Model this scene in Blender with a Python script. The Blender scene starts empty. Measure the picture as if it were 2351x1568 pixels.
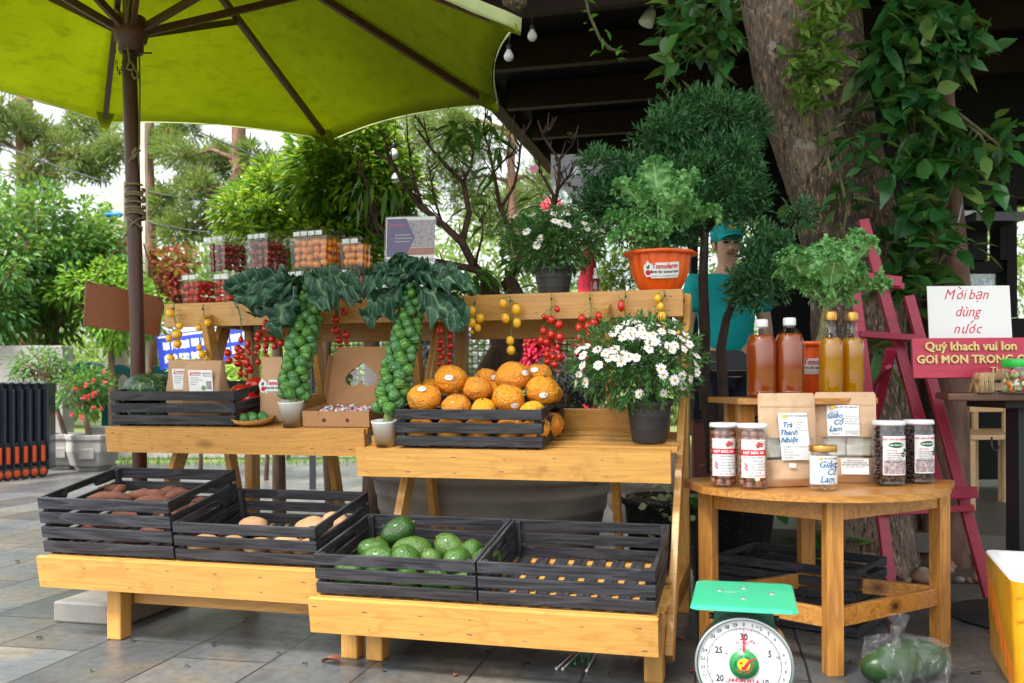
import bpy, bmesh, math, random
import numpy as np
from mathutils import Vector, Matrix, noise
from math import pi, sin, cos, radians, sqrt, atan2

random.seed(7); RNG = np.random.default_rng(7)
SC = bpy.context.scene
COL = SC.collection
# ---------------------------------------------------------------- camera, sky, sun, exposure
EYE = 0.96; FPX = 2156.0; CX = 1175.5; CY = 882.0; ROLL = -0.004
cd = bpy.data.cameras.new('camera'); cam = bpy.data.objects.new('camera', cd); COL.objects.link(cam)
cd.sensor_width = 36; cd.lens = 36 * FPX / 2351; cd.shift_y = (CY - 784) / 2351
cd.clip_end = 500; cd.clip_start = 0.05
CAM = Matrix.Translation((0, 0, EYE)) @ Matrix.Rotation(pi/2, 4, 'X') @ Matrix.Rotation(ROLL, 4, 'Z')
cam.matrix_world = CAM
SC.camera = cam
cd.dof.use_dof = True; cd.dof.focus_distance = 3.75; cd.dof.aperture_fstop = 3.8
SUN_EL, SUN_AZ = radians(60), radians(222)      # azimuth clockwise from +Y
world = bpy.data.worlds.new("World"); SC.world = world; world.use_nodes = True
nt = world.node_tree; bg = nt.nodes['Background']
sky = nt.nodes.new('ShaderNodeTexSky'); sky.sky_type = 'NISHITA'; sky.sun_disc = False
sky.sun_elevation = SUN_EL; sky.sun_rotation = SUN_AZ
sky.air_density = 1.0; sky.dust_density = 3.0; sky.ozone_density = 1.0
hs = nt.nodes.new('ShaderNodeHueSaturation'); hs.inputs['Saturation'].default_value = 0.15
nt.links.new(sky.outputs[0], hs.inputs['Color']); nt.links.new(hs.outputs[0], bg.inputs['Color'])
bg.inputs['Strength'].default_value = 0.15
sd = bpy.data.lights.new('sun', 'SUN'); sun = bpy.data.objects.new('sun', sd); COL.objects.link(sun)
sd.energy = 3.4; sd.angle = radians(20); sd.color = (1, 0.96, 0.9)
sdir = Vector((sin(SUN_AZ)*cos(SUN_EL), cos(SUN_AZ)*cos(SUN_EL), sin(SUN_EL)))
sun.rotation_euler = sdir.to_track_quat('Z', 'Y').to_euler()
SC.view_settings.view_transform = 'Standard'; SC.view_settings.look = 'None'
SC.view_settings.gamma = 1; SC.view_settings.exposure = 1.5
SC.cycles.max_bounces = 8; SC.cycles.transparent_max_bounces = 24
SC.cycles.caustics_reflective = False; SC.cycles.caustics_refractive = False

# ---------------------------------------------------------------- layout helpers
def ray(u, v):
    return CAM.to_3x3() @ Vector(((u - CX) / FPX, -(v - CY) / FPX, -1))
def at(u, v, Y):
    d = ray(u, v); return Vector((0, 0, EYE)) + d * (Y / d.y)
def onz(u, v, z=0.0):
    d = ray(u, v); return Vector((0, 0, EYE)) + d * ((z - EYE) / d.z)
STAND_ROT = radians(-15.5)
SO = Vector((0.457, 3.034, 0))
STM = Matrix.Translation(SO) @ Matrix.Rotation(STAND_ROT, 4, 'Z')
def S(s, t, z): return STM @ Vector((s, t, z))
def shelf_matrix(t0, z0, tilt):
    return STM @ Matrix.Translation((0, t0, z0)) @ Matrix.Rotation(radians(tilt), 4, 'X')
def on_shelf(M, u, v):
    """point of the shelf plane seen at a picture point, in shelf coordinates (s, d)"""
    o = Vector((0, 0, EYE)); d = ray(u, v); Mi = M.inverted()
    o2 = Mi @ o; d2 = Mi.to_3x3() @ d
    p = o2 + d2 * (-o2.z / d2.z); return p.x, p.y
def T(x, y=None, z=None):
    return Matrix.Translation(Vector((x, y, z)) if y is not None else Vector(x))
def R(a, ax): return Matrix.Rotation(radians(a), 4, ax)
def Sc(x, y, z): return Matrix.Diagonal((x, y, z, 1))

# ---------------------------------------------------------------- scene graph helpers
def tag(o, label=None, cat=None, group=None, kind=None):
    if label: o['label'] = label
    if cat: o['category'] = cat
    if group: o['group'] = group
    if kind: o['kind'] = kind
    return o
def thing(name, label, cat, M=None, group=None):
    o = bpy.data.objects.new(name, None); COL.objects.link(o); o.empty_display_size = .05
    if M is None: M = Matrix()
    elif not isinstance(M, Matrix): M = T(M)
    o.matrix_world = M
    return tag(o, label, cat, group)
KIDS = {}
def adopt(c, p):
    c.parent = p; KIDS.setdefault(p.name, []).append(c)
def copy_tree(o, M=None, label=None, group=None, parent=None):
    c = o.copy(); COL.objects.link(c)
    if parent is not None: adopt(c, parent)
    elif M is not None: c.matrix_world = M if isinstance(M, Matrix) else T(M)
    if label: c['label'] = label
    if group: c['group'] = group
    for k in list(KIDS.get(o.name, [])): copy_tree(k, parent=c)
    return c

class MB:
    """collects shapes into one mesh"""
    def __init__(s): s.v = []; s.f = []; s.mi = []; s.sm = []; s.uv = None
    def add(s, vs, fs, mi=0, sm=False, M=None, uv=None):
        b = len(s.v)
        if M is not None: vs = [M @ Vector(p) for p in vs]
        s.v.extend([tuple(p) for p in vs])
        for f in fs: s.f.append(tuple(i + b for i in f))
        s.mi.extend([mi] * len(fs)); s.sm.extend([sm] * len(fs))
        if uv is not None:
            if s.uv is None: s.uv = [(0, 0)] * b
            s.uv.extend(uv)
        elif s.uv is not None: s.uv.extend([(0, 0)] * len(vs))
        return s
    def box(s, c, d, M=None, mi=0):
        x, y, z = d[0]/2, d[1]/2, d[2]/2
        vs = [Vector((c[0]+i*x, c[1]+j*y, c[2]+k*z)) for k in (-1, 1) for j in (-1, 1) for i in (-1, 1)]
        fs = [(0,2,3,1),(4,5,7,6),(0,1,5,4),(2,6,7,3),(0,4,6,2),(1,3,7,5)]
        return s.add(vs, fs, mi, False, M)
    def bar(s, p0, p1, w, h, up=(0,0,1), mi=0):
        """rectangular bar between two points, w across, h along the up side"""
        p0 = Vector(p0); p1 = Vector(p1); d = (p1-p0); L = d.length; d.normalize()
        x = d.cross(Vector(up)).normalized(); y = x.cross(d).normalized()
        M = Matrix((( d.x, x.x, y.x, 0), (d.y, x.y, y.y, 0), (d.z, x.z, y.z, 0), (0,0,0,1)))
        return s.box((L/2, 0, 0), (L, w, h), T(p0) @ M, mi)
    def prism(s, poly, z0, z1, M=None, mi=0, sm=False):
        """polygon in xy extruded in z"""
        n = len(poly)
        vs = [(x, y, z0) for x, y in poly] + [(x, y, z1) for x, y in poly]
        s.add(vs, [tuple(range(n-1, -1, -1)), tuple(range(n, 2*n))], mi, False, M)
        return s.add(vs, [(i, (i+1) % n, n+(i+1) % n, n+i) for i in range(n)], mi, sm, M)
    def tube(s, pts, r, n=8, mi=0, sm=True, M=None, cap=True, sq=1.0):
        pts = [Vector(p) for p in pts]; m = len(pts)
        rs = [r]*m if not hasattr(r, '__len__') else list(r)
        vs = []; x = None
        for i, p in enumerate(pts):
            d = (pts[min(i+1, m-1)] - pts[max(i-1, 0)])
            if d.length < 1e-9: d = Vector((0, 0, 1))
            d.normalize()
            if x is None:
                x = d.cross(Vector((0, 0, 1)) if abs(d.z) < .9 else Vector((1, 0, 0))).normalized()
            x = (x - d * x.dot(d)).normalized(); y = d.cross(x)
            for k in range(n):
                a = 2*pi*k/n; vs.append(p + (x*cos(a) + y*sin(a)*sq) * rs[i])
        fs = [(i*n+k, i*n+(k+1) % n, (i+1)*n+(k+1) % n, (i+1)*n+k) for i in range(m-1) for k in range(n)]
        if cap: fs += [tuple(range(n-1, -1, -1)), tuple((m-1)*n+k for k in range(n))]
        return s.add(vs, fs, mi, sm, M)
    def lathe(s, prof, n=32, mi=0, sm=True, M=None, fl=None):   # open profile, no end caps
        vs = []
        for j, (r, z) in enumerate(prof):
            for k in range(n):
                a = 2*pi*k/n; q = r * (fl(a, j) if fl else 1)
                vs.append((q*cos(a), q*sin(a), z))
        m = len(prof)
        fs = [(j*n+k, j*n+(k+1) % n, (j+1)*n+(k+1) % n, (j+1)*n+k) for j in range(m-1) for k in range(n)]
        return s.add(vs, fs, mi, sm, M)
    def surf(s, fn, nu, nv, mi=0, sm=True, M=None, uv=True):
        vs = []; uvs = []
        for j in range(nv+1):
            for i in range(nu+1):
                vs.append(fn(i/nu, j/nv)); uvs.append((i/nu, j/nv))
        w = nu+1
        fs = [(j*w+i, j*w+i+1, (j+1)*w+i+1, (j+1)*w+i) for j in range(nv) for i in range(nu)]
        return s.add(vs, fs, mi, sm, M, uvs if uv else None)
    def ball(s, c, r, nu=12, nv=8, mi=0, M=None, fn=None):
        rr = (r, r, r) if not hasattr(r, '__len__') else r
        vs = []
        for j in range(nv+1):
            b = -pi/2 + pi*j/nv
            for i in range(nu):
                a = 2*pi*i/nu; d = Vector((cos(b)*cos(a), cos(b)*sin(a), sin(b)))
                q = fn(d) if fn else 1
                vs.append((c[0]+rr[0]*d.x*q, c[1]+rr[1]*d.y*q, c[2]+rr[2]*d.z*q))
        fs = [(j*nu+i, j*nu+(i+1) % nu, (j+1)*nu+(i+1) % nu, (j+1)*nu+i) for j in range(nv) for i in range(nu)]
        return s.add(vs, fs, mi, True, M)
    def build(s, name, mats, parent=None, bevel=0, M=None, thick=0, sub=0):
        me = bpy.data.meshes.new(name); me.from_pydata(s.v, [], s.f)
        if not isinstance(mats, (list, tuple)): mats = [mats]
        for m in mats: me.materials.append(m)
        me.polygons.foreach_set('material_index', s.mi); me.polygons.foreach_set('use_smooth', s.sm)
        if s.uv:
            ul = me.uv_layers.new(name='UVMap'); li = np.empty(len(me.loops), dtype=np.int32)
            me.loops.foreach_get('vertex_index', li)
            ul.data.foreach_set('uv', np.array(s.uv, dtype=np.float32)[li].ravel())
        me.validate(); me.update()
        o = bpy.data.objects.new(name, me); COL.objects.link(o)
        if parent is not None: adopt(o, parent)
        if M is not None:
            if parent is not None: o.matrix_local = M
            else: o.matrix_world = M
        if thick:
            md = o.modifiers.new('t', 'SOLIDIFY'); md.thickness = thick; md.offset = 0
        if bevel:
            md = o.modifiers.new('b', 'BEVEL'); md.width = bevel; md.segments = 2; md.limit_method = 'ANGLE'; md.angle_limit = radians(40)
        if sub:
            md = o.modifiers.new('s', 'SUBSURF'); md.levels = sub; md.render_levels = sub
        return o

# ---------------------------------------------------------------- materials
def lin(c):
    return tuple(((x/255)/12.92 if x/255 <= .04045 else ((x/255+.055)/1.055)**2.4) for x in c)
def newmat(name):
    m = bpy.data.materials.new(name); m.use_nodes = True
    n = m.node_tree.nodes; l = m.node_tree.links
    return m, n, l, n['Principled BSDF'], n['Material Output']
def rgba(c): return (c[0], c[1], c[2], 1)
def nd(n, t, **kw):
    x = n.new(t)
    for k, v in kw.items(): setattr(x, k, v)
    return x
def coords(n, l, sc=(1,1,1), src='Object', rnd=True):
    tc = nd(n, 'ShaderNodeTexCoord'); mp = nd(n, 'ShaderNodeMapping'); mp.inputs['Scale'].default_value = sc
    l.new(tc.outputs[src], mp.inputs['Vector'])
    if rnd:
        oi = nd(n, 'ShaderNodeObjectInfo'); mu = nd(n, 'ShaderNodeMath', operation='MULTIPLY'); mu.inputs[1].default_value = 37
        l.new(oi.outputs['Random'], mu.inputs[0]); cb = nd(n, 'ShaderNodeCombineXYZ')
        for i in range(3): l.new(mu.outputs[0], cb.inputs[i])
        l.new(cb.outputs[0], mp.inputs['Location'])
    return mp.outputs[0]
def ramp(n, l, fac, stops):
    r = nd(n, 'ShaderNodeValToRGB'); e = r.color_ramp.elements
    while len(e) < len(stops): e.new(.5)
    for k, (p, c) in enumerate(stops): e[k].position = p; e[k].color = rgba(c)
    l.new(fac, r.inputs[0]); return r.outputs[0]
def mix(n, l, fac, a, b, mode='MIX'):
    m = nd(n, 'ShaderNodeMix', data_type='RGBA', blend_type=mode)
    if isinstance(fac, (int, float)): m.inputs[0].default_value = fac
    else: l.new(fac, m.inputs[0])
    for i, c in ((6, a), (7, b)):
        if isinstance(c, tuple): m.inputs[i].default_value = rgba(c)
        else: l.new(c, m.inputs[i])
    return m.outputs[2]
def tex_noise(n, l, vec, scale, detail=4, rough=.55, dist=0):
    t = nd(n, 'ShaderNodeTexNoise'); t.inputs['Scale'].default_value = scale; t.inputs['Detail'].default_value = detail
    t.inputs['Roughness'].default_value = rough; t.inputs['Distortion'].default_value = dist
    l.new(vec, t.inputs['Vector']); return t.outputs['Fac']
def bump(n, l, b, h, dist=.002, st=.5):
    x = nd(n, 'ShaderNodeBump'); x.inputs['Distance'].default_value = dist; x.inputs['Strength'].default_value = st
    l.new(h, x.inputs['Height']); l.new(x.outputs[0], b.inputs['Normal'])
def setp(b, **kw):
    for k, v in kw.items():
        b.inputs[k.replace('_', ' ')].default_value = v
def plain(name, c, rough=.5, c2=None, scale=20, bd=0, metal=0, spec=.5, stops=None, sc=(1,1,1), rnd=True, coat=0, detail=4, src='Object'):
    m, n, l, b, o = newmat(name)
    setp(b, Roughness=rough, Metallic=metal, Specular_IOR_Level=spec, Coat_Weight=coat)
    b.inputs['Base Color'].default_value = rgba(c)
    if c2 is not None or stops or bd:
        v = coords(n, l, sc, src, rnd); f = tex_noise(n, l, v, scale, detail)
        if stops: l.new(ramp(n, l, f, stops), b.inputs['Base Color'])
        elif c2 is not None: l.new(ramp(n, l, f, [(.32, c), (.68, c2)]), b.inputs['Base Color'])
        if bd: bump(n, l, b, tex_noise(n, l, v, scale*3, 3), bd)
    return m
def wood(name, base, dark, axis='x', rough=.4, rings=11, knots=True, streak=.5, coat=.15, spec=.5):
    """sawn plank: long grain bands along one axis, knots and small nail marks"""
    m, n, l, b, o = newmat(name)
    sc = {'x': (.9, 9, 9), 'y': (9, .9, 9), 'z': (9, 9, .9)}[axis]
    v = coords(n, l, sc)
    f1 = tex_noise(n, l, v, 1.0, 3, .5, .6)
    w = nd(n, 'ShaderNodeMath', operation='MULTIPLY'); l.new(f1, w.inputs[0]); w.inputs[1].default_value = rings
    fr = nd(n, 'ShaderNodeMath', operation='FRACT'); l.new(w.outputs[0], fr.inputs[0])
    g = ramp(n, l, fr.outputs[0], [(0, (0,0,0)), (.55, (.25,.25,.25)), (.85, (1,1,1)), (1, (0,0,0))])
    sc2 = {'x': (4, 90, 90), 'y': (90, 4, 90), 'z': (90, 90, 4)}[axis]
    f2 = tex_noise(n, l, coords(n, l, sc2), 1.6, 3)
    c = mix(n, l, g, base, tuple(a*(1-streak*.7)+d*streak*.7 for a, d in zip(base, dark)))
    c = mix(n, l, ramp(n, l, f2, [(.42, (0,0,0)), (.75, (.75,.75,.75))]), c, tuple(a*(1-streak)+d*streak for a, d in zip(base, dark)))
    lo = tex_noise(n, l, coords(n, l, tuple(x*.3 for x in sc)), 1.2, 2)
    c = mix(n, l, ramp(n, l, lo, [(.3, (0,0,0)), (.75, (.5,.5,.5))]), c, tuple(a*.8+d*.2 for a, d in zip(base, dark)))
    if knots:
        vo = nd(n, 'ShaderNodeTexVoronoi'); ks = {'x': (2.4, 5, 5), 'y': (5, 2.4, 5), 'z': (5, 5, 2.4)}[axis]
        l.new(coords(n, l, ks), vo.inputs['Vector']); vo.inputs['Scale'].default_value = 1.0
        k = ramp(n, l, vo.outputs['Distance'], [(.04, (1,1,1)), (.075, (.6,.6,.6)), (.16, (0,0,0))])
        c = mix(n, l, k, c, tuple(x*.22 for x in dark))
    oi = nd(n, 'ShaderNodeObjectInfo')      # board to board variation and a little grime
    c = mix(n, l, 1.0, c, ramp(n, l, oi.outputs['Random'], [(0, (.80,.76,.72)), (.5, (1,.97,.93)), (1, (1.0,1.0,1.0))]), 'MULTIPLY')
    gr = tex_noise(n, l, coords(n, l), 9, 6, .7); c = mix(n, l, ramp(n, l, gr, [(.56, (0,0,0)), (.74, (.4,.4,.4))]), c, tuple(x*.5 for x in dark))
    l.new(c, b.inputs['Base Color']); setp(b, Roughness=rough, Coat_Weight=coat, Coat_Roughness=.25, Specular_IOR_Level=spec)
    bump(n, l, b, f2, .0006, .35)
    return m
def leafmat(name, cols, rough=.45, trans=.3, spec=.4):
    """leaf colours spread leaf by leaf, light passing through"""
    m, n, l, b, o = newmat(name)
    g = nd(n, 'ShaderNodeNewGeometry')
    k = len(cols); c = ramp(n, l, g.outputs['Random Per Island'], [(i/max(1, k-1), cc) for i, cc in enumerate(cols)])
    setp(b, Roughness=rough, Specular_IOR_Level=spec); l.new(c, b.inputs['Base Color'])
    t = nd(n, 'ShaderNodeBsdfTranslucent'); l.new(mix(n, l, .5, c, (.35,.5,.05), 'MIX'), t.inputs['Color'])
    mx = nd(n, 'ShaderNodeMixShader'); mx.inputs[0].default_value = trans
    l.new(b.outputs[0], mx.inputs[1]); l.new(t.outputs[0], mx.inputs[2]); l.new(mx.outputs[0], o.inputs['Surface'])
    return m
def clear(name, tint=(.95,.97,.97), gloss=.03, rough=.05):
    """thin clear plastic or glass"""
    m, n, l, b, o = newmat(name)
    t = nd(n, 'ShaderNodeBsdfTransparent'); t.inputs[0].default_value = rgba(tint)
    g = nd(n, 'ShaderNodeBsdfGlossy'); g.inputs['Roughness'].default_value = rough
    fr = nd(n, 'ShaderNodeFresnel'); fr.inputs[0].default_value = 1.45
    ad = nd(n, 'ShaderNodeMath', operation='ADD', use_clamp=True); ad.inputs[1].default_value = gloss
    l.new(fr.outputs[0], ad.inputs[0]); mx = nd(n, 'ShaderNodeMixShader')
    ge = nd(n, 'ShaderNodeNewGeometry'); bf = nd(n, 'ShaderNodeMath', operation='MULTIPLY_ADD'); l.new(ge.outputs['Backfacing'], bf.inputs[0]); bf.inputs[1].default_value = -.8; bf.inputs[2].default_value = 1.0
    fm = nd(n, 'ShaderNodeMath', operation='MULTIPLY'); l.new(ad.outputs[0], fm.inputs[0]); l.new(bf.outputs[0], fm.inputs[1])
    l.new(fm.outputs[0], mx.inputs[0]); l.new(t.outputs[0], mx.inputs[1]); l.new(g.outputs[0], mx.inputs[2])
    l.new(mx.outputs[0], o.inputs['Surface']); return m

PINE = lin((214,162,84)); PINED = lin((128,72,24))
W = {a: wood('pine_wood_'+a, PINE, PINED, a, knots=True) for a in 'xyz'}
TW = {a: wood('stained_pine_'+a, lin((208,148,70)), lin((108,56,18)), a, rough=.35, coat=.3, streak=.75) for a in 'xyz'}
BW = {a: wood('black_stained_'+a, (.011,.0115,.015), (.085,.086,.10), a, rough=.55, knots=False, streak=.9, coat=.02, spec=.25) for a in 'xyz'}
M = {}
M['white'] = plain('white_paper', (.8,.8,.79), .6)
M['whiteplastic'] = plain('white_plastic', (.78,.79,.8), .35)
M['kraft'] = plain('kraft_paper', lin((176,138,102)), .75, lin((188,150,114)), 6, .0008)
M['card'] = plain('cardboard', lin((170,124,82)), .8, lin((180,134,92)), 10)
M['ink'] = plain('ink', (.03,.03,.035), .6)
M['red_ink'] = plain('red_ink', lin((206,24,52)), .6)
M['blue_ink'] = plain('blue_ink', lin((20,110,165)), .6)
M['darkblue_ink'] = plain('dark_blue_ink', lin((28,40,80)), .6)
M['green_ink'] = plain('green_ink', lin((14,90,50)), .6)
M['grey_ink'] = plain('grey_ink', (.25,.25,.27), .6)
M['yellow_ink'] = plain('yellow_ink', lin((240,200,30)), .6)
M['black'] = plain('black_metal', (.012,.013,.016), .45, (.02,.021,.025), 8)
M['blackpl'] = plain('black_plastic', (.022,.022,.025), .42, (.04,.04,.043), 9, .0004)
M['steel'] = plain('grey_steel', (.45,.46,.47), .35, metal=.8)
M['concrete'] = plain('concrete', (.22,.21,.2), .85, (.33,.32,.3), 5, .003)
M['soil'] = plain('soil', (.035,.022,.014), .95, (.07,.045,.028), 30, .006)
M['clear'] = clear('clear_plastic', (.985,.99,.99), .05)
M['acrylic'] = clear('acrylic', (.99,.99,.99), 0, .02)
M['clear2'] = clear('thin_film', (.98,.98,.98), .05, .12)
M['rope'] = plain('rope_fibre', lin((150,136,104)), .9, lin((110,98,72)), 160, .001)
M['stem'] = plain('green_stem', lin((96,120,52)), .6, lin((120,140,70)), 30)
M['tom_red'] = plain('tomato_red', lin((196,22,14)), .18, lin((214,44,24)), 6, coat=.4)
M['tom_dark'] = plain('tomato_dark_red', lin((112,26,22)), .2, lin((150,42,26)), 10, coat=.4)
M['tom_yel'] = plain('tomato_yellow', lin((248,176,20)), .2, lin((250,196,44)), 8, coat=.4)
M['tom_or'] = plain('tomato_orange', lin((236,132,20)), .2, lin((240,150,30)), 8, coat=.4)
M['tom_green'] = plain('tomato_green', lin((110,150,50)), .25, lin((140,170,70)), 8)

# ---------------------------------------------------------------- lettering (built all together at the end)
TEXTS = []
def text(body, size, mat, M, parent, name='lettering', align='CENTER', shear=0, bend=0, bold=0, sx=1.0, depth=.0004, dx=0, dy=0):
    TEXTS.append(dict(dx=dx, dy=dy, body=body, size=size, mat=mat, M=M, parent=parent, name=name, align=align, shear=shear, bend=bend, bold=bold, sx=sx, depth=depth))
def flush_texts():
    tmp = []
    for t in TEXTS:
        cu = bpy.data.curves.new('txt', 'FONT'); cu.body = t['body']; cu.size = t['size']; cu.align_x = t['align']; cu.align_y = 'CENTER'
        cu.shear = t['shear']; cu.offset = t['bold']; cu.resolution_u = 2; cu.extrude = t['depth']
        o = bpy.data.objects.new('txt', cu); COL.objects.link(o); tmp.append(o)
    bpy.context.view_layer.update(); dg = bpy.context.evaluated_depsgraph_get()
    groups = {}
    for t, o in zip(TEXTS, tmp):
        me = bpy.data.meshes.new_from_object(o.evaluated_get(dg))
        vs = []
        for v in me.vertices:
            x, y, z = v.co.x * t['sx'] + t['dx'], v.co.y + t['dy'], v.co.z
            if t['bend']:
                r = t['bend']; vs.append(t['M'] @ Vector((r*sin(x/r), y, r*(cos(x/r)-1) + z)))
            else: vs.append(t['M'] @ Vector((x, y, z)))
        g = groups.setdefault((t['parent'].name, t['mat'].name, t['name']), (MB(), t))
        g[0].add(vs, [tuple(p.vertices) for p in me.polygons]); bpy.data.meshes.remove(me)
    for (mb, t) in groups.values():
        if mb.f: mb.build(t['name'], t['mat'], t['parent'])
    for o in tmp:
        c = o.data; bpy.data.objects.remove(o); bpy.data.curves.remove(c)

# ---------------------------------------------------------------- foliage helpers
def unit(a): return a / np.maximum(np.linalg.norm(a, axis=1, keepdims=True), 1e-9)
def leaf_cloud(mb, P, D, L, Wd, droop=.3, fold=.25, full=False, mi=0, roll=1.0):
    """one leaf per point: P base, D direction, L length, Wd width (arrays)"""
    P = np.asarray(P, float); D = unit(np.asarray(D, float)); n = len(P)
    L = np.broadcast_to(np.asarray(L, float), (n,))[:, None]; Wd = np.broadcast_to(np.asarray(Wd, float), (n,))[:, None]
    up = np.tile(np.array([[0, 0, 1.0]]), (n, 1)) + RNG.normal(0, .45*roll, (n, 3))
    X = unit(np.cross(D, up)); N = np.cross(X, D)
    def pt(a, w, side):
        return P + D*L*a - np.array([[0, 0, 1.0]])*L*droop*a*a + X*Wd*.5*w*side + N*Wd*fold*.5*w*abs(side)
    if full:
        ks = [(0, 0, 0), (.3, .9, -1), (.3, .9, 0), (.3, .9, 1), (.62, .85, -1), (.62, .85, 0), (.62, .85, 1), (1, 0, 0)]
        fs = [(0,2,1),(0,3,2),(1,2,5,4),(2,3,6,5),(4,5,7),(5,6,7)]
    else:
        ks = [(0, 0, 0), (.45, 1, -1), (.45, 1, 1), (1, 0, 0)]
        fs = [(0,2,3),(0,3,1)]
    A = np.stack([pt(*k) for k in ks], 1).reshape(-1, 3); q = len(ks); b = len(mb.v)
    mb.v.extend(map(tuple, A.tolist()))
    for i in range(n):
        o = b + i*q
        for f in fs: mb.f.append(tuple(o+j for j in f))
    mb.mi.extend([mi]*(n*len(fs))); mb.sm.extend([full]*(n*len(fs)))
    return mb
def rdir(n):
    return unit(RNG.normal(0, 1, (n, 3)))
def clumps(c, rad, k, n, size, shell=.55):
    """n leaf bases gathered in k clumps spread through an ellipsoid; returns positions and outward directions"""
    c = np.array(c); rad = np.array(rad)
    cc = rdir(k) * (shell + (1-shell) * RNG.random((k, 1)) ** .5)
    cc = cc * rad * .86
    i = RNG.integers(0, k, n); o = rdir(n) * (RNG.random((n, 1)) ** .4)
    sz = size * (0.6 + .8*RNG.random((k, 1)))
    P = c + cc[i] + o * sz[i]
    D = o + .5 * cc[i] / np.linalg.norm(rad) * 1.7 + rdir(n)*.35
    return P, D, c + cc
def limbs(mb, base, tips, r0, mi=0, r1=.006):
    for t in tips:
        b = Vector(base); t = Vector(t); m = (b+t)/2 + Vector((random.uniform(-.1,.1), random.uniform(-.1,.1), .12*(t-b).length))
        mb.tube([b, b*.45+m*.55, m*.5+t*.5, t], [r0, r0*.75, r0*.45, r1], 6, mi)
# ================================================================ the ground
def paving_mat():
    m, n, l, b, o = newmat('slate_paving')
    tc = nd(n, 'ShaderNodeTexCoord'); mp = nd(n, 'ShaderNodeMapping'); mp.inputs['Rotation'].default_value = (0, 0, radians(-77.8))
    mp.inputs['Location'].default_value = (.1, .29, 0)
    l.new(tc.outputs['Object'], mp.inputs['Vector'])
    wob = nd(n, 'ShaderNodeTexNoise'); wob.inputs['Scale'].default_value = 6; l.new(mp.outputs[0], wob.inputs['Vector'])
    vm = nd(n, 'ShaderNodeVectorMath', operation='MULTIPLY_ADD'); l.new(wob.outputs['Color'], vm.inputs[0]); vm.inputs[1].default_value = (.012, .012, 0); l.new(mp.outputs[0], vm.inputs[2])
    br = nd(n, 'ShaderNodeTexBrick'); l.new(vm.outputs[0], br.inputs['Vector'])
    br.offset = .37; br.offset_frequency = 2; br.squash = 1.45; br.squash_frequency = 3
    br.inputs['Scale'].default_value = 1; br.inputs['Brick Width'].default_value = .62; br.inputs['Row Height'].default_value = .362
    br.inputs['Mortar Size'].default_value = .0045; br.inputs['Mortar Smooth'].default_value = .1; br.inputs['Bias'].default_value = 0
    br.inputs['Color1'].default_value = (.6, .6, .6, 1); br.inputs['Color2'].default_value = (1.15, 1.15, 1.15, 1); br.inputs['Mortar'].default_value = (0, 0, 0, 1)
    f = tex_noise(n, l, mp.outputs[0], 2.3, 6, .62, .4); f2 = tex_noise(n, l, mp.outputs[0], 22, 6, .65)
    base = ramp(n, l, f, [(.28, lin((70,75,80))), (.48, lin((95,99,102))), (.60, lin((108,102,93))), (.76, lin((124,118,110)))])
    base = mix(n, l, ramp(n, l, f2, [(.42, (0,0,0)), (.66, (.6,.6,.6))]), base, lin((70,66,62)))
    fine = tex_noise(n, l, mp.outputs[0], 7, 8, .7)
    base = mix(n, l, ramp(n, l, fine, [(.62, (0,0,0)), (.8, (.5,.5,.5))]), base, lin((156,154,148)))
    base = mix(n, l, 1.0, base, br.outputs['Color'], 'MULTIPLY')
    base = mix(n, l, br.outputs['Fac'], base, (.028, .026, .022))
    l.new(base, b.inputs['Base Color'])
    rr = nd(n, 'ShaderNodeMapRange'); rr.inputs['To Min'].default_value = .2; rr.inputs['To Max'].default_value = .5; l.new(f2, rr.inputs[0]); l.new(rr.outputs[0], b.inputs['Roughness'])
    inv = nd(n, 'ShaderNodeMath', operation='SUBTRACT'); inv.inputs[0].default_value = 1; l.new(br.outputs['Fac'], inv.inputs[1])
    ad = nd(n, 'ShaderNodeMath', operation='MULTIPLY_ADD'); l.new(f2, ad.inputs[0]); ad.inputs[1].default_value = .25; l.new(inv.outputs[0], ad.inputs[2])
    bump(n, l, b, ad.outputs[0], .005, .7)
    return m
def sheet(name, poly, z, mat):
    mb = MB(); mb.add([(x, y, z) for x, y in poly], [tuple(range(len(poly)))])
    o = mb.build(name, mat); o['kind'] = 'structure'; return o
sheet('ground', [(-120, -40), (120, -40), (120, 160), (-120, 160)], -.006, plain('lawn_soil', lin((70,88,40)), .95, lin((104,110,62)), 1.2, .01))
sheet('paving', [(-9, -3), (6, -3), (6, 4.42), (1.5, 4.42), (.75, 5.0), (.75, 12.2), (-9, 10.9)], 0, paving_mat())
sheet('garden_bed', [(.752, 5.0), (1.502, 4.424), (6, 4.424), (6, 14), (.752, 14)], -.002, plain('bed_soil', (.05,.038,.028), .95, (.11,.085,.06), 14, .02))
# lawn strip and low wall beyond the paving
mbg = MB()
gx = RNG.uniform(-8, .6, 6000); gy = RNG.uniform(11.0, 14.5, 6000)
leaf_cloud(mbg, np.stack([gx, gy, np.zeros(6000)], 1), np.stack([RNG.normal(0,.3,6000), RNG.normal(0,.3,6000), np.ones(6000)], 1), RNG.uniform(.04,.1,6000), .012, .1)
gl = leafmat('grass_blades', [lin((60,110,30)), lin((90,140,44)), lin((50,92,28))], .6, .3)
tag(mbg.build('grass', gl), 'short green grass beyond the paving', 'grass', kind='stuff')

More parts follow.
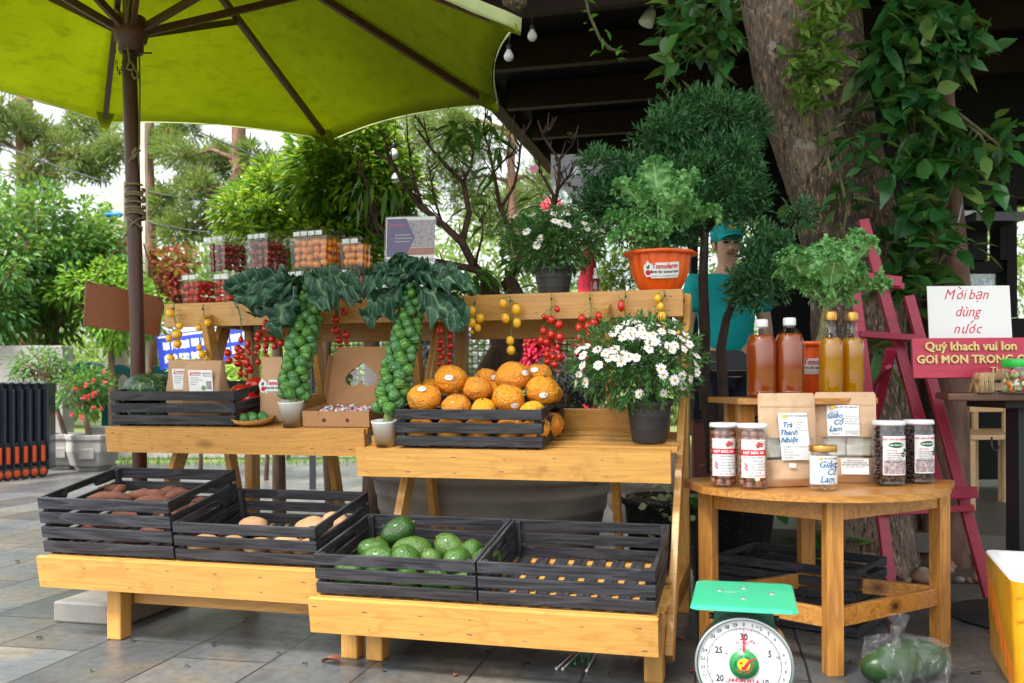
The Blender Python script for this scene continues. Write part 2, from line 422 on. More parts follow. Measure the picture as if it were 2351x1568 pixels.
# ================================================================ cafe building
BD = Matrix.Translation((-.66, 5.3, 0)) @ R(-13.8, 'Z')
dark = plain('dark_painted_steel', (.0035,.0035,.0045), .6, (.006,.006,.007), 4, spec=.2)
brown = plain('dark_brown_steel', lin((38,22,20)), .65, lin((46,30,27)), 6, spec=.25)
cafe = thing('cafe_building', 'dark open cafe building with black rafters and eave above the trees', 'building', BD)
MB().box((5, 4.6, 3.42), (10.2, 9.4, .08)).build('roof', dark, cafe)
mb = MB(); mb.box((-.06, 4.6, 3.36), (.12, 9.4, .26)); mb.build('fascia', brown, cafe)
for k in range(9):
    MB().box((5.0, .5 + k*.93, 3.27), (9.86, .07, .2)).build('rafter', brown, cafe)
MB().box((5.55, 4.6, .12), (7.0, 8.6, .1)).build('floor', plain('cafe_floor', (.10,.09,.08), .5), cafe)
# window wall on the right, far side of the terrace
def wall_quads(name, Y, rects, mat, thick=.1):
    mb = MB()
    for (u0, v0, u1, v1) in rects:
        a = at(u0, v1, Y); b = at(u1, v0, Y)
        mb.box(((a.x+b.x)/2, Y, (a.z+b.z)/2), (abs(b.x-a.x), thick, abs(b.z-a.z)))
    return mb.build(name, mat)
cw = thing('cafe_window_wall', 'black steel window wall with small bright openings behind the right trunk', 'window wall', (2.6, 7.2, .15))
def cwq(name, rects, mat, Y=7.2, thick=.1):
    o = wall_quads(name, Y, rects, mat, thick); o.matrix_world = Matrix(); adopt(o, cw); o.matrix_parent_inverse = cw.matrix_world.inverted(); return o
cwq('wall_panel', [(1990,-60,2700,455),(2209,600,2310,628),(2120,730,2700,1100),(1990,455,2203,1100)], dark)
cwq('mullion', [(2300,455,2322,730),(2203,455,2300,478),(2209,520,2255,600),(2284,520,2300,600)], dark, 7.18, .16)
cwq('window_hood', [(2203,500,2310,520)], plain('hood_metal', (.03,.035,.04), .3), 6.95, .5)
cwq('pane', [(2209,628,2300,730)], clear('window_glass', (.35,.42,.48), .15), 7.2, .02)
cwq('upper_pane', [(2203,478,2300,500)], clear('window_glass_dark', (.2,.22,.25), .12), 7.2, .02)
# tall dark partition behind the juniper and the leaning trunk
pw = thing('dark_partition', 'black partition behind the juniper and leaning trunk', 'partition', (1.35, 8.6, .15))
for nm, rects in (('panel', [(1455,120,1990,510)]), ('lower_panel', [(1745,510,1990,830)]), ('post', [(1586,512,1600,1000)])):
    o = wall_quads(nm, 8.6, rects, dark); adopt(o, pw); o.matrix_parent_inverse = pw.matrix_world.inverted()
# the glass screen under the eave
gs = MB(); a = at(1265, 355, 6.6); b = at(1480, 355, 6.6); gs.box(((a.x+b.x)/2, 6.6, 2.1), (b.x-a.x, .012, (a.z-2.1)*2))
o = gs.build('glass_screen', clear('screen_glass', (.86,.9,.9), .05, .02)); tag(o, 'frameless glass screen under the dark eave beside the juniper', 'glass screen')

# ================================================================ background: walls, poles, wires
conc = M['concrete']
def block(name, lab, cat, a, b, mat, bev=.01):
    mb = MB(); mb.box([(p+q)/2 for p, q in zip(a, b)], [abs(q-p) for p, q in zip(a, b)]); o = mb.build(name, mat, bevel=bev); return tag(o, lab, cat)
block('concrete_wall', 'tall grey concrete wall end behind the folded carts', 'wall', (-9, 11.6, 0), (-5.55, 11.9, 1.46), conc)
block('low_wall', 'low grey concrete kerb wall behind the planters', 'wall', (-5.6, 12.3, 0), (-1.2, 12.6, .42), conc)
def pole(name, lab, cat, u, Y, w, v0, v1, mat, sq=True):
    p = at(u, v1, Y); q = at(u, v0, Y); mb = MB()
    if sq: mb.box((p.x, Y, q.z/2), (w, w, q.z))
    else: mb.tube([(p.x, Y, 0), (p.x, Y, q.z)], w/2, 12)
    return tag(mb.build(name, mat), lab, cat)
pc = plain('pale_concrete_pole', lin((176,166,152)), .9, lin((205,196,182)), 4)
pole('concrete_pole', 'pale square concrete pole, shorter one left of the parasol post', 'pole', 278, 14, .17, 420, 900, pc)
pole('concrete_pole', 'pale tall concrete pole just behind the parasol post', 'pole', 329, 13, .1, 200, 900, pc)
pole('steel_post', 'grey steel post above the leafy bush', 'post', 662, 12, .06, 240, 900, plain('steel_blue', lin((96,104,118)), .5), False)
tag(MB().ball(tuple(at(262, 493, 13)), (.13, .06, .05)).build('blue_lantern', plain('blue_plastic', lin((20,120,210)), .4)), 'small bright blue lamp shade on the pale pole', 'lamp')
for k, (p, q, sag) in enumerate([((380,265,14),(1000,460,14),.2),((0,330,15),(640,470,15),.25),((650,285,15),(840,410,13),.1),((0,395,16),(700,545,14),.3)]):
    a = at(*p); b = at(*q); mb = MB()
    mb.tube([a.lerp(b, t) - Vector((0,0,sag*4*t*(1-t))) for t in [i/12 for i in range(13)]], .012, 5)
    tag(mb.build('overhead_wire', M['black']), ['dark wire running down from the parasol rim', 'upper dark wire across the left pine gap', 'short wire from the pine trunk to the bush', 'lowest dark wire in the left pine gap'][k], 'wire')

# ================================================================ trees and shrubs
BARK = plain('grey_brown_bark', lin((92,72,58)), .95, lin((128,104,86)), 7, .02, sc=(3,3,1))
PBARK = plain('pine_bark', lin((86,60,50)), .95, lin((132,98,80)), 6, .03, sc=(3,3,1))
DBARK = plain('dark_bark', lin((46,34,30)), .95, lin((70,54,46)), 16, .008, sc=(2,2,.7))
def tree(name, lab, cat, c, rad, k, n, size, L, Wd, mat, trunk=None, bark=BARK, r0=.08, droop=.3, group=None, full=False, shell=.5):
    """crown of leaf clumps about c and a trunk with limbs into the clumps"""
    base = Vector((trunk[0], trunk[1], trunk[2] if len(trunk) > 2 else 0)) if trunk else Vector((c[0], c[1], 0))
    t = thing(name, lab, cat, base, group)
    P, D, cc = clumps(np.array(c) - np.array(base), rad, k, n, size, shell)
    lf = MB(); leaf_cloud(lf, P, D, L*RNG.uniform(.6, 1.25, n), Wd*RNG.uniform(.7, 1.2, n), droop, .25, full)
    lf.build('crown', mat, t)
    tb = MB(); cz = Vector(c) - base; fork = cz * .5; fork.z = max(.15, cz.z - rad[2]*.95)
    tb.tube([(0,0,-.02), fork*.5 + Vector((random.uniform(-.05,.05)*cz.z, 0, 0)), fork], [r0*1.25, r0, r0*.8], 10)
    for q in cc[::max(1, k//14)]: limbs(tb, fork, [q], r0*.6)
    tb.build('trunk', bark, t); return t
LBR = leafmat('bright_leaves', [lin((84,140,44)), lin((120,172,60)), lin((160,196,76)), lin((98,152,52))], .45, .4)
LMID = leafmat('mid_green_leaves', [lin((38,84,40)), lin((58,108,50)), lin((88,140,66)), lin((46,94,44))], .45, .4)
LBUSH = leafmat('glossy_bush_leaves', [lin((34,84,30)), lin((58,122,36)), lin((112,164,48)), lin((190,206,60)), lin((46,104,36))], .32, .35, .5)
LPINE = leafmat('pine_needles', [lin((60,92,56)), lin((88,120,68)), lin((118,140,84)), lin((132,104,66))], .6, .35)
LRED = leafmat('red_maple_leaves', [lin((120,24,38)), lin((160,40,52)), lin((96,22,36)), lin((180,70,60))], .5, .35)
LYEL = leafmat('yellow_green_leaves', [lin((120,150,50)), lin((160,180,70)), lin((96,136,50)), lin((190,190,90))], .5, .4)
LPINK = leafmat('pink_bracts', [lin((220,30,80)), lin((236,60,110)), lin((200,24,60))], .5, .3)
LGREY = leafmat('grey_purple_leaves', [lin((88,84,104)), lin((60,60,80)), lin((110,104,120)), lin((72,60,70))], .5, .3)
def cz(u, v, Y): return tuple(at(u, v, Y))
tree('broadleaf_tree', 'bright green broadleaf tree at the left behind the concrete wall', 'tree', cz(120, 590, 13), (1.15, 1.0, 1.15), 60, 6500, .27, .13, .06, LMID, at(120, 800, 13).to_2d().to_tuple(), r0=.1)
tree('broadleaf_tree', 'pale green broadleaf tree at the far left edge', 'tree', cz(-60, 620, 12), (.9, .8, 1.3), 36, 3400, .27, .12, .055, LMID, at(-80, 800, 12).to_2d().to_tuple(), r0=.1)
tree('broadleaf_tree', 'yellowish green tree under the hanging board', 'tree', cz(250, 690, 12.6), (.75, .6, .6), 18, 2600, .26, .11, .05, LBR, at(260, 800, 12.6).to_2d().to_tuple(), r0=.05)
tree('maple_tree', 'red leaved maple behind the hanging wooden board', 'tree', cz(345, 640, 13.6), (.9, .6, .5), 24, 2400, .24, .11, .07, LRED, at(330, 800, 13.6).to_2d().to_tuple(), r0=.05)
def pine(lab, u, Y, r, vtop, fol, n, group=None):
    p = at(u, 880, Y); base = Vector((p.x, p.y, 0)); t = thing('pine_tree', lab, 'tree', base, group)
    top = at(u, vtop, Y); tb = MB(); tb.tube([(0,0,-.05), (0.03,0,top.z*.4), (-.02,0,top.z*.75), (0.05,0,top.z+1)], [r*1.15, r, r*.9, r*.7], 14)
    lf = MB()
    for (fu, fv, fy, ru, rv) in fol:
        c = Vector(at(fu, fv, fy)) - base; sx = ru/FPX*fy; sz = rv/FPX*fy; nn = int(2.2*n*max(.3, ru*rv/9000))
        P, D, cc = clumps(c, (sx, sx*.7, sz), max(5, int(9*ru/60)), nn, sz*.55, .3)
        D = D + np.array([[0,0,.35]])
        leaf_cloud(lf, P, D, RNG.uniform(.14,.26,nn), .024, .15)
        a = Vector((0,0,min(c.z-.2, top.z))); tb.tube([a, a.lerp(c, .5)+Vector((0,0,.15)), c], [.05, .035, .012], 6)
        for q in cc[::3]: tb.tube([c, Vector(q)], [.02, .006], 5)
    lf.build('crown', LPINE, t); tb.build('trunk', PBARK, t); return t
pine('tall pine with dark needle tufts at upper left over the broadleaf trees', 60, 17, .16, 100, [(40,300,17,120,45),(150,350,16.5,95,42),(250,370,17,80,40),(90,400,16,70,30),(0,265,16,80,30),(200,300,17,80,35),(-50,330,17,60,40)], 1500)
pine('thick straight pine trunk standing left of the leafy bush', 553, 15, .125, 60, [(430,360,15.5,95,50),(470,440,15,70,40),(600,370,15,60,45),(630,430,14.5,60,35),(390,470,16,50,40),(510,390,15.8,60,45),(420,520,15.6,80,40)], 1500)
pine('slim brown pine trunk right behind the parasol post', 347, 16, .085, 120, [(360,330,16,50,35),(300,330,16.5,60,35),(420,300,16,50,30)], 1300)
pine('pale slender pine in the sunny gap left of the eave', 1178, 19, .09, 180, [(1120,300,19,90,60),(1050,420,20,90,80),(1230,420,20,70,70),(1010,280,19,90,50),(1150,480,21,90,60),(1240,560,21,90,50)], 1700)
pine('slim pale pine trunk behind the bare peach branches', 905, 20, .08, 300, [(960,330,20,80,60),(930,470,21,70,60)], 1300)
tree('leafy_bush', 'rounded glossy green bush behind the clear tomato boxes', 'bush', cz(625, 490, 6.6), (.42, .36, .33), 26, 6000, .14, .07, .027, LBUSH, at(640, 800, 6.6).to_2d().to_tuple(), r0=.04, full=False)
tree('leafy_tree', 'dense glossy green tree with yellow tips under the parasol rim', 'tree', cz(810, 410, 6.5), (.42, .4, .52), 42, 10500, .17, .085, .034, LBUSH, at(850, 800, 6.5).to_2d().to_tuple(), r0=.06)
tree('leafy_bush', 'low dark part of the glossy hedge under the peach tree', 'bush', cz(760, 560, 6.4), (.5, .3, .25), 20, 3000, .16, .08, .03, LBUSH, at(760, 800, 6.4).to_2d().to_tuple(), r0=.03)
for (u, v, Y, ru, rv, mat, lab) in [(460,885,10,75,40,LBR,'bright green azalea behind the yellow tomatoes'),(755,830,9,45,80,LYEL,'yellow green shrub seen beside the open cardboard box'),(610,850,9.5,60,40,LYEL,'low pale shrub between the display stands'),
        (1228,795,8.5,42,55,LPINK,'bright pink leaved shrub behind the red tomatoes'),(1300,880,8.2,90,70,LGREY,'greyish purple shrub behind the orange crate'),(1000,770,9.5,60,80,LGREY,'dull purple shrub behind the fence mesh'),(1400,660,12,80,60,LYEL,'sunlit pale green shrub beyond the orange pot'),(830,640,14,120,60,LYEL,'pale sunlit shrub row beyond the sign card')]:
    c = at(u, v, Y); tree('shrub', lab, 'shrub', tuple(c), (ru/FPX*Y, ru/FPX*Y*.8, rv/FPX*Y), 16, 1500, .16, .085, .035, mat, (c.x, Y), r0=.02, bark=BARK)
# far woods reading as one mass
fw = MB()
for i in range(52):
    u = -260 + i*55 + random.uniform(-20, 20); Y = random.uniform(20, 30); v = random.choice((random.uniform(250,430) if not 330 < u < 880 else 640, random.uniform(470, 600), random.uniform(560, 760))); 
    c = at(u, v, Y); P, D, _ = clumps(tuple(c), (1.5, 1.0, 1.4), 16, 800, .6, .25); leaf_cloud(fw, P, D, RNG.uniform(.14,.28,800), .085, .3)
for i in range(30):
    u = -250 + i*95; Y = 22; c = at(u, 800, Y); P, D, _ = clumps((c.x, Y, 1.1), (1.4, .8, 1.2), 14, 700, .6, .3); leaf_cloud(fw, P, D, RNG.uniform(.14,.26,700), .09, .3)
tag(fw.build('far_woods', leafmat('far_leaves', [lin((88,122,60)), lin((122,150,78)), lin((152,172,98)), lin((98,128,66))], .6, .45)), 'pale sunlit woods far behind everything', 'woods', kind='stuff')

# ================================================================ the big leaning tree, its vines, the bed around it
def bark_mat():
    m, n, l, b, o = newmat('leaning_tree_bark')
    v = coords(n, l, (70, 70, 18), rnd=False); f = tex_noise(n, l, v, 1.0, 4, .6, .4)
    v2 = coords(n, l, (1, 1, 1), rnd=False); g = tex_noise(n, l, v2, 3.2, 5, .6)
    g2 = tex_noise(n, l, v2, 6.5, 5, .6)
    c = ramp(n, l, g, [(.3, lin((66,55,48))), (.55, lin((110,95,83))), (.75, lin((144,129,115)))])
    c = mix(n, l, ramp(n, l, f, [(.56, (0,0,0)), (.62, (.9,.9,.9))]), c, lin((176,140,108)))
    c = mix(n, l, ramp(n, l, f, [(.34, (1,1,1)), (.46, (0,0,0))]), c, lin((44,32,26)))
    c = mix(n, l, ramp(n, l, g2, [(.62, (0,0,0)), (.66, (.8,.8,.8))]), c, lin((170,166,154)))
    l.new(c, b.inputs['Base Color']); setp(b, Roughness=.9); bump(n, l, b, f, .02, .8); return m
BIGBARK = bark_mat()
def trunk_mesh(pts, rad, n=28, nz=60, amp=.06):
    """trunk swept along picture points with a lumpy cross-section and root flare"""
    P = [Vector(p) for p in pts]; mb = MB(); vs = []
    for j in range(nz+1):
        t = j/nz*(len(P)-1); i = min(int(t), len(P)-2); f = t-i
        p = P[i].lerp(P[i+1], f); r = rad[i]*(1-f)+rad[i+1]*f
        for k in range(n):
            a = 2*pi*k/n; q = r*(1+amp*noise.noise(Vector((cos(a)*1.3, sin(a)*1.3, p.z*2.2)))*2 + .03*noise.noise(Vector((cos(a)*4, sin(a)*4, p.z*9))))
            if j < nz*.12: q *= 1 + .35*(1-j/(nz*.12))*max(0, sin(a*4+1))
            vs.append((p.x+q*cos(a), p.y+q*sin(a), p.z))
    fs = [(j*n+k, j*n+(k+1) % n, (j+1)*n+(k+1) % n, (j+1)*n+k) for j in range(nz) for k in range(n)]
    mb.add(vs, fs, 0, True); return mb
bt = thing('leaning_tree', 'thick leaning brown tree trunk wrapped in climbing leaves', 'tree', (2.0, 5.0, 0))
def tpart(name, mb, mat):
    o = mb.build(name, mat, bt); o.matrix_parent_inverse = bt.matrix_world.inverted(); return o
tpart('trunk', trunk_mesh([at(1985,1345,4.95), at(1975,1000,4.95), at(1945,700,4.98), at(1905,480,5.0), at(1845,300,5.02), at(1790,60,5.05), at(1745,-160,5.1), at(1690,-420,5.15)], [.27,.22,.19,.185,.195,.185,.18,.16]), BIGBARK)
tpart('second_trunk', trunk_mesh([at(2040,1330,5.2), at(2010,900,5.3), at(1985,500,5.4), at(1930,200,5.5), at(1900,-100,5.6), at(1880,-400,5.7)], [.22,.19,.17,.16,.16,.14]), BIGBARK)
rt = thing('slim_tree', 'slim brown trunk at the right behind the white card', 'tree', (2.35, 5.05, 0))
o = trunk_mesh([at(2175,1320,5.0), at(2180,1000,5.0), at(2195,700,5.0), at(2180,450,5.0), at(2165,200,5.05), at(2150,-100,5.1), at(2140,-400,5.2)], [.13,.095,.085,.06,.055,.05,.05]).build('trunk', plain('slim_bark', lin((84,60,50)), .9, lin((118,90,76)), 9, .01, sc=(2,2,.6), rnd=False), rt); o.matrix_parent_inverse = rt.matrix_world.inverted()
o = trunk_mesh([at(2135,1320,5.3), at(2140,700,5.3), at(2130,300,5.3)], [.08,.06,.05]).build('second_stem', plain('slim_bark_dark', lin((62,44,38)), .9, lin((90,66,56)), 9, .01, rnd=False), rt); o.matrix_parent_inverse = rt.matrix_world.inverted()
VINE = leafmat('vine_leaves', [lin((22,60,32)), lin((32,84,42)), lin((52,116,54)), lin((28,72,38)), lin((70,128,64)), lin((36,94,46)), lin((122,146,72))], .3, .25, .55)
VPALE = leafmat('pale_vine_leaves', [lin((84,130,50)), lin((120,150,64)), lin((64,112,46)), lin((150,160,90))], .4, .3, .45)
VSTEM = plain('vine_stem', lin((108,98,72)), .9, lin((80,84,52)), 30)
def vine(lab, blobs, L, Wd, mat, stems, group=None, dn=.5):
    t = thing('climbing_vine', lab, 'vine', at(*stems[0][0])); off = Vector(t.matrix_world.translation)
    lf = MB()
    for (u, v, Y, ru, rv, n) in blobs:
        n = int(n*1.65); c = np.array(at(u, v, Y) - off); sx = ru/FPX*Y; sz = rv/FPX*Y
        P = c + rdir(n)*(RNG.random((n,1))**.5)*np.array([sx, .16, sz]); D = rdir(n)*np.array([1,.8,.7]) + np.array([0,-.45,-.2*dn])
        leaf_cloud(lf, P, D, L*RNG.uniform(.6,1.2,n), Wd*RNG.uniform(.75,1.2,n), .25, .2, True)
    lf.build('leaves', mat, t)
    st = MB()
    for s in stems:
        pts = [at(*p)-off for p in s]; st.tube(pts, .008, 6)
    st.build('stems', VSTEM, t); return t
vine('dark glossy vine with big leaves between the two right trunks', [(2080,40,4.75,90,60,60),(2060,140,4.75,95,80,90),(2140,90,4.7,110,80,70),(2090,240,4.72,85,70,70),(2200,110,4.7,60,60,30),(2110,390,4.72,95,70,46),(2100,500,4.7,80,60,34),(2090,640,4.75,75,70,36),(2150,330,4.7,60,50,20),(2060,560,4.8,50,80,20),(2030,790,4.8,40,60,12)],
     .17, .075, VINE, [[(2060,1000,4.85),(2080,700,4.8),(2110,450,4.78),(2090,200,4.8),(2100,-50,4.8)],[(2230,300,4.75),(2140,560,4.7),(2075,700,4.8)],[(2200,260,4.7),(2290,330,4.7),(2300,390,4.7)]])
vine('hanging vine with spreading leaves right of the slim trunk', [(2270,340,4.7,55,50,22),(2240,440,4.7,50,40,10),(2180,560,4.6,55,28,9),(2190,580,4.6,40,25,5),(2300,300,4.7,35,35,7)], .16, .068, VINE, [[(2180,250,4.75),(2250,310,4.7),(2290,380,4.68)],[(2130,640,4.7),(2175,575,4.62)]])
vine('vine hanging in front of the leaning trunk top', [(1600,60,4.6,90,60,34),(1640,30,4.55,60,50,26),(1545,120,4.6,40,90,24),(1655,95,4.55,50,50,14),(1640,130,4.6,60,50,14),(1560,25,4.6,60,25,10)], .13, .055, VINE, [[(1700,20,4.6),(1620,60,4.6),(1545,140,4.6),(1520,205,4.6)],[(1640,20,4.6),(1600,100,4.6)]])
vine('pale yellow green young shoots on the leaning trunk', [(1880,60,4.62,60,70,90),(1870,150,4.6,75,60,100),(1850,220,4.6,50,40,50),(1900,10,4.65,60,30,40)], .085, .038, VPALE, [[(1880,330,4.8),(1870,200,4.68),(1885,60,4.65),(1900,-40,4.65)]], dn=.2)
vine('thin vine creeping over the leaning trunk base', [(1930,340,4.7,60,60,14),(1960,440,4.72,50,60,10),(1830,510,4.65,60,22,9),(1905,540,4.65,40,25,6),(1990,350,4.7,50,60,14)], .11, .045, VINE, [[(1890,250,4.75),(1915,340,4.72),(1945,480,4.72),(1930,560,4.72)],[(1890,310,4.75),(1940,280,4.7)]])
vine('single trailing tendril hanging from the dark ceiling', [(1350,30,4.9,8,40,5),(1385,90,4.9,15,20,5),(1420,118,4.9,18,5,4)], .05, .022, leafmat('tendril_leaves', [lin((70,140,44)), lin((90,160,60))], .4, .35), [[(1342,-20,4.9),(1352,30,4.9),(1378,90,4.9),(1400,112,4.9),(1432,120,4.9)]])
# unseen crown for the leaning tree, added overhead to shade the paving
cm_ = MB(); cc_ = Vector((.6, 2.6, 5.8)) - Vector((2.0, 5.0, 0)); P, D, kk = clumps(tuple(cc_), (4.4, 3.5, 1.0), 80, 15000, .75, .2)
leaf_cloud(cm_, P, D, RNG.uniform(.14,.24,15000), RNG.uniform(.07,.1,15000), .3, .2); o = cm_.build('crown', VINE, bt)
lb_ = MB(); limbs(lb_, tuple(at(1690,-420,5.15)-Vector((2.0,5.0,0))), [tuple(k) for k in kk[::5]], .09); lb_.build('limbs', BIGBARK, bt)
# stones in the bed
stone = [plain('river_stone', lin((120,104,88)), .85, lin((168,152,134)), 6, .003), plain('river_stone_red', lin((110,80,64)), .85, lin((150,116,96)), 6, .003), plain('river_stone_grey', lin((100,100,98)), .85, lin((150,148,142)), 6, .003)]
stv = []
for k in range(3):
    mb = MB(); sd_ = k*7.3
    mb.ball((0,0,0), (1,.8,.62), 18, 12, fn=lambda d: 1+.22*noise.noise(d*1.2+Vector((sd_,0,0)))+.06*noise.noise(d*3+Vector((sd_,2,0)))); stv.append(mb)
pos = [(1995,1278,.10),(2045,1250,.075)] + [(random.uniform(1960,2330), random.uniform(1255,1352), random.uniform(.022,.05)) for _ in range(64)]
for i, (u, v, r) in enumerate(pos):
    p = onz(u, v, 0) if i > 1 else onz(u, v+40, 0)
    if p.y < 4.47: p.y = 4.5
    o = stv[i % 3].build('stone', stone[(i*7) % 3]); o.matrix_world = T(p.x, p.y, r*.5) @ R(random.uniform(0, 360), 'Z') @ R(random.uniform(-15,15), 'X') @ Sc(r, r, r)
    tag(o, ['large pale rounded stone at the foot of the leaning tree','second large tan stone beside the easel leg'][i] if i < 2 else 'small river stone in the bed at the tree foot', 'stone', 'river stones in the tree bed')
# ================================================================ display stands
SH = dict(BR=shelf_matrix(-.18, .247, 9.8), BL=shelf_matrix(-.10, .3195, 9.8), MR=shelf_matrix(.20, .722, 7.5), ML=shelf_matrix(.28, .789, 7.5), TR=shelf_matrix(.68, 1.327, 0), TL=shelf_matrix(.68, 1.33, 0))
NAIL = plain('nail_grey', (.12,.10,.08), .6)
def stand(name, lab, sL, sR, keys, depths, footl, footr, braces):
    t = thing(name, lab, 'display stand', S((sL+sR)/2, .5, 0) )
    t.matrix_world = STM @ T((sL+sR)/2, .5, 0)
    inv = (T((sL+sR)/2, .5, 0)).inverted()
    def fin(mb, nm, mat, bev=.003, Mx=None):
        return mb.build(nm, mat, t, bev, M=inv if Mx is None else inv @ Mx)
    Sti = STM.inverted()
    for key, dep, pw in zip(keys, depths, (.118, .104, .106)):
        Ms = Sti @ SH[key]
        # front plank: stands on edge, its top flush with the slats
        mb = MB(); mb.box(((sL+sR)/2, -.0115, .002-pw/2), (sR-sL, .023, pw))
        for s in np.linspace(sL+.03, sR-.05, 7):      # nail heads in the plank
            for h in (.028+random.uniform(-.008,.008), pw-.028+random.uniform(-.008,.008)):
                mb.tube([(s+random.uniform(-.02,.02), -.0228, -h), (s, -.0238, -h)], random.choice((.0011,.0014,.0017)), 6, 1)
        fin(mb, 'front_plank', [W['x'], NAIL], .003, Ms)
        n = max(3, int(dep/.083)); sl = MB()
        for i in range(n):
            d = .004 + (i+.5)*(dep-.004)/n; sl.box(((sL+sR)/2 + .004, d, -.0125), (sR-sL-.02 + (.035 if i else 0), .052, .022))
        fin(sl, 'shelf_slats', W['x'], .0025, Ms)
        for s in (footl+.035, footr-.035):
            mb = MB(); mb.box((s, dep/2+.003, -.056), (.04, dep-.006, .058)); fin(mb, 'bearer', W['y'], .002, Ms)
        if key[0] == 'M':
            mb = MB(); mb.box(((sL+sR)/2, dep+.012, .035), (sR-sL-.1, .02, .095)); fin(mb, 'back_rail', W['x'], .002, Ms)
        if key[0] == 'B':
            mb = MB(); mb.box(((sL+sR)/2, dep+.012, -.03), (sR-sL-.14, .02, .06)); fin(mb, 'back_rail', W['x'], .002, Ms)
    for s in (footl, footr):
        e = 1 if s == footr else -1
        mb = MB(); mb.box((s, 0, .11), (.062, .066, .22)); fin(mb, 'foot', W['z'], .006)
        mb = MB()   # the outer right leg runs through; the others are cut round the shelves
        for a_, b_ in ([((.03,.065),(.80,1.30))] if (e == 1 and sR > 0) else [((.03,.065),(.09,.19)), ((.305,.40),(.47,.70)), ((.64,.90),(.81,1.28))]):
            q = MB(); q.bar((s+e*.045, a_[0], a_[1]), (s+e*.045, b_[0], b_[1]), .026, .075, up=(0,1,0)); fin(q, 'slanted_leg', W['x'], .003)
        mb = MB(); mb.box((s+e*.010, .97, .655), (.044, .07, 1.31)); fin(mb, 'rear_post', W['z'], .003)
        mb = MB(); mb.box((s+e*.012, .49, .16), (.04, .885, .085)); fin(mb, 'side_rail', W['y'], .003)
        mb = MB(); mb.box((s+e*.012, .83, 1.25), (.04, .205, .06)); fin(mb, 'top_rail', W['y'], .003)
    mb = MB(); mb.box(((footl+footr)/2, .052, .175), (footr-footl-.07, .024, .10)); fin(mb, 'front_beam', W['x'], .003)
    mb = MB(); mb.box(((footl+footr)/2, .97, 1.21), (footr-footl-.075, .03, .10)); fin(mb, 'rear_beam', W['x'], .003)
    for s in braces:
        mb = MB(); mb.bar((s, .62, 1.27), (s, 1.0, .02), .03, .06, up=(0,1,0)); fin(mb, 'brace', W['x'], .003)
    for s in (footl+.12, footr-.2):
        mb = MB(); mb.bar((s-.1, -.06, .225), (s+.16, .035, .195), .04, .024); fin(mb, 'corner_block', W['x'], .002)
    return t
stand('tiered_stand', 'right tiered pine display stand holding the orange and avocado crates', -1.13, .035, ('BR','MR','TR'), (.50,.43,.31), -.967, 0, (-.26, -1.08))
stand('tiered_stand', 'left tiered pine display stand holding the squash and sweet potato crates', -2.30, -1.134, ('BL','ML','TL'), (.50,.38,.31), -2.03, -1.062, (-1.54, -2.06))

# ================================================================ black slatted crates
def make_crate(lab, w, d, n, Mx, hs=.0372, gap=.0125, group='black slatted crates'):
    t = thing('crate', lab, 'crate', Mx, group); H = n*hs + (n-1)*gap + .008; th = .011
    for y, nm in ((0, 'front_side'), (d, 'back_side')):
        mb = MB()
        for i in range(n): mb.box((0, y + (th/2 if y == 0 else -th/2), .008+hs/2+i*(hs+gap)), (w, th, hs))
        mb.build(nm, BW['x'], t, .0015)
    for x in (-w/2, w/2):
        mb = MB(); xi = x + (th/2 if x < 0 else -th/2)
        for i in range(n):
            z0 = .008 + i*(hs+gap); a, b = th+.001, d-th-.001
            if i == n-1:
                nt_ = [(a, z0+.02+hs), (b, z0+.02+hs-.02)]
                poly = [(a, z0), (d*.3, z0), (d*.33, z0+hs*.42), (d*.67, z0+hs*.42), (d*.7, z0), (b, z0), (b, z0+hs), (a, z0+hs)]
            else: poly = [(a, z0), (b, z0), (b, z0+hs), (a, z0+hs)]
            Mq = Matrix(((0,0,1,0),(1,0,0,0),(0,1,0,0),(0,0,0,1)))
            mb.prism(poly, xi-th/2, xi+th/2, Mq)
        mb.build('end_side', BW['y'], t, .0015)
        for y in (th, d-th):
            q = MB(); q.box((x + (th+.011 if x < 0 else -th-.011), y + (.011 if y < d/2 else -.011), .008+H/2-.003), (.02, .02, H-.014)); q.build('corner_post', BW['z'], t, .001)
    mb = MB(); m_ = 8
    for i in range(m_): mb.box((-w/2+th+(i+.5)*(w-2*th)/m_, d/2, .004), (.042, d-2*th-.002, .0078))
    mb.build('base', BW['y'], t, .001)
    nl = MB()
    for i in range(n):
        for x in (-w/2+.017, w/2-.017):
            for k in (.3, .7): nl.tube([(x, .0005, .008+i*(hs+gap)+hs*k), (x, -.0006, .008+i*(hs+gap)+hs*k)], .0016, 6)
    nl.build('nails', M['black'], t)
    t['h'] = H; del t['h']; return t, H
def crate_on(lab, key, s, d0, w, d, n, **k):
    Mx = SH[key] @ T(s, d0, .001); t, H = make_crate(lab, w, d, n, Mx, **k); return Mx, H
CW = .568
CR = {}
CR['avo'] = crate_on('black slatted crate of avocados on the lower right shelf', 'BR', -.832, .016, CW, .45, 3)
CR['empty'] = crate_on('empty black slatted crate showing its slatted base', 'BR', -.258, .016, CW, .45, 3)
CR['sweet'] = crate_on('deep four slat black crate of sweet potatoes at lower left', 'BL', -2.012, .016, CW, .45, 4, hs=.043, gap=.0135)
CR['potato'] = crate_on('black crate of pale tubers beside the sweet potatoes', 'BL', -1.436, .016, CW, .45, 3)
CR['orange'] = crate_on('black crate piled with rough skinned oranges on the middle shelf', 'MR', -.70, .012, .56, .37, 3)
CR['squash'] = crate_on('black crate of squash and paper bags on the middle left shelf', 'ML', -2.0, .016, .585, .34, 3)
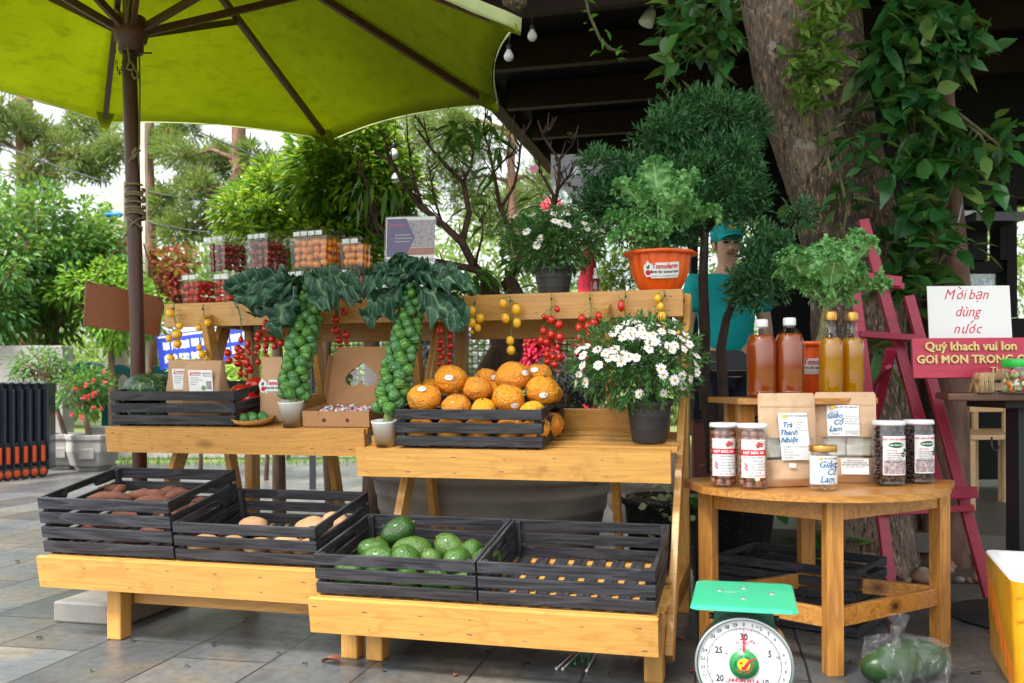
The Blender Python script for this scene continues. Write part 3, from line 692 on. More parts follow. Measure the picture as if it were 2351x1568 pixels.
# ================================================================ produce on the stands
E2 = (STM.to_3x3() @ Vector((0, 1, 0)))
def at_t(u, v, t):
    """point seen at a picture place on the upright plane t metres behind the stand front"""
    d = ray(u, v); o = Vector((0, 0, EYE)); p0 = S(0, t, 0)
    return o + d * ((p0 - o).dot(E2) / d.dot(E2))
def s_for(key, u, d, h=0.0):
    lo, hi = -3.5, 1.5
    for _ in range(40):
        m = (lo+hi)/2; p = SH[key] @ Vector((m, d, h)); pu = CX + FPX*p.x/p.y
        if pu < u: lo = m
        else: hi = m
    return lo
def N3(d, f, o): return noise.noise(Vector((d.x*f+o, d.y*f-o, d.z*f+o*2)))

# ---- rough oranges
def orange_mat(name, c1, c2, c3):
    m, n, l, b, o = newmat(name); v = coords(n, l)
    f = tex_noise(n, l, v, 1.6, 6, .65, .5)
    c = ramp(n, l, f, [(.3, c2), (.46, c1), (.55, c1), (.65, c3)])
    sp = tex_noise(n, l, v, 14, 2); c = mix(n, l, ramp(n, l, sp, [(.68, (0,0,0)), (.74, (.6,.6,.6))]), c, lin((120,84,44)))
    l.new(c, b.inputs['Base Color']); setp(b, Roughness=.34, Coat_Weight=.15)
    bump(n, l, b, tex_noise(n, l, v, 9, 3), .07, .5); return m
OMAT = [orange_mat('rough_orange_peel', lin((242,156,30)), lin((230,130,22)), lin((150,116,66))),
        orange_mat('weathered_orange_peel', lin((232,148,38)), lin((238,164,44)), lin((156,122,80))),
        orange_mat('yellow_orange_peel', lin((240,176,34)), lin((232,150,24)), lin((190,140,50)))]
OVAR = []
for k in range(3):
    mb = MB(); o_ = 3.1*k+1
    mb.ball((0,0,0), (1, 1, .86), 40, 28, fn=lambda d: 1 + .10*N3(d,1.3,o_) + .06*N3(d,4.5,o_) + .04*N3(d,9,o_) - .05*max(0, abs(d.z)-.9)*10*.3)
    OVAR.append(mb)
def orange(lab, u, v, r, d, var, mat, sticker=None, group='rough skinned oranges in the black crate'):
    p = at_t(u, v, .2+d); rm = r*p.y/FPX
    t = thing('orange', lab, 'orange', T(p) @ R(random.uniform(-18,18), 'X') @ R(random.uniform(-16,16), 'Y') @ R(random.uniform(0,360), 'Z') @ Sc(rm, rm, rm), group)
    OVAR[var].build('fruit', OMAT[mat], t)
    sb = MB(); sb.tube([(0,0,.78), (.02,.01,.93)], [.1,.07], 7); sb.build('stalk', plain('orange_stalk', lin((90,72,40)), .9), t)
    if sticker:
        nrm = Vector((sticker[0], -1, sticker[1])).normalized()
        Ms = T(p + nrm*rm*1.035) @ nrm.to_track_quat('Z', 'Y').to_matrix().to_4x4()
        q = MB()
        def f(a, b):
            x = (a-.5)*2; y = (b-.5)*2; rr = max(abs(x), abs(y)); ln = sqrt(x*x+y*y) or 1; x, y = x/ln*rr, y/ln*rr
            return (x*.016, y*.0105, -.3*(x*x*.016**2+y*y*.0105**2)/rm*1.6+.0022)
        q.surf(f, 8, 6); st = q.build('sticker', M['white'], t); st.matrix_parent_inverse = t.matrix_world.inverted(); st.matrix_world = Ms
        g = MB(); g.ball((.008, .001, .0022), (.0028,.0028,.0008), 10, 6); gg = g.build('sticker_mark', M['green_ink'], st)
O = [("orange with a brown scuffed cheek at the front left corner of the crate",975,915,39,.075,0,0,(-.1,.65)),
 ("large bumpy orange high at the left of the pile with a sticker on its front",1037,873,39,.15,1,0,(-.1,.15)),
 ("scuffed brownish orange in the middle of the pile",1097,893,33,.13,2,1,None),
 ("orange tucked at the back behind the scuffed middle one",1118,872,30,.24,0,1,(.75,.2)),
 ("largest yellowish orange with a grey patch on top of the pile",1178,866,41,.18,1,1,(.85,.3)),
 ("back right orange with a sticker at its upper left",1238,863,31,.27,2,0,(-.45,.5)),
 ("bumpy orange in the front row with a sticker low on its right",1167,916,37,.09,2,0,(.45,-.45)),
 ("big lumpy orange on the right of the pile with a centred sticker",1246,897,39,.15,0,0,(0,-.25)),
 ("dull brown topped orange low in the front row",1048,935,35,.07,1,1,None),
 ("small bright yellow orange low in the front centre",1110,940,29,.06,0,2,None),
 ("small smooth yellow orange at the front right with its stalk facing out",1222,945,28,.06,2,2,None),
 ("orange half hidden at the right rear edge of the crate",1266,903,26,.24,1,1,None),
 ("orange half hidden at the far left rear of the pile",992,893,26,.22,2,0,None),
 ("orange wedged deep between the middle ones",1135,900,28,.2,1,0,None)]
for a in O: orange(*a)
for k, (u, d) in enumerate([(965,.07),(1035,.06),(1100,.065),(1170,.07),(1230,.065),(1262,.2)]):
    orange('orange in the bottom layer seen only through the crate slats', u, 985-(10 if k == 5 else 0), 33, d, k % 3, k % 2, None, 'oranges in the bottom layer of the crate')

# ---- avocados
def avo_mat(name, a, b_, c):
    m, n, l, b, o = newmat(name); v = coords(n, l); f = tex_noise(n, l, v, 1.7, 5, .6)
    co = ramp(n, l, f, [(.32, a), (.52, b_), (.68, b_), (.76, c)]); sp = tex_noise(n, l, v, 30, 2)
    co = mix(n, l, ramp(n, l, sp, [(.6, (0,0,0)), (.7, (.6,.6,.6))]), co, lin((108,134,60)))
    l.new(co, b.inputs['Base Color']); setp(b, Roughness=.3, Coat_Weight=.2); bump(n, l, b, tex_noise(n, l, v, 9, 4), .02, .4); return m
AM = [avo_mat('avocado_green', lin((34,68,22)), lin((60,100,34)), lin((92,116,50))), avo_mat('avocado_dark_green', lin((20,54,14)), lin((34,76,20)), lin((58,92,30))), avo_mat('avocado_blotched', lin((48,82,28)), lin((74,106,40)), lin((90,60,48)))]
AV = []
for k in range(3):
    mb = MB(); o_ = 5.0*k
    def af(d, o_=o_): return 1 + .04*N3(d,1.4,o_) + .012*N3(d,6,o_) - .16*max(0, d.x)**2
    mb.ball((0,0,0), (1.38,.94,.92), 28, 20, fn=af); AV.append(mb)
ASTEM = plain('avocado_stalk', lin((130,110,60)), .9)
def avocado(lab, u, v, r, t, var, mat, rx, ry, rz):
    p = at_t(u, v, t); rm = 1.08*r*p.y/FPX
    a = thing('avocado', lab, 'avocado', T(p) @ R(rz, 'Z') @ R(ry, 'Y') @ R(rx, 'X') @ Sc(rm, rm, rm), 'green avocados in the crate')
    AV[var].build('fruit', AM[mat], a); s = MB(); s.tube([(1.13,0,0), (1.26,.01,.01)], [.09,.07], 7); s.build('stalk', ASTEM, a)
for a in [("largest dark green avocado propped highest at the back of the crate",916,1219,31,.12,0,1,0,-30,15),
 ("avocado at the far left behind the front left one",862,1263,28,.04,1,0,0,10,20),
 ("bright green avocado lying in the front left corner",866,1285,32,-.03,2,0,0,5,170),
 ("long blotched avocado with a brown stripe lying in the middle",952,1266,35,.07,1,2,20,4,8),
 ("glossy avocado with a purple brown end standing right of the long blotched one",1032,1256,30,.09,2,2,0,-35,160),
 ("front avocado with dark marks left of centre",934,1284,31,-.03,0,0,0,-50,190),
 ("small reddish shouldered avocado in the front centre",992,1288,25,-.03,1,2,0,-60,200),
 ("pale green avocado with its stalk toward the viewer at front right",1049,1287,31,-.04,2,0,0,10,-105),
 ("rounded green avocado at the right behind the pale one",1080,1268,27,.06,0,0,0,-30,60),
 ("avocado half hidden by the crate divider at the right",1118,1284,28,.03,1,0,0,-10,30)]: avocado(*a)
for k, (u, v, t) in enumerate([(800,1320,-.05),(865,1326,-.06),(935,1332,-.06),(1000,1334,-.06),(1065,1336,-.05),(830,1300,.08),(980,1300,.1),(1100,1318,.05)]):
    avocado('avocado in the bottom layer seen through the crate slats', u, v, 30, t, k % 3, k % 2, 0, 0, k*53)

# ---- sweet potatoes and pale tubers
SPM = plain('sweet_potato_skin', lin((86,50,38)), .85, lin((120,74,56)), 16, .004, sc=(.5,1,1)); TBM = plain('pale_tuber_skin', lin((170,128,90)), .8, lin((192,154,116)), 10, .003)
def sweet(lab, p, q, r, group='sweet potatoes in the deep crate'):
    p = Vector(p); q = Vector(q); m = p.lerp(q, .5) + Vector((random.uniform(-.02,.02), 0, .015)); mb = MB(); n = 12; pts = []; rs = []
    for i in range(n+1):
        f = i/n; pts.append((p*(1-f)**2 + m*2*f*(1-f) + q*f**2) - p); rs.append(.86*r*(max(.12, sin(pi*(.04+f*.93))**.75)) * (1+random.uniform(-.14,.14)))
    mb.tube(pts, rs, 12); o = mb.build('sweet_potato', SPM); o.matrix_world = T(p); tag(o, lab, 'sweet potato', group)
def spt(u, v, t): return at_t(u, v+16, t)
for lab, a, b, r in [("sweet potato with one end sticking up at the back of the pile",(250,1130,.17),(288,1098,.20),.024),
   ("long sweet potato lying along the front left of the pile",(200,1128,.08),(305,1130,.10),.027),
   ("sweet potato lying across the middle of the pile",(285,1128,.14),(385,1120,.16),.03),
   ("sweet potato at the front right of the pile",(300,1140,.08),(395,1134,.1),.026),
   ("sweet potato with a thin pointed tip at the right of the pile",(370,1140,.12),(436,1112,.16),.026),
   ("sweet potato pressed against the right crate side",(395,1165,.09),(462,1142,.2),.026),
   ("sweet potato at the back right corner of the pile",(360,1118,.24),(440,1116,.26),.028),
   ("sweet potato at the back left of the pile",(215,1112,.24),(290,1112,.27),.026)]: sweet(lab, spt(*a), spt(*b), r)
Msw, Hsw = CR['sweet']
for k in range(16):
    s = -.2 + .13*(k % 4) + random.uniform(-.02,.02); d = .06 + .1*((k//4) % 4); h = .045 + .058*(k % 2)
    a = Msw @ Vector((s-.06, d+random.uniform(-.02,.02), h)); b = Msw @ Vector((s+.07, d+random.uniform(-.02,.02), h+random.uniform(-.01,.02)))
    sweet('sweet potato in the lower layers seen between the slats', a, b, random.uniform(.023,.03), 'buried sweet potatoes')
Mpo, Hpo = CR['potato']
for i, (lab, s, d, h, rx, rz) in enumerate([("pale tuber alone at the left of the crate",-.12,.27,.05,.055,0),("broad pale tuber right of the centre",.12,.28,.05,.06,20),("largest pale tuber at the back right of the crate",.205,.31,.06,.062,-20),
   ("pale tuber behind the front slats at far left",-.2,.06,.045,.055,40),("pale tuber behind the front slats left of centre",-.09,.07,.046,.05,0),("pale tuber behind the front slats at the centre",.02,.06,.045,.05,70),("pale tuber behind the front slats right of centre",.12,.08,.045,.055,10),("pale tuber behind the front slats at the far right",.215,.07,.045,.05,30)]):
    mb = MB(); o_ = i*2.2; mb.ball((0,0,0), (rx*1.08, rx*.82, rx*.66), 22, 16, fn=lambda d_: 1+.12*N3(d_,1.4,o_)+.02*N3(d_,5,o_))
    o = mb.build('pale_tuber', TBM); o.matrix_world = Mpo @ T(s, d, h) @ R(rz, 'Z'); tag(o, lab, 'tuber', 'pale tubers in the crate')

# ---- squash, big tomatoes
def squash_mat():
    m, n, l, b, o = newmat('squash_rind'); v = coords(n, l, (1,1,.35)); f = tex_noise(n, l, v, 60, 4); g = tex_noise(n, l, coords(n, l), 130, 3)
    c = ramp(n, l, g, [(.55, lin((30,66,40))), (.60, lin((52,94,52))), (.68, lin((130,152,96)))]); c = mix(n, l, ramp(n, l, f, [(.60, (0,0,0)), (.66, (.8,.8,.8))]), c, lin((128,152,98)))
    l.new(c, b.inputs['Base Color']); setp(b, Roughness=.42); return m
SQM = squash_mat()
def squash(lab, p, r):
    t = thing('squash', lab, 'squash', T(p) @ R(5, 'X'), 'squashes'); prof = []
    for i in range(25):
        a = -pi/2 + pi*i/24; prof.append((max(0, r*cos(a)**.85 if cos(a) > 0 else 0), r*.6*sin(a) - (.012*math.exp(-(cos(a)*4)**2) if a > 0 else 0)))
    mb = MB(); mb.lathe(prof, 64, fl=lambda a, j: 1 + .035*abs(cos(a*6))-.02); mb.build('rind', SQM, t)
    s = MB(); s.tube([(0,0,r*.54), (.004,0,r*.68), (.012,0,r*.74)], [.014,.012,.017], 9); s.build('stalk', plain('squash_stalk', lin((150,126,90)), .95, lin((120,96,64)), 60, .002), t)
squash('dark green mottled squash on top at the left of the crate', at_t(343, 889, .28+.17), .104)
squash('second squash below seen only between the crate slats', at_t(340, 950, .28+.17), .095)
TOM = MB(); TOM.ball((0,0,0), (1,1,.8), 24, 16, fn=lambda d: 1+.03*cos(5*atan2(d.y, d.x))*abs(d.z) - .1*max(0, d.z-.85)*4); 
for k in range(5): TOM.tube([(0,0,.74), (.2*cos(k*1.256),.2*sin(k*1.256),.82), (.42*cos(k*1.256),.42*sin(k*1.256),.88)], [.05,.06,.01], 5, 1)
for lab, u, v, r, d in [("large red tomato lowest in front behind the squash crate's right side",552,900,22,.17),("large red tomato highest at the back right of the squash crate",588,885,24,.25),("large red tomato seen through the crate's side slats",575,920,25,.2),("red tomato deep at the bottom right of the squash crate",548,940,22,.16)]:
    p = at_t(u, v, .28+d); o = TOM.build('large_tomato', [M['tom_red'], M['stem']]); rm = r*p.y/FPX; o.matrix_world = T(p) @ R(random.uniform(-15,15), 'X') @ Sc(rm, rm, rm); tag(o, lab, 'tomato', 'large red tomatoes in the squash crate')

# ---- cherry tomato trusses hung on the top planks
CH = MB(); CH.ball((0,0,0), 1, 14, 10)
for k in range(5): CH.tube([(0,0,.97), (.3*cos(k*1.256+.3),.3*sin(k*1.256+.3),1.05), (.62*cos(k*1.256),.62*sin(k*1.256),1.12)], [.07,.07,.02], 4, 1)
def truss(lab, peg, fruits, mat, t0=.645, spare=2):
    """fruits: list of (u, v, ru, rv[, material])"""
    pk = at_t(peg[0], peg[1], t0-.01); t = thing('tomato_truss', lab, 'tomato truss', T(pk), 'cherry tomato trusses hung on the top planks')
    fr = sorted(fruits, key=lambda f: f[1]); spine = [Vector((0,.004,.02)), Vector((0,0,0))]
    vs = [peg[1] + (fr[-1][1]+8-peg[1])*k/7 for k in range(1, 8)]
    for v in vs:
        w = [(math.exp(-((f[1]-v)/28)**2)+1e-4, f[0]) for f in fr]; u = sum(a*b for a, b in w)/sum(a for a, b in w)
        spine.append(at_t(u*.7+peg[0]*.3 + random.uniform(-2,2), v, t0-.014) - pk)
    st = MB(); st.tube(spine, [.003]*3+[.0022]*(len(spine)-3), 6)
    for i, f in enumerate(fr):
        rm_u = f[2]*4.0/FPX; dep = t0 - .012 - rm_u*random.uniform(.9, 1.9); p = at_t(f[0], f[1], dep) - pk
        ru = f[2]*(p.y+pk.y)/FPX; rv = f[3]*(p.y+pk.y)/FPX; mt = f[4] if len(f) > 4 else mat
        top = p + Vector((0,0,rv)); j = min(range(len(spine)), key=lambda k: (spine[k]-top-Vector((0,0,.012))).length)
        st.tube([spine[j], spine[j].lerp(top, .5)+Vector((0,0,.006)), top], .0012, 5)
        o = CH.build('tomato', [mt, M['stem']], t); o.matrix_local = T(p) @ R(random.uniform(-14,14), 'Y') @ R(random.uniform(-14,14), 'X') @ R(random.uniform(0,72), 'Z') @ Sc(ru, ru, rv)
    for k in range(spare):
        a = random.choice(spine[2:]); b = a + Vector((random.choice((-1,1))*random.uniform(.02,.035), -.005, random.uniform(-.012,.005))); st.tube([a, a.lerp(b,.6)+Vector((0,0,.004)), b], .0011, 5)
        for q in range(4): st.tube([b, b+Vector((.005*cos(q*1.57), -.003, .005*sin(q*1.57)))], [.001,.0004], 4)
    st.build('stem', M['stem'], t)
    sc = MB(); sc.tube([(0,.012,0), (0,-.006,0)], .0022, 8); sc.tube([(0,-.006,0), (0,-.008,0)], .0045, 10); sc.build('screw', M['black'], t)
def cv(lst, ox, oy, k): return [(ox+k*a[0], oy+k*a[1], k*a[2], k*(a[3] if len(a) > 3 and isinstance(a[3], (int, float)) else a[2])) + tuple(x for x in a[3:] if not isinstance(x, (int, float))) for a in lst]
Y_, Rd, G_ = M['tom_yel'], M['tom_red'], M['tom_green']
z2 = lambda l: cv(l, 344.4, 688.8, .18305); z4 = lambda l: cv(l, 172.2, 487.8, .3294); z5 = lambda l: cv(l, 803.6, 430.5, .4026); z3 = lambda l: cv(l, 1119.3, 660.1, .20753)
truss('yellow truss of six tomatoes at the left end of the left plank', (399,709), z2([(255,165,52,58),(372,325,45,50),(343,430,63,58),(240,480,45,50),(345,550,53,55),(263,728,47,45)]), Y_)
truss('sparse yellow truss second from the left end over the paper bags', (466,709), z2([(725,285,45,50),(615,350,42,45),(620,597,40,45),(655,683,50,52),(710,765,58,45),(640,795,25)]), Y_)
truss('long stemmed red truss hanging low over the right paper bag', (546,706), z2([(1140,500,33,45),(1228,558,36,55),(975,665,48),(1103,612,48),(1240,655,30,45),(1095,708,47,48),(995,762,45),(1150,640,40),(1160,720,40),(1110,800,55,42),(1215,790,47,65),(1260,868,42,55),(1208,930,28,45),(1135,920,30,50),(1150,860,22)]), Rd)
truss('dense red truss with green unripe tips left of the first sprout stalk', (622,722), z2([(1450,280,40,35),(1515,273,28),(1450,365,47),(1522,400,47),(1365,435,47),(1345,490,40),(1620,455,45),(1660,435,40),(1453,495,40),(1535,492,45),(1650,540,45),(1355,585,40),(1450,580,38),(1565,580,38,45),(1440,645,27),(1330,665,27,38),(1460,720,38),(1360,777,38),(1360,672,22,G_),(1437,710,30,G_),(1420,830,25,G_),(1535,805,27,G_),(1625,800,30,G_),(1480,780,25,G_)]), Rd)
truss('red truss of paired tomatoes hanging before the open cardboard lid', (775,690), z4([(1800,655,25),(1875,695,28),(1815,745,30),(1818,822,32),(1890,852,30),(1838,890,26),(1892,905,18),(1847,945,20),(1902,968,20),(1857,1013,22),(1917,1022,22),(1870,1068,22),(1930,1065,20),(1890,1115,22),(1948,1115,22),(1922,1140,15,G_)]), Rd)
truss('neat double column of red tomatoes right of the second sprout stalk', (1022,735), z5([(513,818,22,25),(572,805,22,25),(516,880,20),(570,852,20),(513,923,20),(570,902,22),(518,967,20),(565,950,20),(505,1005,15),(567,990,16),(550,1018,16)]), Rd)
truss('compact yellow truss of five on the right plank', (1090,696), z5([(695,700,22,27),(742,745,25,28),(695,772,24,28),(728,800,20,25),(697,824,13)]), Y_)
truss('long yellow truss with two tomatoes hanging far below the right plank', (1172,691), z3([(170,178,45,55),(318,243,52,65),(197,340,48,60),(325,392,47,58),(250,588,47,53),(260,695,48,55)]), Y_)
truss('long full red truss in the middle of the right plank', (1266,686), z3([(770,240,33,38),(625,322,30),(660,335,20),(705,360,47),(790,412,45,50),(617,482,43,50),(705,523,47,50),(800,550,50),(590,587,42,50),(652,603,45),(665,680,30),(775,660,33,38),(718,695,25,30),(655,743,40,45),(725,770,33,38),(795,770,40,45),(660,820,42,38),(742,853,42)]), Rd)
truss('wide red truss partly behind the lower daisies', (1354,686), z3([(1045,343,46,48),(1235,315,45),(1175,390,46,45),(1303,425,43,48),(1012,448,45,50),(1105,430,42,48),(1176,500,46),(1255,522,34,40),(1020,560,46,48),(1120,525,42,45),(1197,585,32,35),(1100,600,30),(1265,612,30),(1015,650,35),(1185,655,30),(1090,690,30),(990,740,25),(1095,780,35)]), Rd)
truss('nearly bare truss with one long red tomato', (1436,681), z3([(1480,203,40,65),(1600,360,30),(1410,440,22)]), Rd, spare=5)
truss('yellow truss near the right end of the plank above the daisies', (1526,679), z3([(1880,120,42,50),(1913,212,40,50),(1930,322,48,58),(1950,430,55,55),(2095,510,40,45)]), Y_, spare=4)

# ---- big leaf builder (sprout and kale leaves)
def veinmat(name, c1, c2, vein, rough=.5, nside=9, trans=.12):
    m, n, l, b, o = newmat(name)
    uvn = nd(n, 'ShaderNodeTexCoord'); sx = nd(n, 'ShaderNodeSeparateXYZ'); l.new(uvn.outputs['UV'], sx.inputs[0])
    def mth(op, a, b_=None):
        x = nd(n, 'ShaderNodeMath', operation=op)
        for i, q in enumerate((a, b_)):
            if q is None: continue
            if isinstance(q, (int, float)): x.inputs[i].default_value = q
            else: l.new(q, x.inputs[i])
        return x.outputs[0]
    ac = mth('ABSOLUTE', mth('SUBTRACT', sx.outputs[0], .5))
    mid = mth('LESS_THAN', ac, .022)
    ph = mth('FRACT', mth('MULTIPLY', mth('SUBTRACT', sx.outputs[1], mth('MULTIPLY', ac, .55)), nside))
    side = mth('MULTIPLY', mth('LESS_THAN', mth('ABSOLUTE', mth('SUBTRACT', ph, .5)), .07), .55)
    f = tex_noise(n, l, coords(n, l), 22, 4); c = ramp(n, l, f, [(.35, c1), (.65, c2)])
    c = mix(n, l, mth('MAXIMUM', mid, side), c, vein)
    l.new(c, b.inputs['Base Color']); setp(b, Roughness=rough); bump(n, l, b, tex_noise(n, l, coords(n, l), 60, 3), .004, .6)
    t = nd(n, 'ShaderNodeBsdfTranslucent'); l.new(c, t.inputs['Color']); mx = nd(n, 'ShaderNodeMixShader'); mx.inputs[0].default_value = trans
    l.new(b.outputs[0], mx.inputs[1]); l.new(t.outputs[0], mx.inputs[2]); l.new(mx.outputs[0], o.inputs['Surface']); return m
def bigleaf(mb, p, d, up, L, Wd, arch=.5, frill=.02, fq=30, nu=10, nv=22, pet=.25, cup=.15, ph=0.0, wr=.0, mi=0, lobe=0.0):
    p = Vector(p); d = Vector(d).normalized(); x = d.cross(Vector(up)).normalized(); u_ = x.cross(d)
    def f(a, b):
        s = (a-.5)*2; k = b
        if k < pet: w = .05
        else:
            q = (k-pet)/(1-pet); w = .05 + .95*(sin(pi*min(1, q*.93+.04))**.62)
            if lobe: w *= 1 - lobe*(.5+.5*cos(q*28+ph))*.5
        w *= Wd/2; edge = abs(s)**2.5
        wob = frill*edge*(sin(fq*k+ph+2*s) + .6*sin(fq*1.7*k+ph*2-s*3)) + wr*N3(Vector((s*1.5, k*4, ph)), 1.6, ph)
        rad = frill*.5*edge*sin(fq*1.3*k+ph*3)
        c = p + d*(L*k*(1-.18*arch*k)) - Vector((0,0,1))*L*arch*k*k*.75 + u_*wob*1.0
        return c + x*(s*w*(1+0) + (rad if s > 0 else -rad)) + u_*(cup*abs(s)*w)
    mb.surf(f, nu, nv, mi, True)

# ---- brussels sprout stalks in paper cups
SPR = []
def sprout_mat(nm, c1, c2, c3):
    m, n, l, b, o = newmat(nm); v = coords(n, l); f = tex_noise(n, l, v, 1.4, 3, .5, 1.2)
    w = nd(n, 'ShaderNodeTexWave'); w.inputs['Scale'].default_value = .7; w.inputs['Distortion'].default_value = 3; w.inputs['Detail'].default_value = 2; l.new(v, w.inputs['Vector'])
    c = ramp(n, l, f, [(.3, c1), (.6, c2), (.8, c3)]); c = mix(n, l, ramp(n, l, w.outputs['Fac'], [(.9, (0,0,0)), (.98, (.2,.2,.2))]), c, lin((150,180,110)))
    l.new(c, b.inputs['Base Color']); setp(b, Roughness=.36); bump(n, l, b, w.outputs['Fac'], .015, .25); return m
SPRM = [sprout_mat('sprout_green', lin((58,112,48)), lin((94,146,62)), lin((140,176,88))), sprout_mat('sprout_blue_green', lin((60,112,66)), lin((86,138,80)), lin((124,164,104)))]
for k in range(3):
    mb = MB(); o_ = k*4.4; mb.ball((0,0,0), 1, 18, 12, fn=lambda d: 1+.05*N3(d,1.5,o_))
    for q in range(3):   # overlapping wrapper leaves
        a0 = q*1.65+k; 
        def g(a, b, a0=a0, q=q):
            th = a0 + (a-.5)*2.3; fi = -1.1 + b*(2.0+.15*q); r_ = 1.015 + .015*q + .02*abs(a-.5)*2 + .05*b**6 + .03*N3(Vector((a*3,b*3,q)), 2, o_)
            return (r_*cos(fi)*cos(th), r_*cos(fi)*sin(th), r_*sin(fi))
        mb.surf(g, 8, 8, uv=False)
    SPR.append(mb)
BLEAF = veinmat('sprout_top_leaf', lin((30,66,48)), lin((54,98,72)), lin((120,152,110)), .5, 7)
CUPM = plain('white_paper_cup', (.82,.82,.81), .45)
def paper_cup(lab, Mx, h, r):
    t = thing('paper_cup', lab, 'cup', Mx, 'white paper cups holding the sprout stalks'); mb = MB()
    mb.lathe([(0,.004), (r*.74,.004), (r*.76,0), (r, h), (r*1.04, h+.002), (r*1.04,h+.006), (r*.97,h+.006), (r*.95,h-.002), (r*.72,.012), (0,.012)], 40); mb.build('cup', CUPM, t)
def stalk(lab, pts, rad, nspr, leaves, seedv):
    random.seed(seedv); base = Vector(pts[0]); t = thing('sprout_stalk', lab, 'sprout stalk', T(base)); P = [Vector(p)-base for p in pts]
    sb = MB(); sb.tube(P, .017, 10); sb.build('stem', plain('sprout_stem', lin((150,160,110)), .7, lin((120,140,84)), 40, .003), t)
    n = len(P)-1
    for i in range(nspr):
        f = .2 + .77*(i+.5)/nspr; q = f*n; k = min(int(q), n-1); c = P[k].lerp(P[k+1], q-k); a = i*2.4+random.uniform(-.25,.25)
        rr = (.0195+.005*random.random())*(1.08-.4*max(0, f-.6)/.4)
        dd = Vector((cos(a), sin(a), .1)); p = c + dd*(rad*.60*(1.05-.3*max(0, f-.6)/.4) + .004*random.uniform(-1,1)) + Vector((0,0,random.uniform(-.006,.006)))
        o = SPR[i % 3].build('sprout', SPRM[(i*7//3) % 2], t); o.matrix_local = T(p) @ dd.to_track_quat('Z', 'Y').to_matrix().to_4x4() @ R(random.uniform(0,360), 'Z') @ Sc(rr, rr, rr*1.05)
    for (A, B, Wd, up, arch, ph) in leaves:
        p0 = at_t(*A) - base; p1 = at_t(*B) - base; mb = MB(); L = (p1-p0).length
        bigleaf(mb, p0, (p1-p0) + Vector((0,0,L*arch*.6)), up, L*1.12, Wd, arch, .013, 17, 14, 28, .16, .16, ph, .07, lobe=.12); mb.build('leaf', BLEAF, t)
def mid(a, b, t): return Vector(a).lerp(Vector(b), t)
s1, d1 = on_shelf(SH['ML'], 668, 980); paper_cup('white paper cup under the left sprout stalk', SH['ML'] @ T(s1, max(d1, .05), 0.001), .095, .049)
s2, d2 = on_shelf(SH['MR'], 884, 1024); paper_cup('white paper cup under the right sprout stalk at the shelf corner', SH['MR'] @ T(s2, max(d2, .05), 0.001), .09, .047)
b1 = SH['ML'] @ Vector((s1, max(d1, .05), .02)); b2 = SH['MR'] @ Vector((s2, max(d2, .05), .02))
t1 = .28+max(d1, .05)
stalk('left brussels sprout stalk with wide drooping blue green leaves', [b1, at_t(674,900,t1+.03), at_t(690,800,t1+.08), at_t(708,720,t1+.13), at_t(722,620,t1+.17)], .066, 84,
  [((704,652,.47),(526,650,.40),.145,(0,-.75,.65),.22,.3), ((700,650,.46),(552,682,.36),.17,(-.1,-.85,.5),.3,1.7), ((690,660,.45),(632,752,.36),.15,(-.5,-.8,.3),.1,2.2), ((716,630,.46),(752,698,.33),.155,(.3,-.9,.3),.25,3.1),
   ((722,630,.5),(818,676,.42),.15,(.4,-.8,.5),.3,4.4), ((722,636,.5),(770,634,.6),.10,(0,-.6,.8),.2,6.1), ((712,640,.47),(590,706,.5),.15,(-.2,-.8,.5),.2,7.0)], 11)
t2 = .2+max(d2, .05)
stalk('right brussels sprout stalk topped by a crown of dark crinkled leaves', [b2, at_t(895,930,t2+.03), at_t(918,830,t2+.09), at_t(938,740,t2+.14), at_t(948,650,t2+.18)], .066, 84,
  [((942,650,.40),(908,592,.36),.13,(.1,-1,.2),.0,.2), ((940,648,.4),(838,642,.32),.16,(0,-.7,.7),.3,1.2), ((938,655,.39),(848,722,.30),.16,(-.3,-.85,.4),.15,2.0), ((950,640,.4),(1080,662,.36),.15,(0,-.65,.75),.25,3.3),
   ((950,655,.39),(1052,735,.32),.17,(.25,-.85,.45),.15,4.1), ((950,640,.42),(1050,618,.5),.14,(0,-.6,.8),.2,5.0), ((944,640,.42),(962,600,.5),.11,(0,-1,.2),.1,5.8), ((942,645,.42),(866,616,.48),.14,(0,-.6,.8),.2,6.6)], 12)
random.seed(21)

# ---- basket of loose sprouts
s, d = on_shelf(SH['ML'], 583, 976); d = max(d, .06); bk = thing('basket', 'small round woven basket of loose sprouts', 'basket', SH['ML'] @ T(s, d, .001))
mb = MB(); mb.lathe([(0,.006), (.055,.004), (.078,.016), (.083,.026), (.078,.028), (.05,.012), (0,.012)], 48, fl=lambda a, j: 1+.012*cos(a*24+j*pi)); 
for i in range(60):
    a = i*2*pi/60; mb.tube([(.077*cos(a),.077*sin(a),.026), (.085*cos(a+.06),.085*sin(a+.06),.030), (.077*cos(a+.12),.077*sin(a+.12),.026)], .0028, 5)
mb.build('weave', plain('rattan', lin((176,122,62)), .6, lin((204,152,84)), 40, .001), bk)
for i, (x, y) in enumerate([(-.055,0),(-.03,-.02),(-.008,.012),(.012,-.02),(.035,.005),(.055,-.012),(-.03,.03),(.02,.035)]):
    o = SPR[i % 3].build('loose_sprout', SPRM[i % 2]); o.matrix_world = SH['ML'] @ T(s+x, d+y, .032) @ R(i*50, 'X') @ R(i*33, 'Y') @ Sc(.0185,.0185,.0175)
    tag(o, 'loose green sprout lying in the small woven basket', 'sprout', 'loose sprouts in the woven basket')

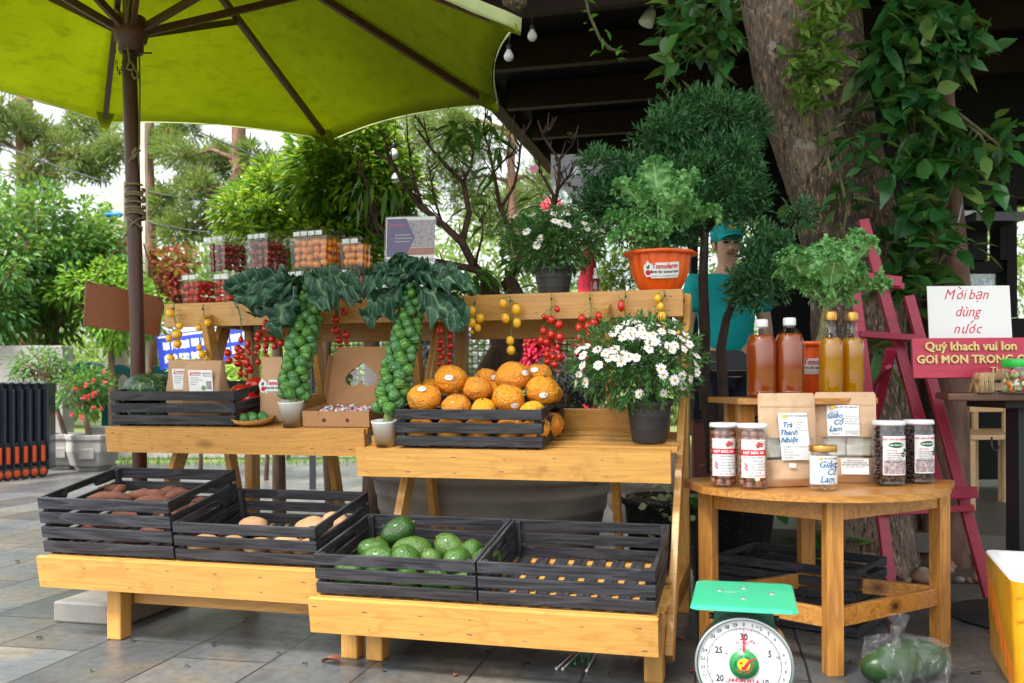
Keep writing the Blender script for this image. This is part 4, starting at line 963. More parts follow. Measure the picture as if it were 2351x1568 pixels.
# ---- kraft bags with stickers
def fold_bag(lab, Mx, w, d, h, group=None, lean=0, tilt=.0):
    t = thing('paper_bag', lab, 'paper bag', Mx @ R(lean, 'X'), group)
    mb = MB()
    sd_ = random.uniform(0, 20)
    def ring(k, z, sx, sy):
        out = []
        for i in range(40):
            a = 2*pi*i/40; c, s_ = cos(a), sin(a); q = 1/max(abs(c), abs(s_))**.93
            wr = .0035*noise.noise(Vector((c*3, s_*3, z*18+sd_))) + .002*noise.noise(Vector((c*9, s_*9, z*45+sd_)))
            out.append((c*q*w/2*sx + c*wr, s_*q*d/2*sy + s_*wr, z))
        return out
    vs = []; nr = 22
    for j in range(nr+1):
        f = j/nr; sy = 1 - .9*max(0, (f-.45)/.55)**1.1; sx = 1 - .02*f; vs += ring(j, f*h, sx, sy)
    n = 40; fs = [(j*n+k, j*n+(k+1) % n, (j+1)*n+(k+1) % n, (j+1)*n+k) for j in range(nr) for k in range(n)] + [tuple(range(n-1,-1,-1)), tuple(nr*n+k for k in range(n))]
    mb.add(vs, fs, 0, True); mb.box((0, .009, h-.022), (w*.985, .012, .044)); mb.build('bag', M['kraft'], t); return t
def sticker_poly(parent, pts, z, Mx, mat, name='label', dep=.0006):
    mb = MB(); mb.prism(pts, z, z+dep, Mx); return mb.build(name, mat, parent)
FR = Matrix(((1,0,0,0),(0,0,-1,0),(0,1,0,0),(0,0,0,1)))     # text plane facing -y: x right, y up, z toward the viewer
def rect(w, h, cx=0, cy=0): return [(cx-w/2,cy-h/2),(cx+w/2,cy-h/2),(cx+w/2,cy+h/2),(cx-w/2,cy+h/2)]
def farm_sticker(parent, Mx, k, curve=0):
    """the farm's white die-cut sticker: fruit emblem and two lines of lettering; k is its width"""
    def bend(mb):
        if curve: mb.v = [tuple(Mx @ Vector((curve*sin(x/curve), y, curve*(cos(x/curve)-1)+z))) for x, y, z in mb.v]
        else: mb.v = [tuple(Mx @ Vector(p)) for p in mb.v]
    mb = MB()
    out = [(-.5,.04),(-.47,.13),(-.42,.16),(-.38,.26),(-.34,.2),(-.3,.17),(-.1,.2),(.5,.2),(.52,.05),(.48,.02),(.5,-.1),(.48,-.22),(-.27,-.22),(-.3,-.18),(-.4,-.2),(-.47,-.12)]
    xs = np.linspace(-.52, .52, 22)
    n = len(out)
    grid = MB()
    # fan strips so that the label can bend round the pot
    def span(x):
        ys = []
        for i in range(n):
            (x0,y0),(x1,y1) = out[i], out[(i+1) % n]
            if (x0-x)*(x1-x) <= 0 and x0 != x1: ys.append(y0+(y1-y0)*(x-x0)/(x1-x0))
        return (min(ys), max(ys)) if ys else (0, 0)
    vs = []
    for x in np.linspace(-.498, .498, 40):
        a, b = span(x); vs += [(x*k, a*k, 0), (x*k, b*k, 0)]
    mb.add(vs, [(2*i, 2*i+2, 2*i+3, 2*i+1) for i in range(39)]); bend(mb); lb = mb.build('sticker', M['white'], parent)
    g = MB(); g.ball((-.36*k, -.08*k, 0), (.075*k,.075*k,.0012), 16, 8); bend(g); g.build('emblem_fruit', M['red_ink'], parent)
    g = MB()
    for (x0,y0,x1,y1,w_) in [(-.36,.0,-.36,.04,.012),(-.36,.04,-.40,.08,.05),(-.40,.08,-.41,.12,.01),(-.36,.03,-.33,.13,.04)]:
        g.bar((x0*k,y0*k,.0006), (x1*k,y1*k,.0006), w_*k, .0008)
    bend(g); g.build('emblem_leaf', M['green_ink'], parent)
    text('Tomofarm', .19*k, M['red_ink'], Mx @ T(0,0,.0016), parent, 'shop_name', bend=curve, bold=.004*k, sx=.86, depth=.0002, dx=.1*k, dy=.1*k)
    text('farm for tomorrow', .115*k, M['ink'], Mx @ T(0,0,.0016), parent, 'slogan', shear=.25, bend=curve, bold=.002*k, depth=.0002, sx=.86, dx=.09*k, dy=-.045*k)
    text('tomofarm.vn  hello@tomofarm.vn', .055*k, M['grey_ink'], Mx @ T(0,0,.0016), parent, 'address', bend=curve, depth=.0002, dx=.1*k, dy=-.16*k)
def bag_label(t, w, d, h, cy):
    Mx = T(.008, -d/2*.93-.001, 0) @ FR
    y0 = cy
    sticker_poly(t, rect(.118, .088, 0, y0), .0005, Mx, M['white'])
    g = MB(); g.ball((-.048, y0+.026, .0013), (.004,.0045,.0006), 10, 6); g.build('emblem_fruit', M['red_ink'], t, M=Mx)
    text('Tomofarm', .0125, M['red_ink'], Mx @ T(-.022, y0+.032, .0014), t, 'shop_name', bold=.0003)
    text('farm for tomorrow', .006, M['ink'], Mx @ T(-.022, y0+.023, .0014), t, 'fine_print', shear=.2)
    text('Bắp cải tí hon', .009, M['darkblue_ink'], Mx @ T(.034, y0+.03, .0014), t, 'product_name', shear=.2, sx=.8)
    text('Brussels sprouts', .0075, M['blue_ink'], Mx @ T(.034, y0+.02, .0014), t, 'product_name_small', shear=.2, sx=.85)
    for i, s_ in enumerate(['Chemical preserves', 'Traces of synthetic pesticides', 'Authentic taste', 'Produced by:']): text(s_, .0052, M['grey_ink'], Mx @ T(-.05, y0+.012-i*.009, .0014), t, 'fine_print', 'LEFT')
    g = MB(); g.ball((.012, y0-.03, .0012), (.011,.01,.0008), 14, 6); g.build('printed_sprout', plain('printed_green', lin((90,160,60)), .6), t, M=Mx)
    sticker_poly(t, rect(.026, .034, .04, y0-.018), .0012, Mx, plain('printed_photo', lin((120,104,120)), .6, lin((190,176,180)), 160))
Msq, Hsq = CR['squash']
for lab, s, d, ln in [('brown paper bag with a white sprout label beside the squash',-.01,.15,-2),('brown paper bag with a white sprout label in front, right in the crate',.105,.095,-4)]:
    t = fold_bag(lab, Msq @ T(s, d, .012) @ R(ln, 'Z'), .185, .085, .248, 'brown bags in the squash crate'); bag_label(t, .185, .085, .248, .17)
tb = fold_bag('tall brown paper bag with a large shop sticker behind the left paper cup', SH['ML'] @ T(s_for('ML', 655, .17), .17, .002), .17, .1, .265)
farm_sticker(tb, T(-.015, -.0485, .15) @ FR, .135)
# a dried corn or garlic head peeping behind the bags
mb = MB(); mb.ball((0,0,0), (.02,.02,.03), 14, 10, fn=lambda d: 1+.12*N3(d,3,1)); mb.tube([(0,0,.02), (.005,0,.05)], [.012,.006], 7)
o = mb.build('dried_head', plain('dried_husk', lin((110,80,56)), .9, lin((150,116,84)), 40, .003)); o.matrix_world = T(at_t(395, 868, .28+.25)); tag(o, 'dried brown seed head behind the paper bags', 'seed head')

# ---- open cardboard box of sweets
bs, bd = s_for('ML', 775, .05), .035
cb = thing('cardboard_box', 'open cardboard gift box with a heart window in its raised lid', 'box', SH['ML'] @ T(bs, bd, .001)); w, d, h = .285, .215, .062
mb = MB(); mb.box((0,d/2,.0015), (w,d,.003)); mb.box((0,.0015,h/2+.001), (w,.003,h)); mb.box((-w/2+.0015,d/2,h/2+.001), (.003,d-.007,h)); mb.box((w/2-.0015,d/2,h/2+.001), (.003,d-.007,h)); mb.box((0,d-.0015,h/2+.001), (w,.003,h)); mb.build('tray', M['card'], cb)
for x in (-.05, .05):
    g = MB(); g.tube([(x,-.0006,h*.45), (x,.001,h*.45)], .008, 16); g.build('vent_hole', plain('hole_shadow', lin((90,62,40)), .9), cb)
Lm = T(0, d+.001, h) @ R(66, 'X')   # lid plane: x right, y up the lid
lw, lh = w, .245
def heart(n=48, k=.062, cx=0, cy=.12):
    return [(cx + k*.0625*16*sin(t)**3*1.15, cy - k*.0625*(13*cos(t)-5*cos(2*t)-2*cos(3*t)-cos(4*t))) for t in [2*pi*i/n for i in range(n)]]
hp = heart(); lid = bmesh.new(); outer = [(-lw/2,0),(lw/2,0),(lw/2,lh*.86),(lw*.42,lh),(-lw*.42,lh),(-lw/2,lh*.86)]
vo = [lid.verts.new((x,y,0)) for x, y in outer]; vi = [lid.verts.new((x,y,0)) for x, y in hp]
ed = [lid.edges.new((vo[i], vo[(i+1) % len(vo)])) for i in range(len(vo))] + [lid.edges.new((vi[i], vi[(i+1) % len(vi)])) for i in range(len(vi))]
bmesh.ops.triangle_fill(lid, use_beauty=True, edges=ed)
me = bpy.data.meshes.new('lid'); lid.to_mesh(me); lid.free(); me.materials.append(M['card']); lo = bpy.data.objects.new('lid', me); COL.objects.link(lo); adopt(lo, cb); lo.matrix_local = Lm
md = lo.modifiers.new('t', 'SOLIDIFY'); md.thickness = .003; md.offset = 0
g = MB(); g.add([(x*1.25, .12+(y-.12)*1.25, -.003) for x, y in hp], [tuple(range(len(hp)))]); wv = g.build('window', M['clear'], lo)
for sx in (-1, 1):
    g = MB(); g.add([(sx*lw/2,.004,0), (sx*lw/2,lh*.84,0), (sx*(lw/2-.004),lh*.8,.045), (sx*(lw/2-.004),.03,.045)], [(0,1,2,3)])
    g.build('lid_flap', M['card'], lo, thick=.0025)
PK = [plain('sweet_wrap_white', (.8,.76,.77), .4), plain('sweet_wrap_pink', lin((236,196,200)), .4)]; CN = plain('sweet_red', lin((170,24,36)), .3)
for i in range(34):
    x = -.115 + .046*(i % 6) + random.uniform(-.008,.008); y = .03 + .036*(i//6) + random.uniform(-.006,.006); z = .042 + random.uniform(0,.012)
    mb = MB(); mb.ball((0,0,0), (.014,.009,.008), 8, 6, 0)
    for sx in (-1, 1):
        mb.add([(sx*.012,-.003,0), (sx*.012,.003,.001), (sx*.027,.012,.006*sx), (sx*.029,0,.004), (sx*.026,-.012,-.003)], [(0,1,2,3), (0,3,4)], 0)
    mb.ball((.002,-.004,.006), (.005,.003,.003), 7, 5, 1)
    o = mb.build('wrapped_sweet', [PK[i % 2], CN]); o.matrix_world = SH['ML'] @ T(bs+x, bd+y, z) @ R(random.uniform(0,180), 'Z') @ R(random.uniform(-25,25), 'X') @ R(random.uniform(-30,30), 'Y')
    tag(o, 'wrapped white and pink sweet heaped in the cardboard box', 'sweet', 'wrapped sweets in the cardboard box')

# ---- clear boxes of small tomatoes on the left top shelf
PT = MB(); PT.ball((0,0,0), (1,.72,.72), 12, 9); 
PTX = MB(); PTX.ball((0,0,0), (1,.72,.72), 12, 9); 
for k in range(5): PTX.tube([(.97,0,0), (1.02,.3*cos(k*1.256),.3*sin(k*1.256)), (.95,.5*cos(k*1.256),.5*sin(k*1.256))], [.06,.05,.01], 4, 1)
def clam(lab, flab, Mx, w, d, h, mat, nfr, group):
    t = thing('clear_box', lab, 'clear box', Mx, 'clear lidded boxes of small tomatoes'); tp = 1.12; hb = h*.76
    mb = MB()
    def shell(z0, z1, s0, s1, n=36):
        vs = []
        for z, s_ in ((z0, s0), (z1, s1)):
            for i in range(n):
                a = 2*pi*(i+.5)/n; c, q = cos(a), sin(a); k = 1/max(abs(c), abs(q))**.9; rib = 1 + (.012 if i % 2 else -.012)
                vs.append((c*k*w/2*s_*rib, q*k*d/2*s_*rib, z))
        return vs, [(i, (i+1) % n, n+(i+1) % n, n+i) for i in range(n)]
    v, f = shell(.0, hb, .9, 1.0); mb.add(v, f); mb.add(v[:36], [tuple(range(36))]); mb.build('tray', M['clear'], t)
    mb = MB(); mb.box((0,0,hb+.003), (w*1.07, d*1.07, .004)); v, f = shell(hb+.005, h-.008, 1.0, .94); mb.add(v, f); v2, f2 = shell(h-.008, h, .94, .86); mb.add(v2, f2); mb.add(v2[36:], [tuple(range(36))])
    mb.build('lid', M['clear'], t)
    g = MB(); n_ = max(2, int(w/.045))
    for i in range(n_): g.box((-w*.38+(i+.5)*w*.76/n_, -d*.475, h-.02), (w*.76/n_*.85, .0015, .020))
    g.build('lid_glints', plain('lid_glint_white', (.75,.78,.8), .3), t)  # white squares: reflections on the lid painted as small plates
    cnt = 0; L = .021
    cells = []
    nx, ny, nz = max(3, int(w*.86/.036)), max(3, int(d*.86/.034)), max(3, int(hb*.95/.03))
    for iz in range(nz):
        for iy in range(ny):
            for ix in range(nx):
                vis = min(iy, nx-1-ix, nz-1-iz); cells.append((vis+random.random()*.9, ix, iy, iz))
    cells.sort()
    for (_, ix, iy, iz) in cells[:nfr]:
        x = ((ix+.5)/nx-.5)*w*.84 + random.uniform(-.004,.004); y = ((iy+.5)/ny-.5)*d*.84 + random.uniform(-.004,.004); z = .014 + (iz+.3)*hb*.95/nz + random.uniform(-.004,.004)
        o = (PTX if random.random() < .3 else PT).build('small_tomato', [mat, M['stem']]); o.matrix_world = Mx @ T(x, y, z) @ R(random.uniform(0,360), 'Z') @ R(random.uniform(-50,50), 'Y') @ Sc(L, L, L)
        tag(o, flab, 'tomato', group)
def topM(key, u, d, h, rot): return T(SH[key] @ Vector((s_for(key, u, d), d, h+.001))) @ R(rot, 'Z')
for lab, fl_, u, w, mat, dd in [('lower clear box of bright red tomatoes at the left end','small red tomato in the leftmost lower box',464,.115,'tom_red',.11),('lower clear box of red tomatoes beside the leftmost one','small red tomato in the second lower box from the left',536,.115,'tom_red',.12),('lower clear box half hidden behind the sprout leaves','small red tomato in the lower box behind the sprout leaves',615,.125,'tom_red',.13),
      ('lower clear box with orange tomatoes behind the first stalk top','small orange tomato in the lower box behind the first stalk',700,.14,'tom_or',.14),('lower clear box of dark tomatoes between the two stalks','small dark tomato in the lower box between the stalks',812,.14,'tom_dark',.14)]:
    clam(lab, fl_, topM('TL', u, dd, 0, -30), w, .16, .146, M[mat], 27, 'tomatoes in the '+lab)
for lab, fl_, u, w, dp, h, mat, rot, n_ in [('top clear box of dark red tomatoes at the left','small dark red tomato in the left top box',524,.142,.17,.172,'tom_dark',-30,34),('top clear box of maroon tomatoes in the middle','small maroon tomato in the middle top box',618,.142,.17,.175,'tom_dark',-28,34),
      ('large top clear box of orange tomatoes','small orange tomato in the large top box',732,.21,.17,.176,'tom_or',-24,46),('small top clear box of orange tomatoes behind the large one','small orange tomato in the small top box',822,.11,.14,.135,'tom_or',-20,20)]:
    clam(lab, fl_, topM('TL', u, .14 if w != .1 else .18, .148, rot), w, dp, h, M[mat], n_, 'tomatoes in the '+lab)
# red label strip on the lower box
# ---- acrylic sign holder
sg = thing('sign_holder', 'clear acrylic stand with a printed farm leaflet', 'sign', T(SH['TR'] @ Vector((s_for('TR', 940, .15), .15, .001))) @ R(-8, 'Z') @ R(-6, 'X')); w, h = .235, .375
mb = MB(); mb.box((0,-.004,h/2+.01), (w,.0022,h)); mb.box((0,.0035,h/2+.01), (w,.0022,h)); mb.box((0,.01,.0015), (w,.09,.003)); mb.build('acrylic', M['acrylic'], sg)
K = FR; Pz = T(0, 0, .01)
def sgp(pts, z, mat, nm): g = MB(); g.prism(pts, z, z+.0004, T(0,-.0004,.012) @ FR); return g.build(nm, mat, sg)
sgp(rect(w-.012, h-.012, 0, h/2), 0, M['white'], 'leaflet')
sgp([(-.108,.19),(-.02,.19),(.02,.275),(-.02,.362),(-.108,.362)], .0006, plain('purple_print', lin((70,54,110)), .6), 'purple_panel')
sgp(rect(.128,.125,.047,.292), .0005, plain('printed_field', lin((120,116,124)), .6, lin((176,166,170)), 90), 'photo_print')
sgp(rect(.128,.032,.047,.212), .0006, plain('printed_earth', lin((150,84,62)), .6, lin((170,104,80)), 60), 'earth_print')
sgp(rect(.108,.16,-.058,.10), .00045, plain('purple_text_panel', lin((128,116,160)), .6), 'text_panel')
TM = T(0,-.0016,.012) @ FR
text('Tomofarm', .017, M['red_ink'], TM @ T(-.065,.335,0), sg, 'shop_name', bold=.0003)
for i, s_ in enumerate(['Quy trình khép kín','Không thuốc hóa học','Hương vị tự nhiên']): text(s_, .009, M['white'], TM @ T(-.07,.288-i*.015,0), sg, 'white_lettering', 'LEFT')
text('BẮP CẢI TÍ HON', .024, plain('purple_ink', lin((70,50,110)), .6), TM @ T(.034,.172,0), sg, 'product_name', bold=.0002, sx=.8)
for i in range(3): text('rau sạch trồng tại nông trại mỗi ngày', .0065, M['grey_ink'], TM @ T(.045,.145-i*.011,0), sg, 'fine_print')
# ---- spray bottle
sp = thing('spray_bottle', 'small clear spray bottle with white pump on the top shelf', 'spray bottle', T(SH['TR'] @ Vector((s_for('TR', 1368, .2), .2, .001))))
mb = MB(); mb.lathe([(0,0),(.018,0),(.02,.004),(.02,.062),(.016,.072),(.009,.077),(.009,.084)], 24); mb.build('bottle', M['clear'], sp)
mb = MB(); mb.lathe([(0,.002),(.0175,.002),(.0175,.03),(0,.03)], 20); mb.build('liquid', clear('water', (.9,.95,.95), .05), sp)
mb = MB(); mb.lathe([(.0115,.078),(.0115,.092),(.0075,.094),(.0075,.112),(.0085,.113),(.0085,.122),(0,.124)], 20); mb.build('pump', M['whiteplastic'], sp)
# ================================================================ potted plants
def pot_black(t, r, h, ribs=True):
    mb = MB(); pr = [(0,.0),(r*.72,0),(r*.74,.004)]
    for i in range(1, 9):
        z = h*i/8*.84; q = r*(.74+.22*i/8); pr += [(q, z-.002)] + ([(q*1.012, z), (q*1.012, z+.002)] if ribs and i in (3,6) else [])
    pr += [(r*1.0,h*.86),(r*1.02,h*.87),(r*1.05,h),(r*1.0,h),(r*.94,h*.86),(0,h*.84)]
    mb.lathe(pr, 48); mb.build('pot', M['blackpl'], t)
    g = MB(); g.ball((0,0,h*.84), (r*.93,r*.93,.012), 24, 8, fn=lambda d: 1+.2*N3(d,3,2)); g.build('soil', M['soil'], t)
PET = plain('daisy_petal', (.84,.84,.83), .6); DSC = plain('daisy_disc', lin((236,180,10)), .8, lin((220,150,10)), 200, .002)
def daisy_mesh(n, k):
    mb = MB(); rr = random.Random(k)
    for i in range(n):
        a = 2*pi*i/n + rr.uniform(-.1,.1); L = rr.uniform(.85,1.08); dz = rr.uniform(-.12,.1); w = .15; c, s_ = cos(a), sin(a)
        pts = [(.18, -w*.5, .02), (.18, w*.5, .02), (.65, w, .06+dz*.5), (L, w*.55, dz), (L, -w*.55, dz), (.65, -w, .06+dz*.5)]
        mb.add([(x*c-y*s_, x*s_+y*c, z) for x, y, z in pts], [(0,1,2,5), (5,2,3,4)], 0, True)
    mb.ball((0,0,.04), (.27,.27,.13), 12, 6, 1); return mb
DM = [daisy_mesh(15, 1), daisy_mesh(13, 2), daisy_mesh(17, 3)]
DLEAF = leafmat('daisy_leaf', [lin((40,88,46)), lin((62,114,56)), lin((92,142,74)), lin((52,100,60))], .5, .2)
def daisy_plant(lab, Mx, r, h, c, rad, flowers, nleaf, bare=.0):
    t = thing('daisy_plant', lab, 'potted plant', Mx, 'potted white daisies'); pot_black(t, r, h); c = np.array(c)
    # feathery leaves: each spray carries narrow lobes along a little axis
    n = nleaf; P = c + rdir(n)*(RNG.random((n,1))**.42)*np.array(rad); keep = P[:,2] > h*.6; P = P[keep]; n = len(P)
    D = unit((P-c)/np.array(rad)*1.0 + np.array([0,0,.25]) + rdir(n)*.5)
    lf = MB(); leaf_cloud(lf, P, D, RNG.uniform(.035,.06,n), .009, .2)
    for k, sgn in ((.3,1),(.45,-1),(.6,1),(.72,-1)):
        X = unit(np.cross(D, rdir(n))); Q = P + D*.045*k; leaf_cloud(lf, Q, D*.8+X*.65, RNG.uniform(.016,.026,n), .007, .1)
    lf.build('foliage', DLEAF, t)
    st = MB(); fork = Vector((0,0,h*1.02))
    for i in range(26):
        q = Vector(c + rdir(1)[0]*np.array(rad)*.8); q.z = max(q.z, h*1.1); m = fork.lerp(q, .5) + Vector((0,0,.02)); st.tube([Vector((0,0,h*.82)), fork, m, q], [.008,.005,.003,.0015], 6)
    st.build('stems', plain('woody_stem', lin((110,88,62)), .9, lin((92,104,60)), 40), t)
    fs = MB()
    for i, (p, nrm, sz) in enumerate(flowers):
        o = DM[i % 3].build('flower', [PET, DSC], t); o.matrix_local = T(p) @ Vector(nrm).to_track_quat('Z', 'Y').to_matrix().to_4x4() @ R(random.uniform(0,90), 'Z') @ Sc(sz, sz, sz)
        q = Vector(c).lerp(Vector(p), .35); fs.tube([q, q.lerp(Vector(p), .6)+Vector((0,0,.008)), Vector(p)-Vector(nrm).normalized()*.001], .0012, 5)
    fs.build('flower_stalks', M['stem'], t)
    return t
def flower_set(Mx, pix, c, rad, sz):
    """flowers at picture places on the near side of the crown ellipsoid"""
    Mi = Mx.inverted(); out = []; o = Mi @ Vector((0,0,EYE))
    for (u, v) in pix:
        d = (Mi.to_3x3() @ ray(u, v)); q = [(o[i]-c[i])/rad[i] for i in range(3)]; e = [d[i]/rad[i] for i in range(3)]
        A = sum(x*x for x in e); B = sum(x*y for x, y in zip(q, e)); Cc = sum(x*x for x in q)-1.04; D_ = B*B-A*Cc
        tt = (-B-sqrt(D_))/A if D_ > 0 else -B/A
        p = o + d*tt; nv = Vector([(p[i]-c[i])/rad[i]**1 for i in range(3)]).normalized(); nv = (nv + Vector((0,0,.55)) + Vector((random.uniform(-.35,.35), random.uniform(-.5,.1), random.uniform(-.2,.2)))).normalized()
        out.append((tuple(p), tuple(nv), sz*random.uniform(.85,1.12)))
    return out
# lower plant on the middle shelf
s, d = on_shelf(SH['MR'], 1490, 1014); Mx = T(SH['MR'] @ Vector((s, d, .001))) @ R(4, 'X')
c = (-.045,0,.29); rad = (.235,.19,.155)
fz = [(1545,388),(1605,372),(1640,370),(1440,445),(1400,500),(1525,510),(1500,545),(1600,545),(1630,515),(1720,470),(1745,430),(1860,405),(1740,530),(1800,600),(1965,400),(2040,490),(1850,600),(1785,680),(2000,645),(2075,635),(2035,690),(2175,680),(2150,565),(2200,525),(2235,625),(1090,650),(1005,690),(1055,750),(1215,685),(1310,720),(1405,685),(1345,780),(1225,860),(1425,770),(1500,745),(1565,770),(1645,775),(1480,820),(1050,860),(1010,965),(975,1065),(1080,1050),(1920,900),(1945,965),(2070,1025),(2165,1085),(2250,1005),(2310,850),(2320,940),(1945,1165),(1680,1180),(2155,970),(1680,430),(1590,465),(1830,520),(1930,490),(2310,750)]
fl = flower_set(Mx, [(1119.3+.20753*x, 660.1+.20753*y) for x, y in fz], c, rad, .0195)
daisy_plant('lower daisy plant thick with white flowers on the middle shelf', Mx, .083, .155, c, rad, fl, 1300)
# upper plant on the top shelf
Mx = T(SH['TR'] @ Vector((s_for('TR', 1272, .15), .15, .001)))
c = (0,0,.235); rad = (.205,.17,.125)
fz = [(1040,155),(1055,100),(1085,120),(1120,130),(1145,125),(1165,150),(1240,130),(1285,120),(1300,150),(1170,190),(1205,200),(1240,215),(1340,205),(1350,235),(1365,180),(1395,185),(1440,245),(1455,300),(1005,250),(1085,290),(1065,330),(905,180),(930,165),(1345,437),(1230,145),(1010,110)]
fl = flower_set(Mx, [(803.6+.4026*x, 430.5+.4026*y) for x, y in fz], c, rad, .0195)
daisy_plant('upper daisy plant with scattered white flowers on the top shelf', Mx, .083, .125, c, rad, fl, 1250)

# ---- orange fluted pots of kale
OPOT = plain('orange_plastic', lin((226,88,14)), .38, lin((234,98,20)), 4, coat=.3)
KALE = veinmat('kale_leaf', lin((96,160,84)), lin((150,204,128)), lin((200,226,164)), .5, 9, .25)
KST = plain('kale_stalk', lin((136,168,104)), .6, lin((160,186,128)), 20)
def ruffle(mb):
    """curled frills along the rim of a kale leaf built on a 15 x 41 grid"""
    w, h = 15, 41; V = np.array(mb.v[:w*h]).reshape(h, w, 3); P = []; D = []
    for j in range(12, h):
        for e, q in ((0,2),(w-1,w-3)):
            for r_ in range(3): P.append(V[j,e]*(1-.22*r_/3)+V[j,q]*.22*r_/3 + RNG.normal(0,.002,3)); D.append((V[j,e]-V[j,q])/np.linalg.norm(V[j,e]-V[j,q]+1e-9) + RNG.normal(0,.75,3))
    for i in range(w):
        for r_ in range(4): P.append(V[h-1,i]*.85+V[h-4,i]*.15 + RNG.normal(0,.004,3)); D.append(V[h-1,i]-V[h-5,i]+RNG.normal(0,.02,3))
    n = len(P); P = np.array(P); D = np.array(D); n0 = len(mb.v); leaf_cloud(mb, P, D, RNG.uniform(.014,.026,n), RNG.uniform(.012,.022,n), .1, .6, True)
    if mb.uv is not None: mb.uv.extend([(.27,.13)]*(len(mb.v)-n0))
def kale(lab, Mx, r, h, trunk, nleaf, L, Wd, seed, sticker=True, el=(.1,1.2), extra=()):
    random.seed(seed); t = thing('kale_plant', lab, 'potted plant', Mx, 'kale plants in orange pots'); mb = MB()
    fl = lambda a, j: 1 + (.028*cos(a*16) if 2 <= j <= 7 else (.025*cos(a*8) if j > 7 else 0))
    mb.lathe([(0,0),(r*.5,0),(r*.56,.006),(r*.74,h*.3),(r*.84,h*.55),(r*.88,h*.78),(r*.9,h*.9),(r*.9,h*.92),(r*1.08,h*.93),(r*1.08,h),(r*.96,h),(r*.88,h*.9),(r*.8,h*.86),(0,h*.86)], 96, fl=fl); mb.build('pot', OPOT, t)
    g = MB(); g.ball((0,0,h*.86), (r*.84,r*.84,.012), 24, 8, fn=lambda d: 1+.2*N3(d,3,2)); g.build('soil', M['soil'], t)
    lf = MB(); nm = 260; a = RNG.uniform(0, 6.28, nm); q = r*.82*RNG.random(nm)**.5
    leaf_cloud(lf, np.stack([q*np.cos(a), q*np.sin(a), np.full(nm, h*.88)], 1), np.stack([RNG.normal(0,.4,nm), RNG.normal(0,.4,nm), np.ones(nm)], 1), .022, .01, .3); lf.build('moss', LBR, t)
    st = MB(); P = [Vector(p) for p in trunk]; st.tube([Vector((0,0,h*.8))] + P, [.018]+[.016]*len(P), 10); st.build('trunk', plain('kale_trunk', lin((132,128,92)), .9, lin((96,92,62)), 60, .004), t)
    top = P[-1]
    for i in range(nleaf):
        az = i*2.399 + random.uniform(-.3,.3); e = el[0] + (el[1]-el[0])*(i/nleaf) + random.uniform(-.12,.12)
        d = Vector((cos(az)*cos(e), sin(az)*cos(e), sin(e))); mb = MB(); l_ = L*random.uniform(.85,1.1)
        bigleaf(mb, top + Vector((0,0,.03*i/nleaf)), d, (0,0,1) if e < 1.1 else (cos(az+pi),sin(az+pi),.3), l_, Wd*random.uniform(.85,1.1), .06, Wd*.14, 40, 14, 40, .42, .35, random.uniform(0,6), .02, lobe=.3); ruffle(mb)
        q = mb.build('leaf', KALE, t)
        sb = MB(); sb.tube([top, top + d*l_*.2, top + d*l_*.42 - Vector((0,0,l_*.03))], [.0055,.005,.003], 6); sb.build('leaf_stalk', KST, q)
    for (p, dv, l_, w_) in extra:
        mb = MB(); bigleaf(mb, p, dv, (0,0,1), l_, w_, .35, w_*.14, 40, 14, 40, .25, .3, random.uniform(0,6), .02, lobe=.3); ruffle(mb); mb.build('leaf', KALE, t)
    if sticker: farm_sticker(t, T(0, 0, h*.5) @ R(-6,'Z') @ T(0, -r*.885, 0) @ R(16, 'X') @ FR, .15, r*.9)
    return t
Mx = T(SH['TR'] @ Vector((s_for('TR', 1516, .155), .155, .001)))
kale('leggy kale in an orange shop pot on the top shelf', Mx, .138, .168, [(-.005,0,.18),(-.008,0,.22),(0,0,.265)], 8, .25, .14, 5, True, (.25,1.4),
     [((-.02,-.02,.2), (-1,-.25,.45), .22, .15), ((-.02,0,.19), (-.8,-.6,.75), .2, .13), ((.0,-.03,.19), (-.35,-.6,.7), .17, .11)])

# ---- bare peach tree in the big concrete tub
tc = at(1130, 880, 4.75); tub = thing('concrete_tub', 'wide round grey concrete tub behind the display stands', 'planter', (tc.x, tc.y, 0))
mb = MB(); mb.lathe([(0,0),(.44,0),(.47,.02),(.54,.22),(.565,.34),(.572,.345),(.575,.36),(.58,.42),(.587,.425),(.59,.445),(.60,.50),(.615,.505),(.615,.55),(.57,.55),(.54,.5),(0,.48)], 72); mb.build('tub', plain('grey_tub_concrete', lin((132,126,118)), .8, lin((160,154,144)), 4, .003, sc=(1,1,2)), tub)
g = MB(); g.ball((0,0,.49), (.55,.55,.03), 30, 8, fn=lambda d: 1+.2*N3(d,4,2)); g.build('soil', M['soil'], tub)
pt = thing('peach_tree', 'gnarled peach tree with bare pruned branches and one pink blossom', 'tree', (tc.x, tc.y, .5)); off = Vector((tc.x, tc.y, .5))
PB = plain('peach_bark', lin((52,36,30)), .85, lin((92,68,56)), 22, .006, sc=(1,1,.6)); YB = plain('peach_young_bark', lin((92,58,46)), .7, lin((116,78,60)), 30)
tb = MB(); q = lambda u, v, Y=4.75: at(u, v, Y) - off
tb.tube([q(1100,960), q(1130,870), q(1165,800), q(1150,730), q(1120,690), q(1125,650)], [.11,.095,.085,.075,.06,.05], 16)
tb.tube([q(1165,800), q(1190,740), q(1185,680), q(1165,640)], [.07,.05,.045,.04], 12)
tb.build('trunk', PB, pt)
br = MB()
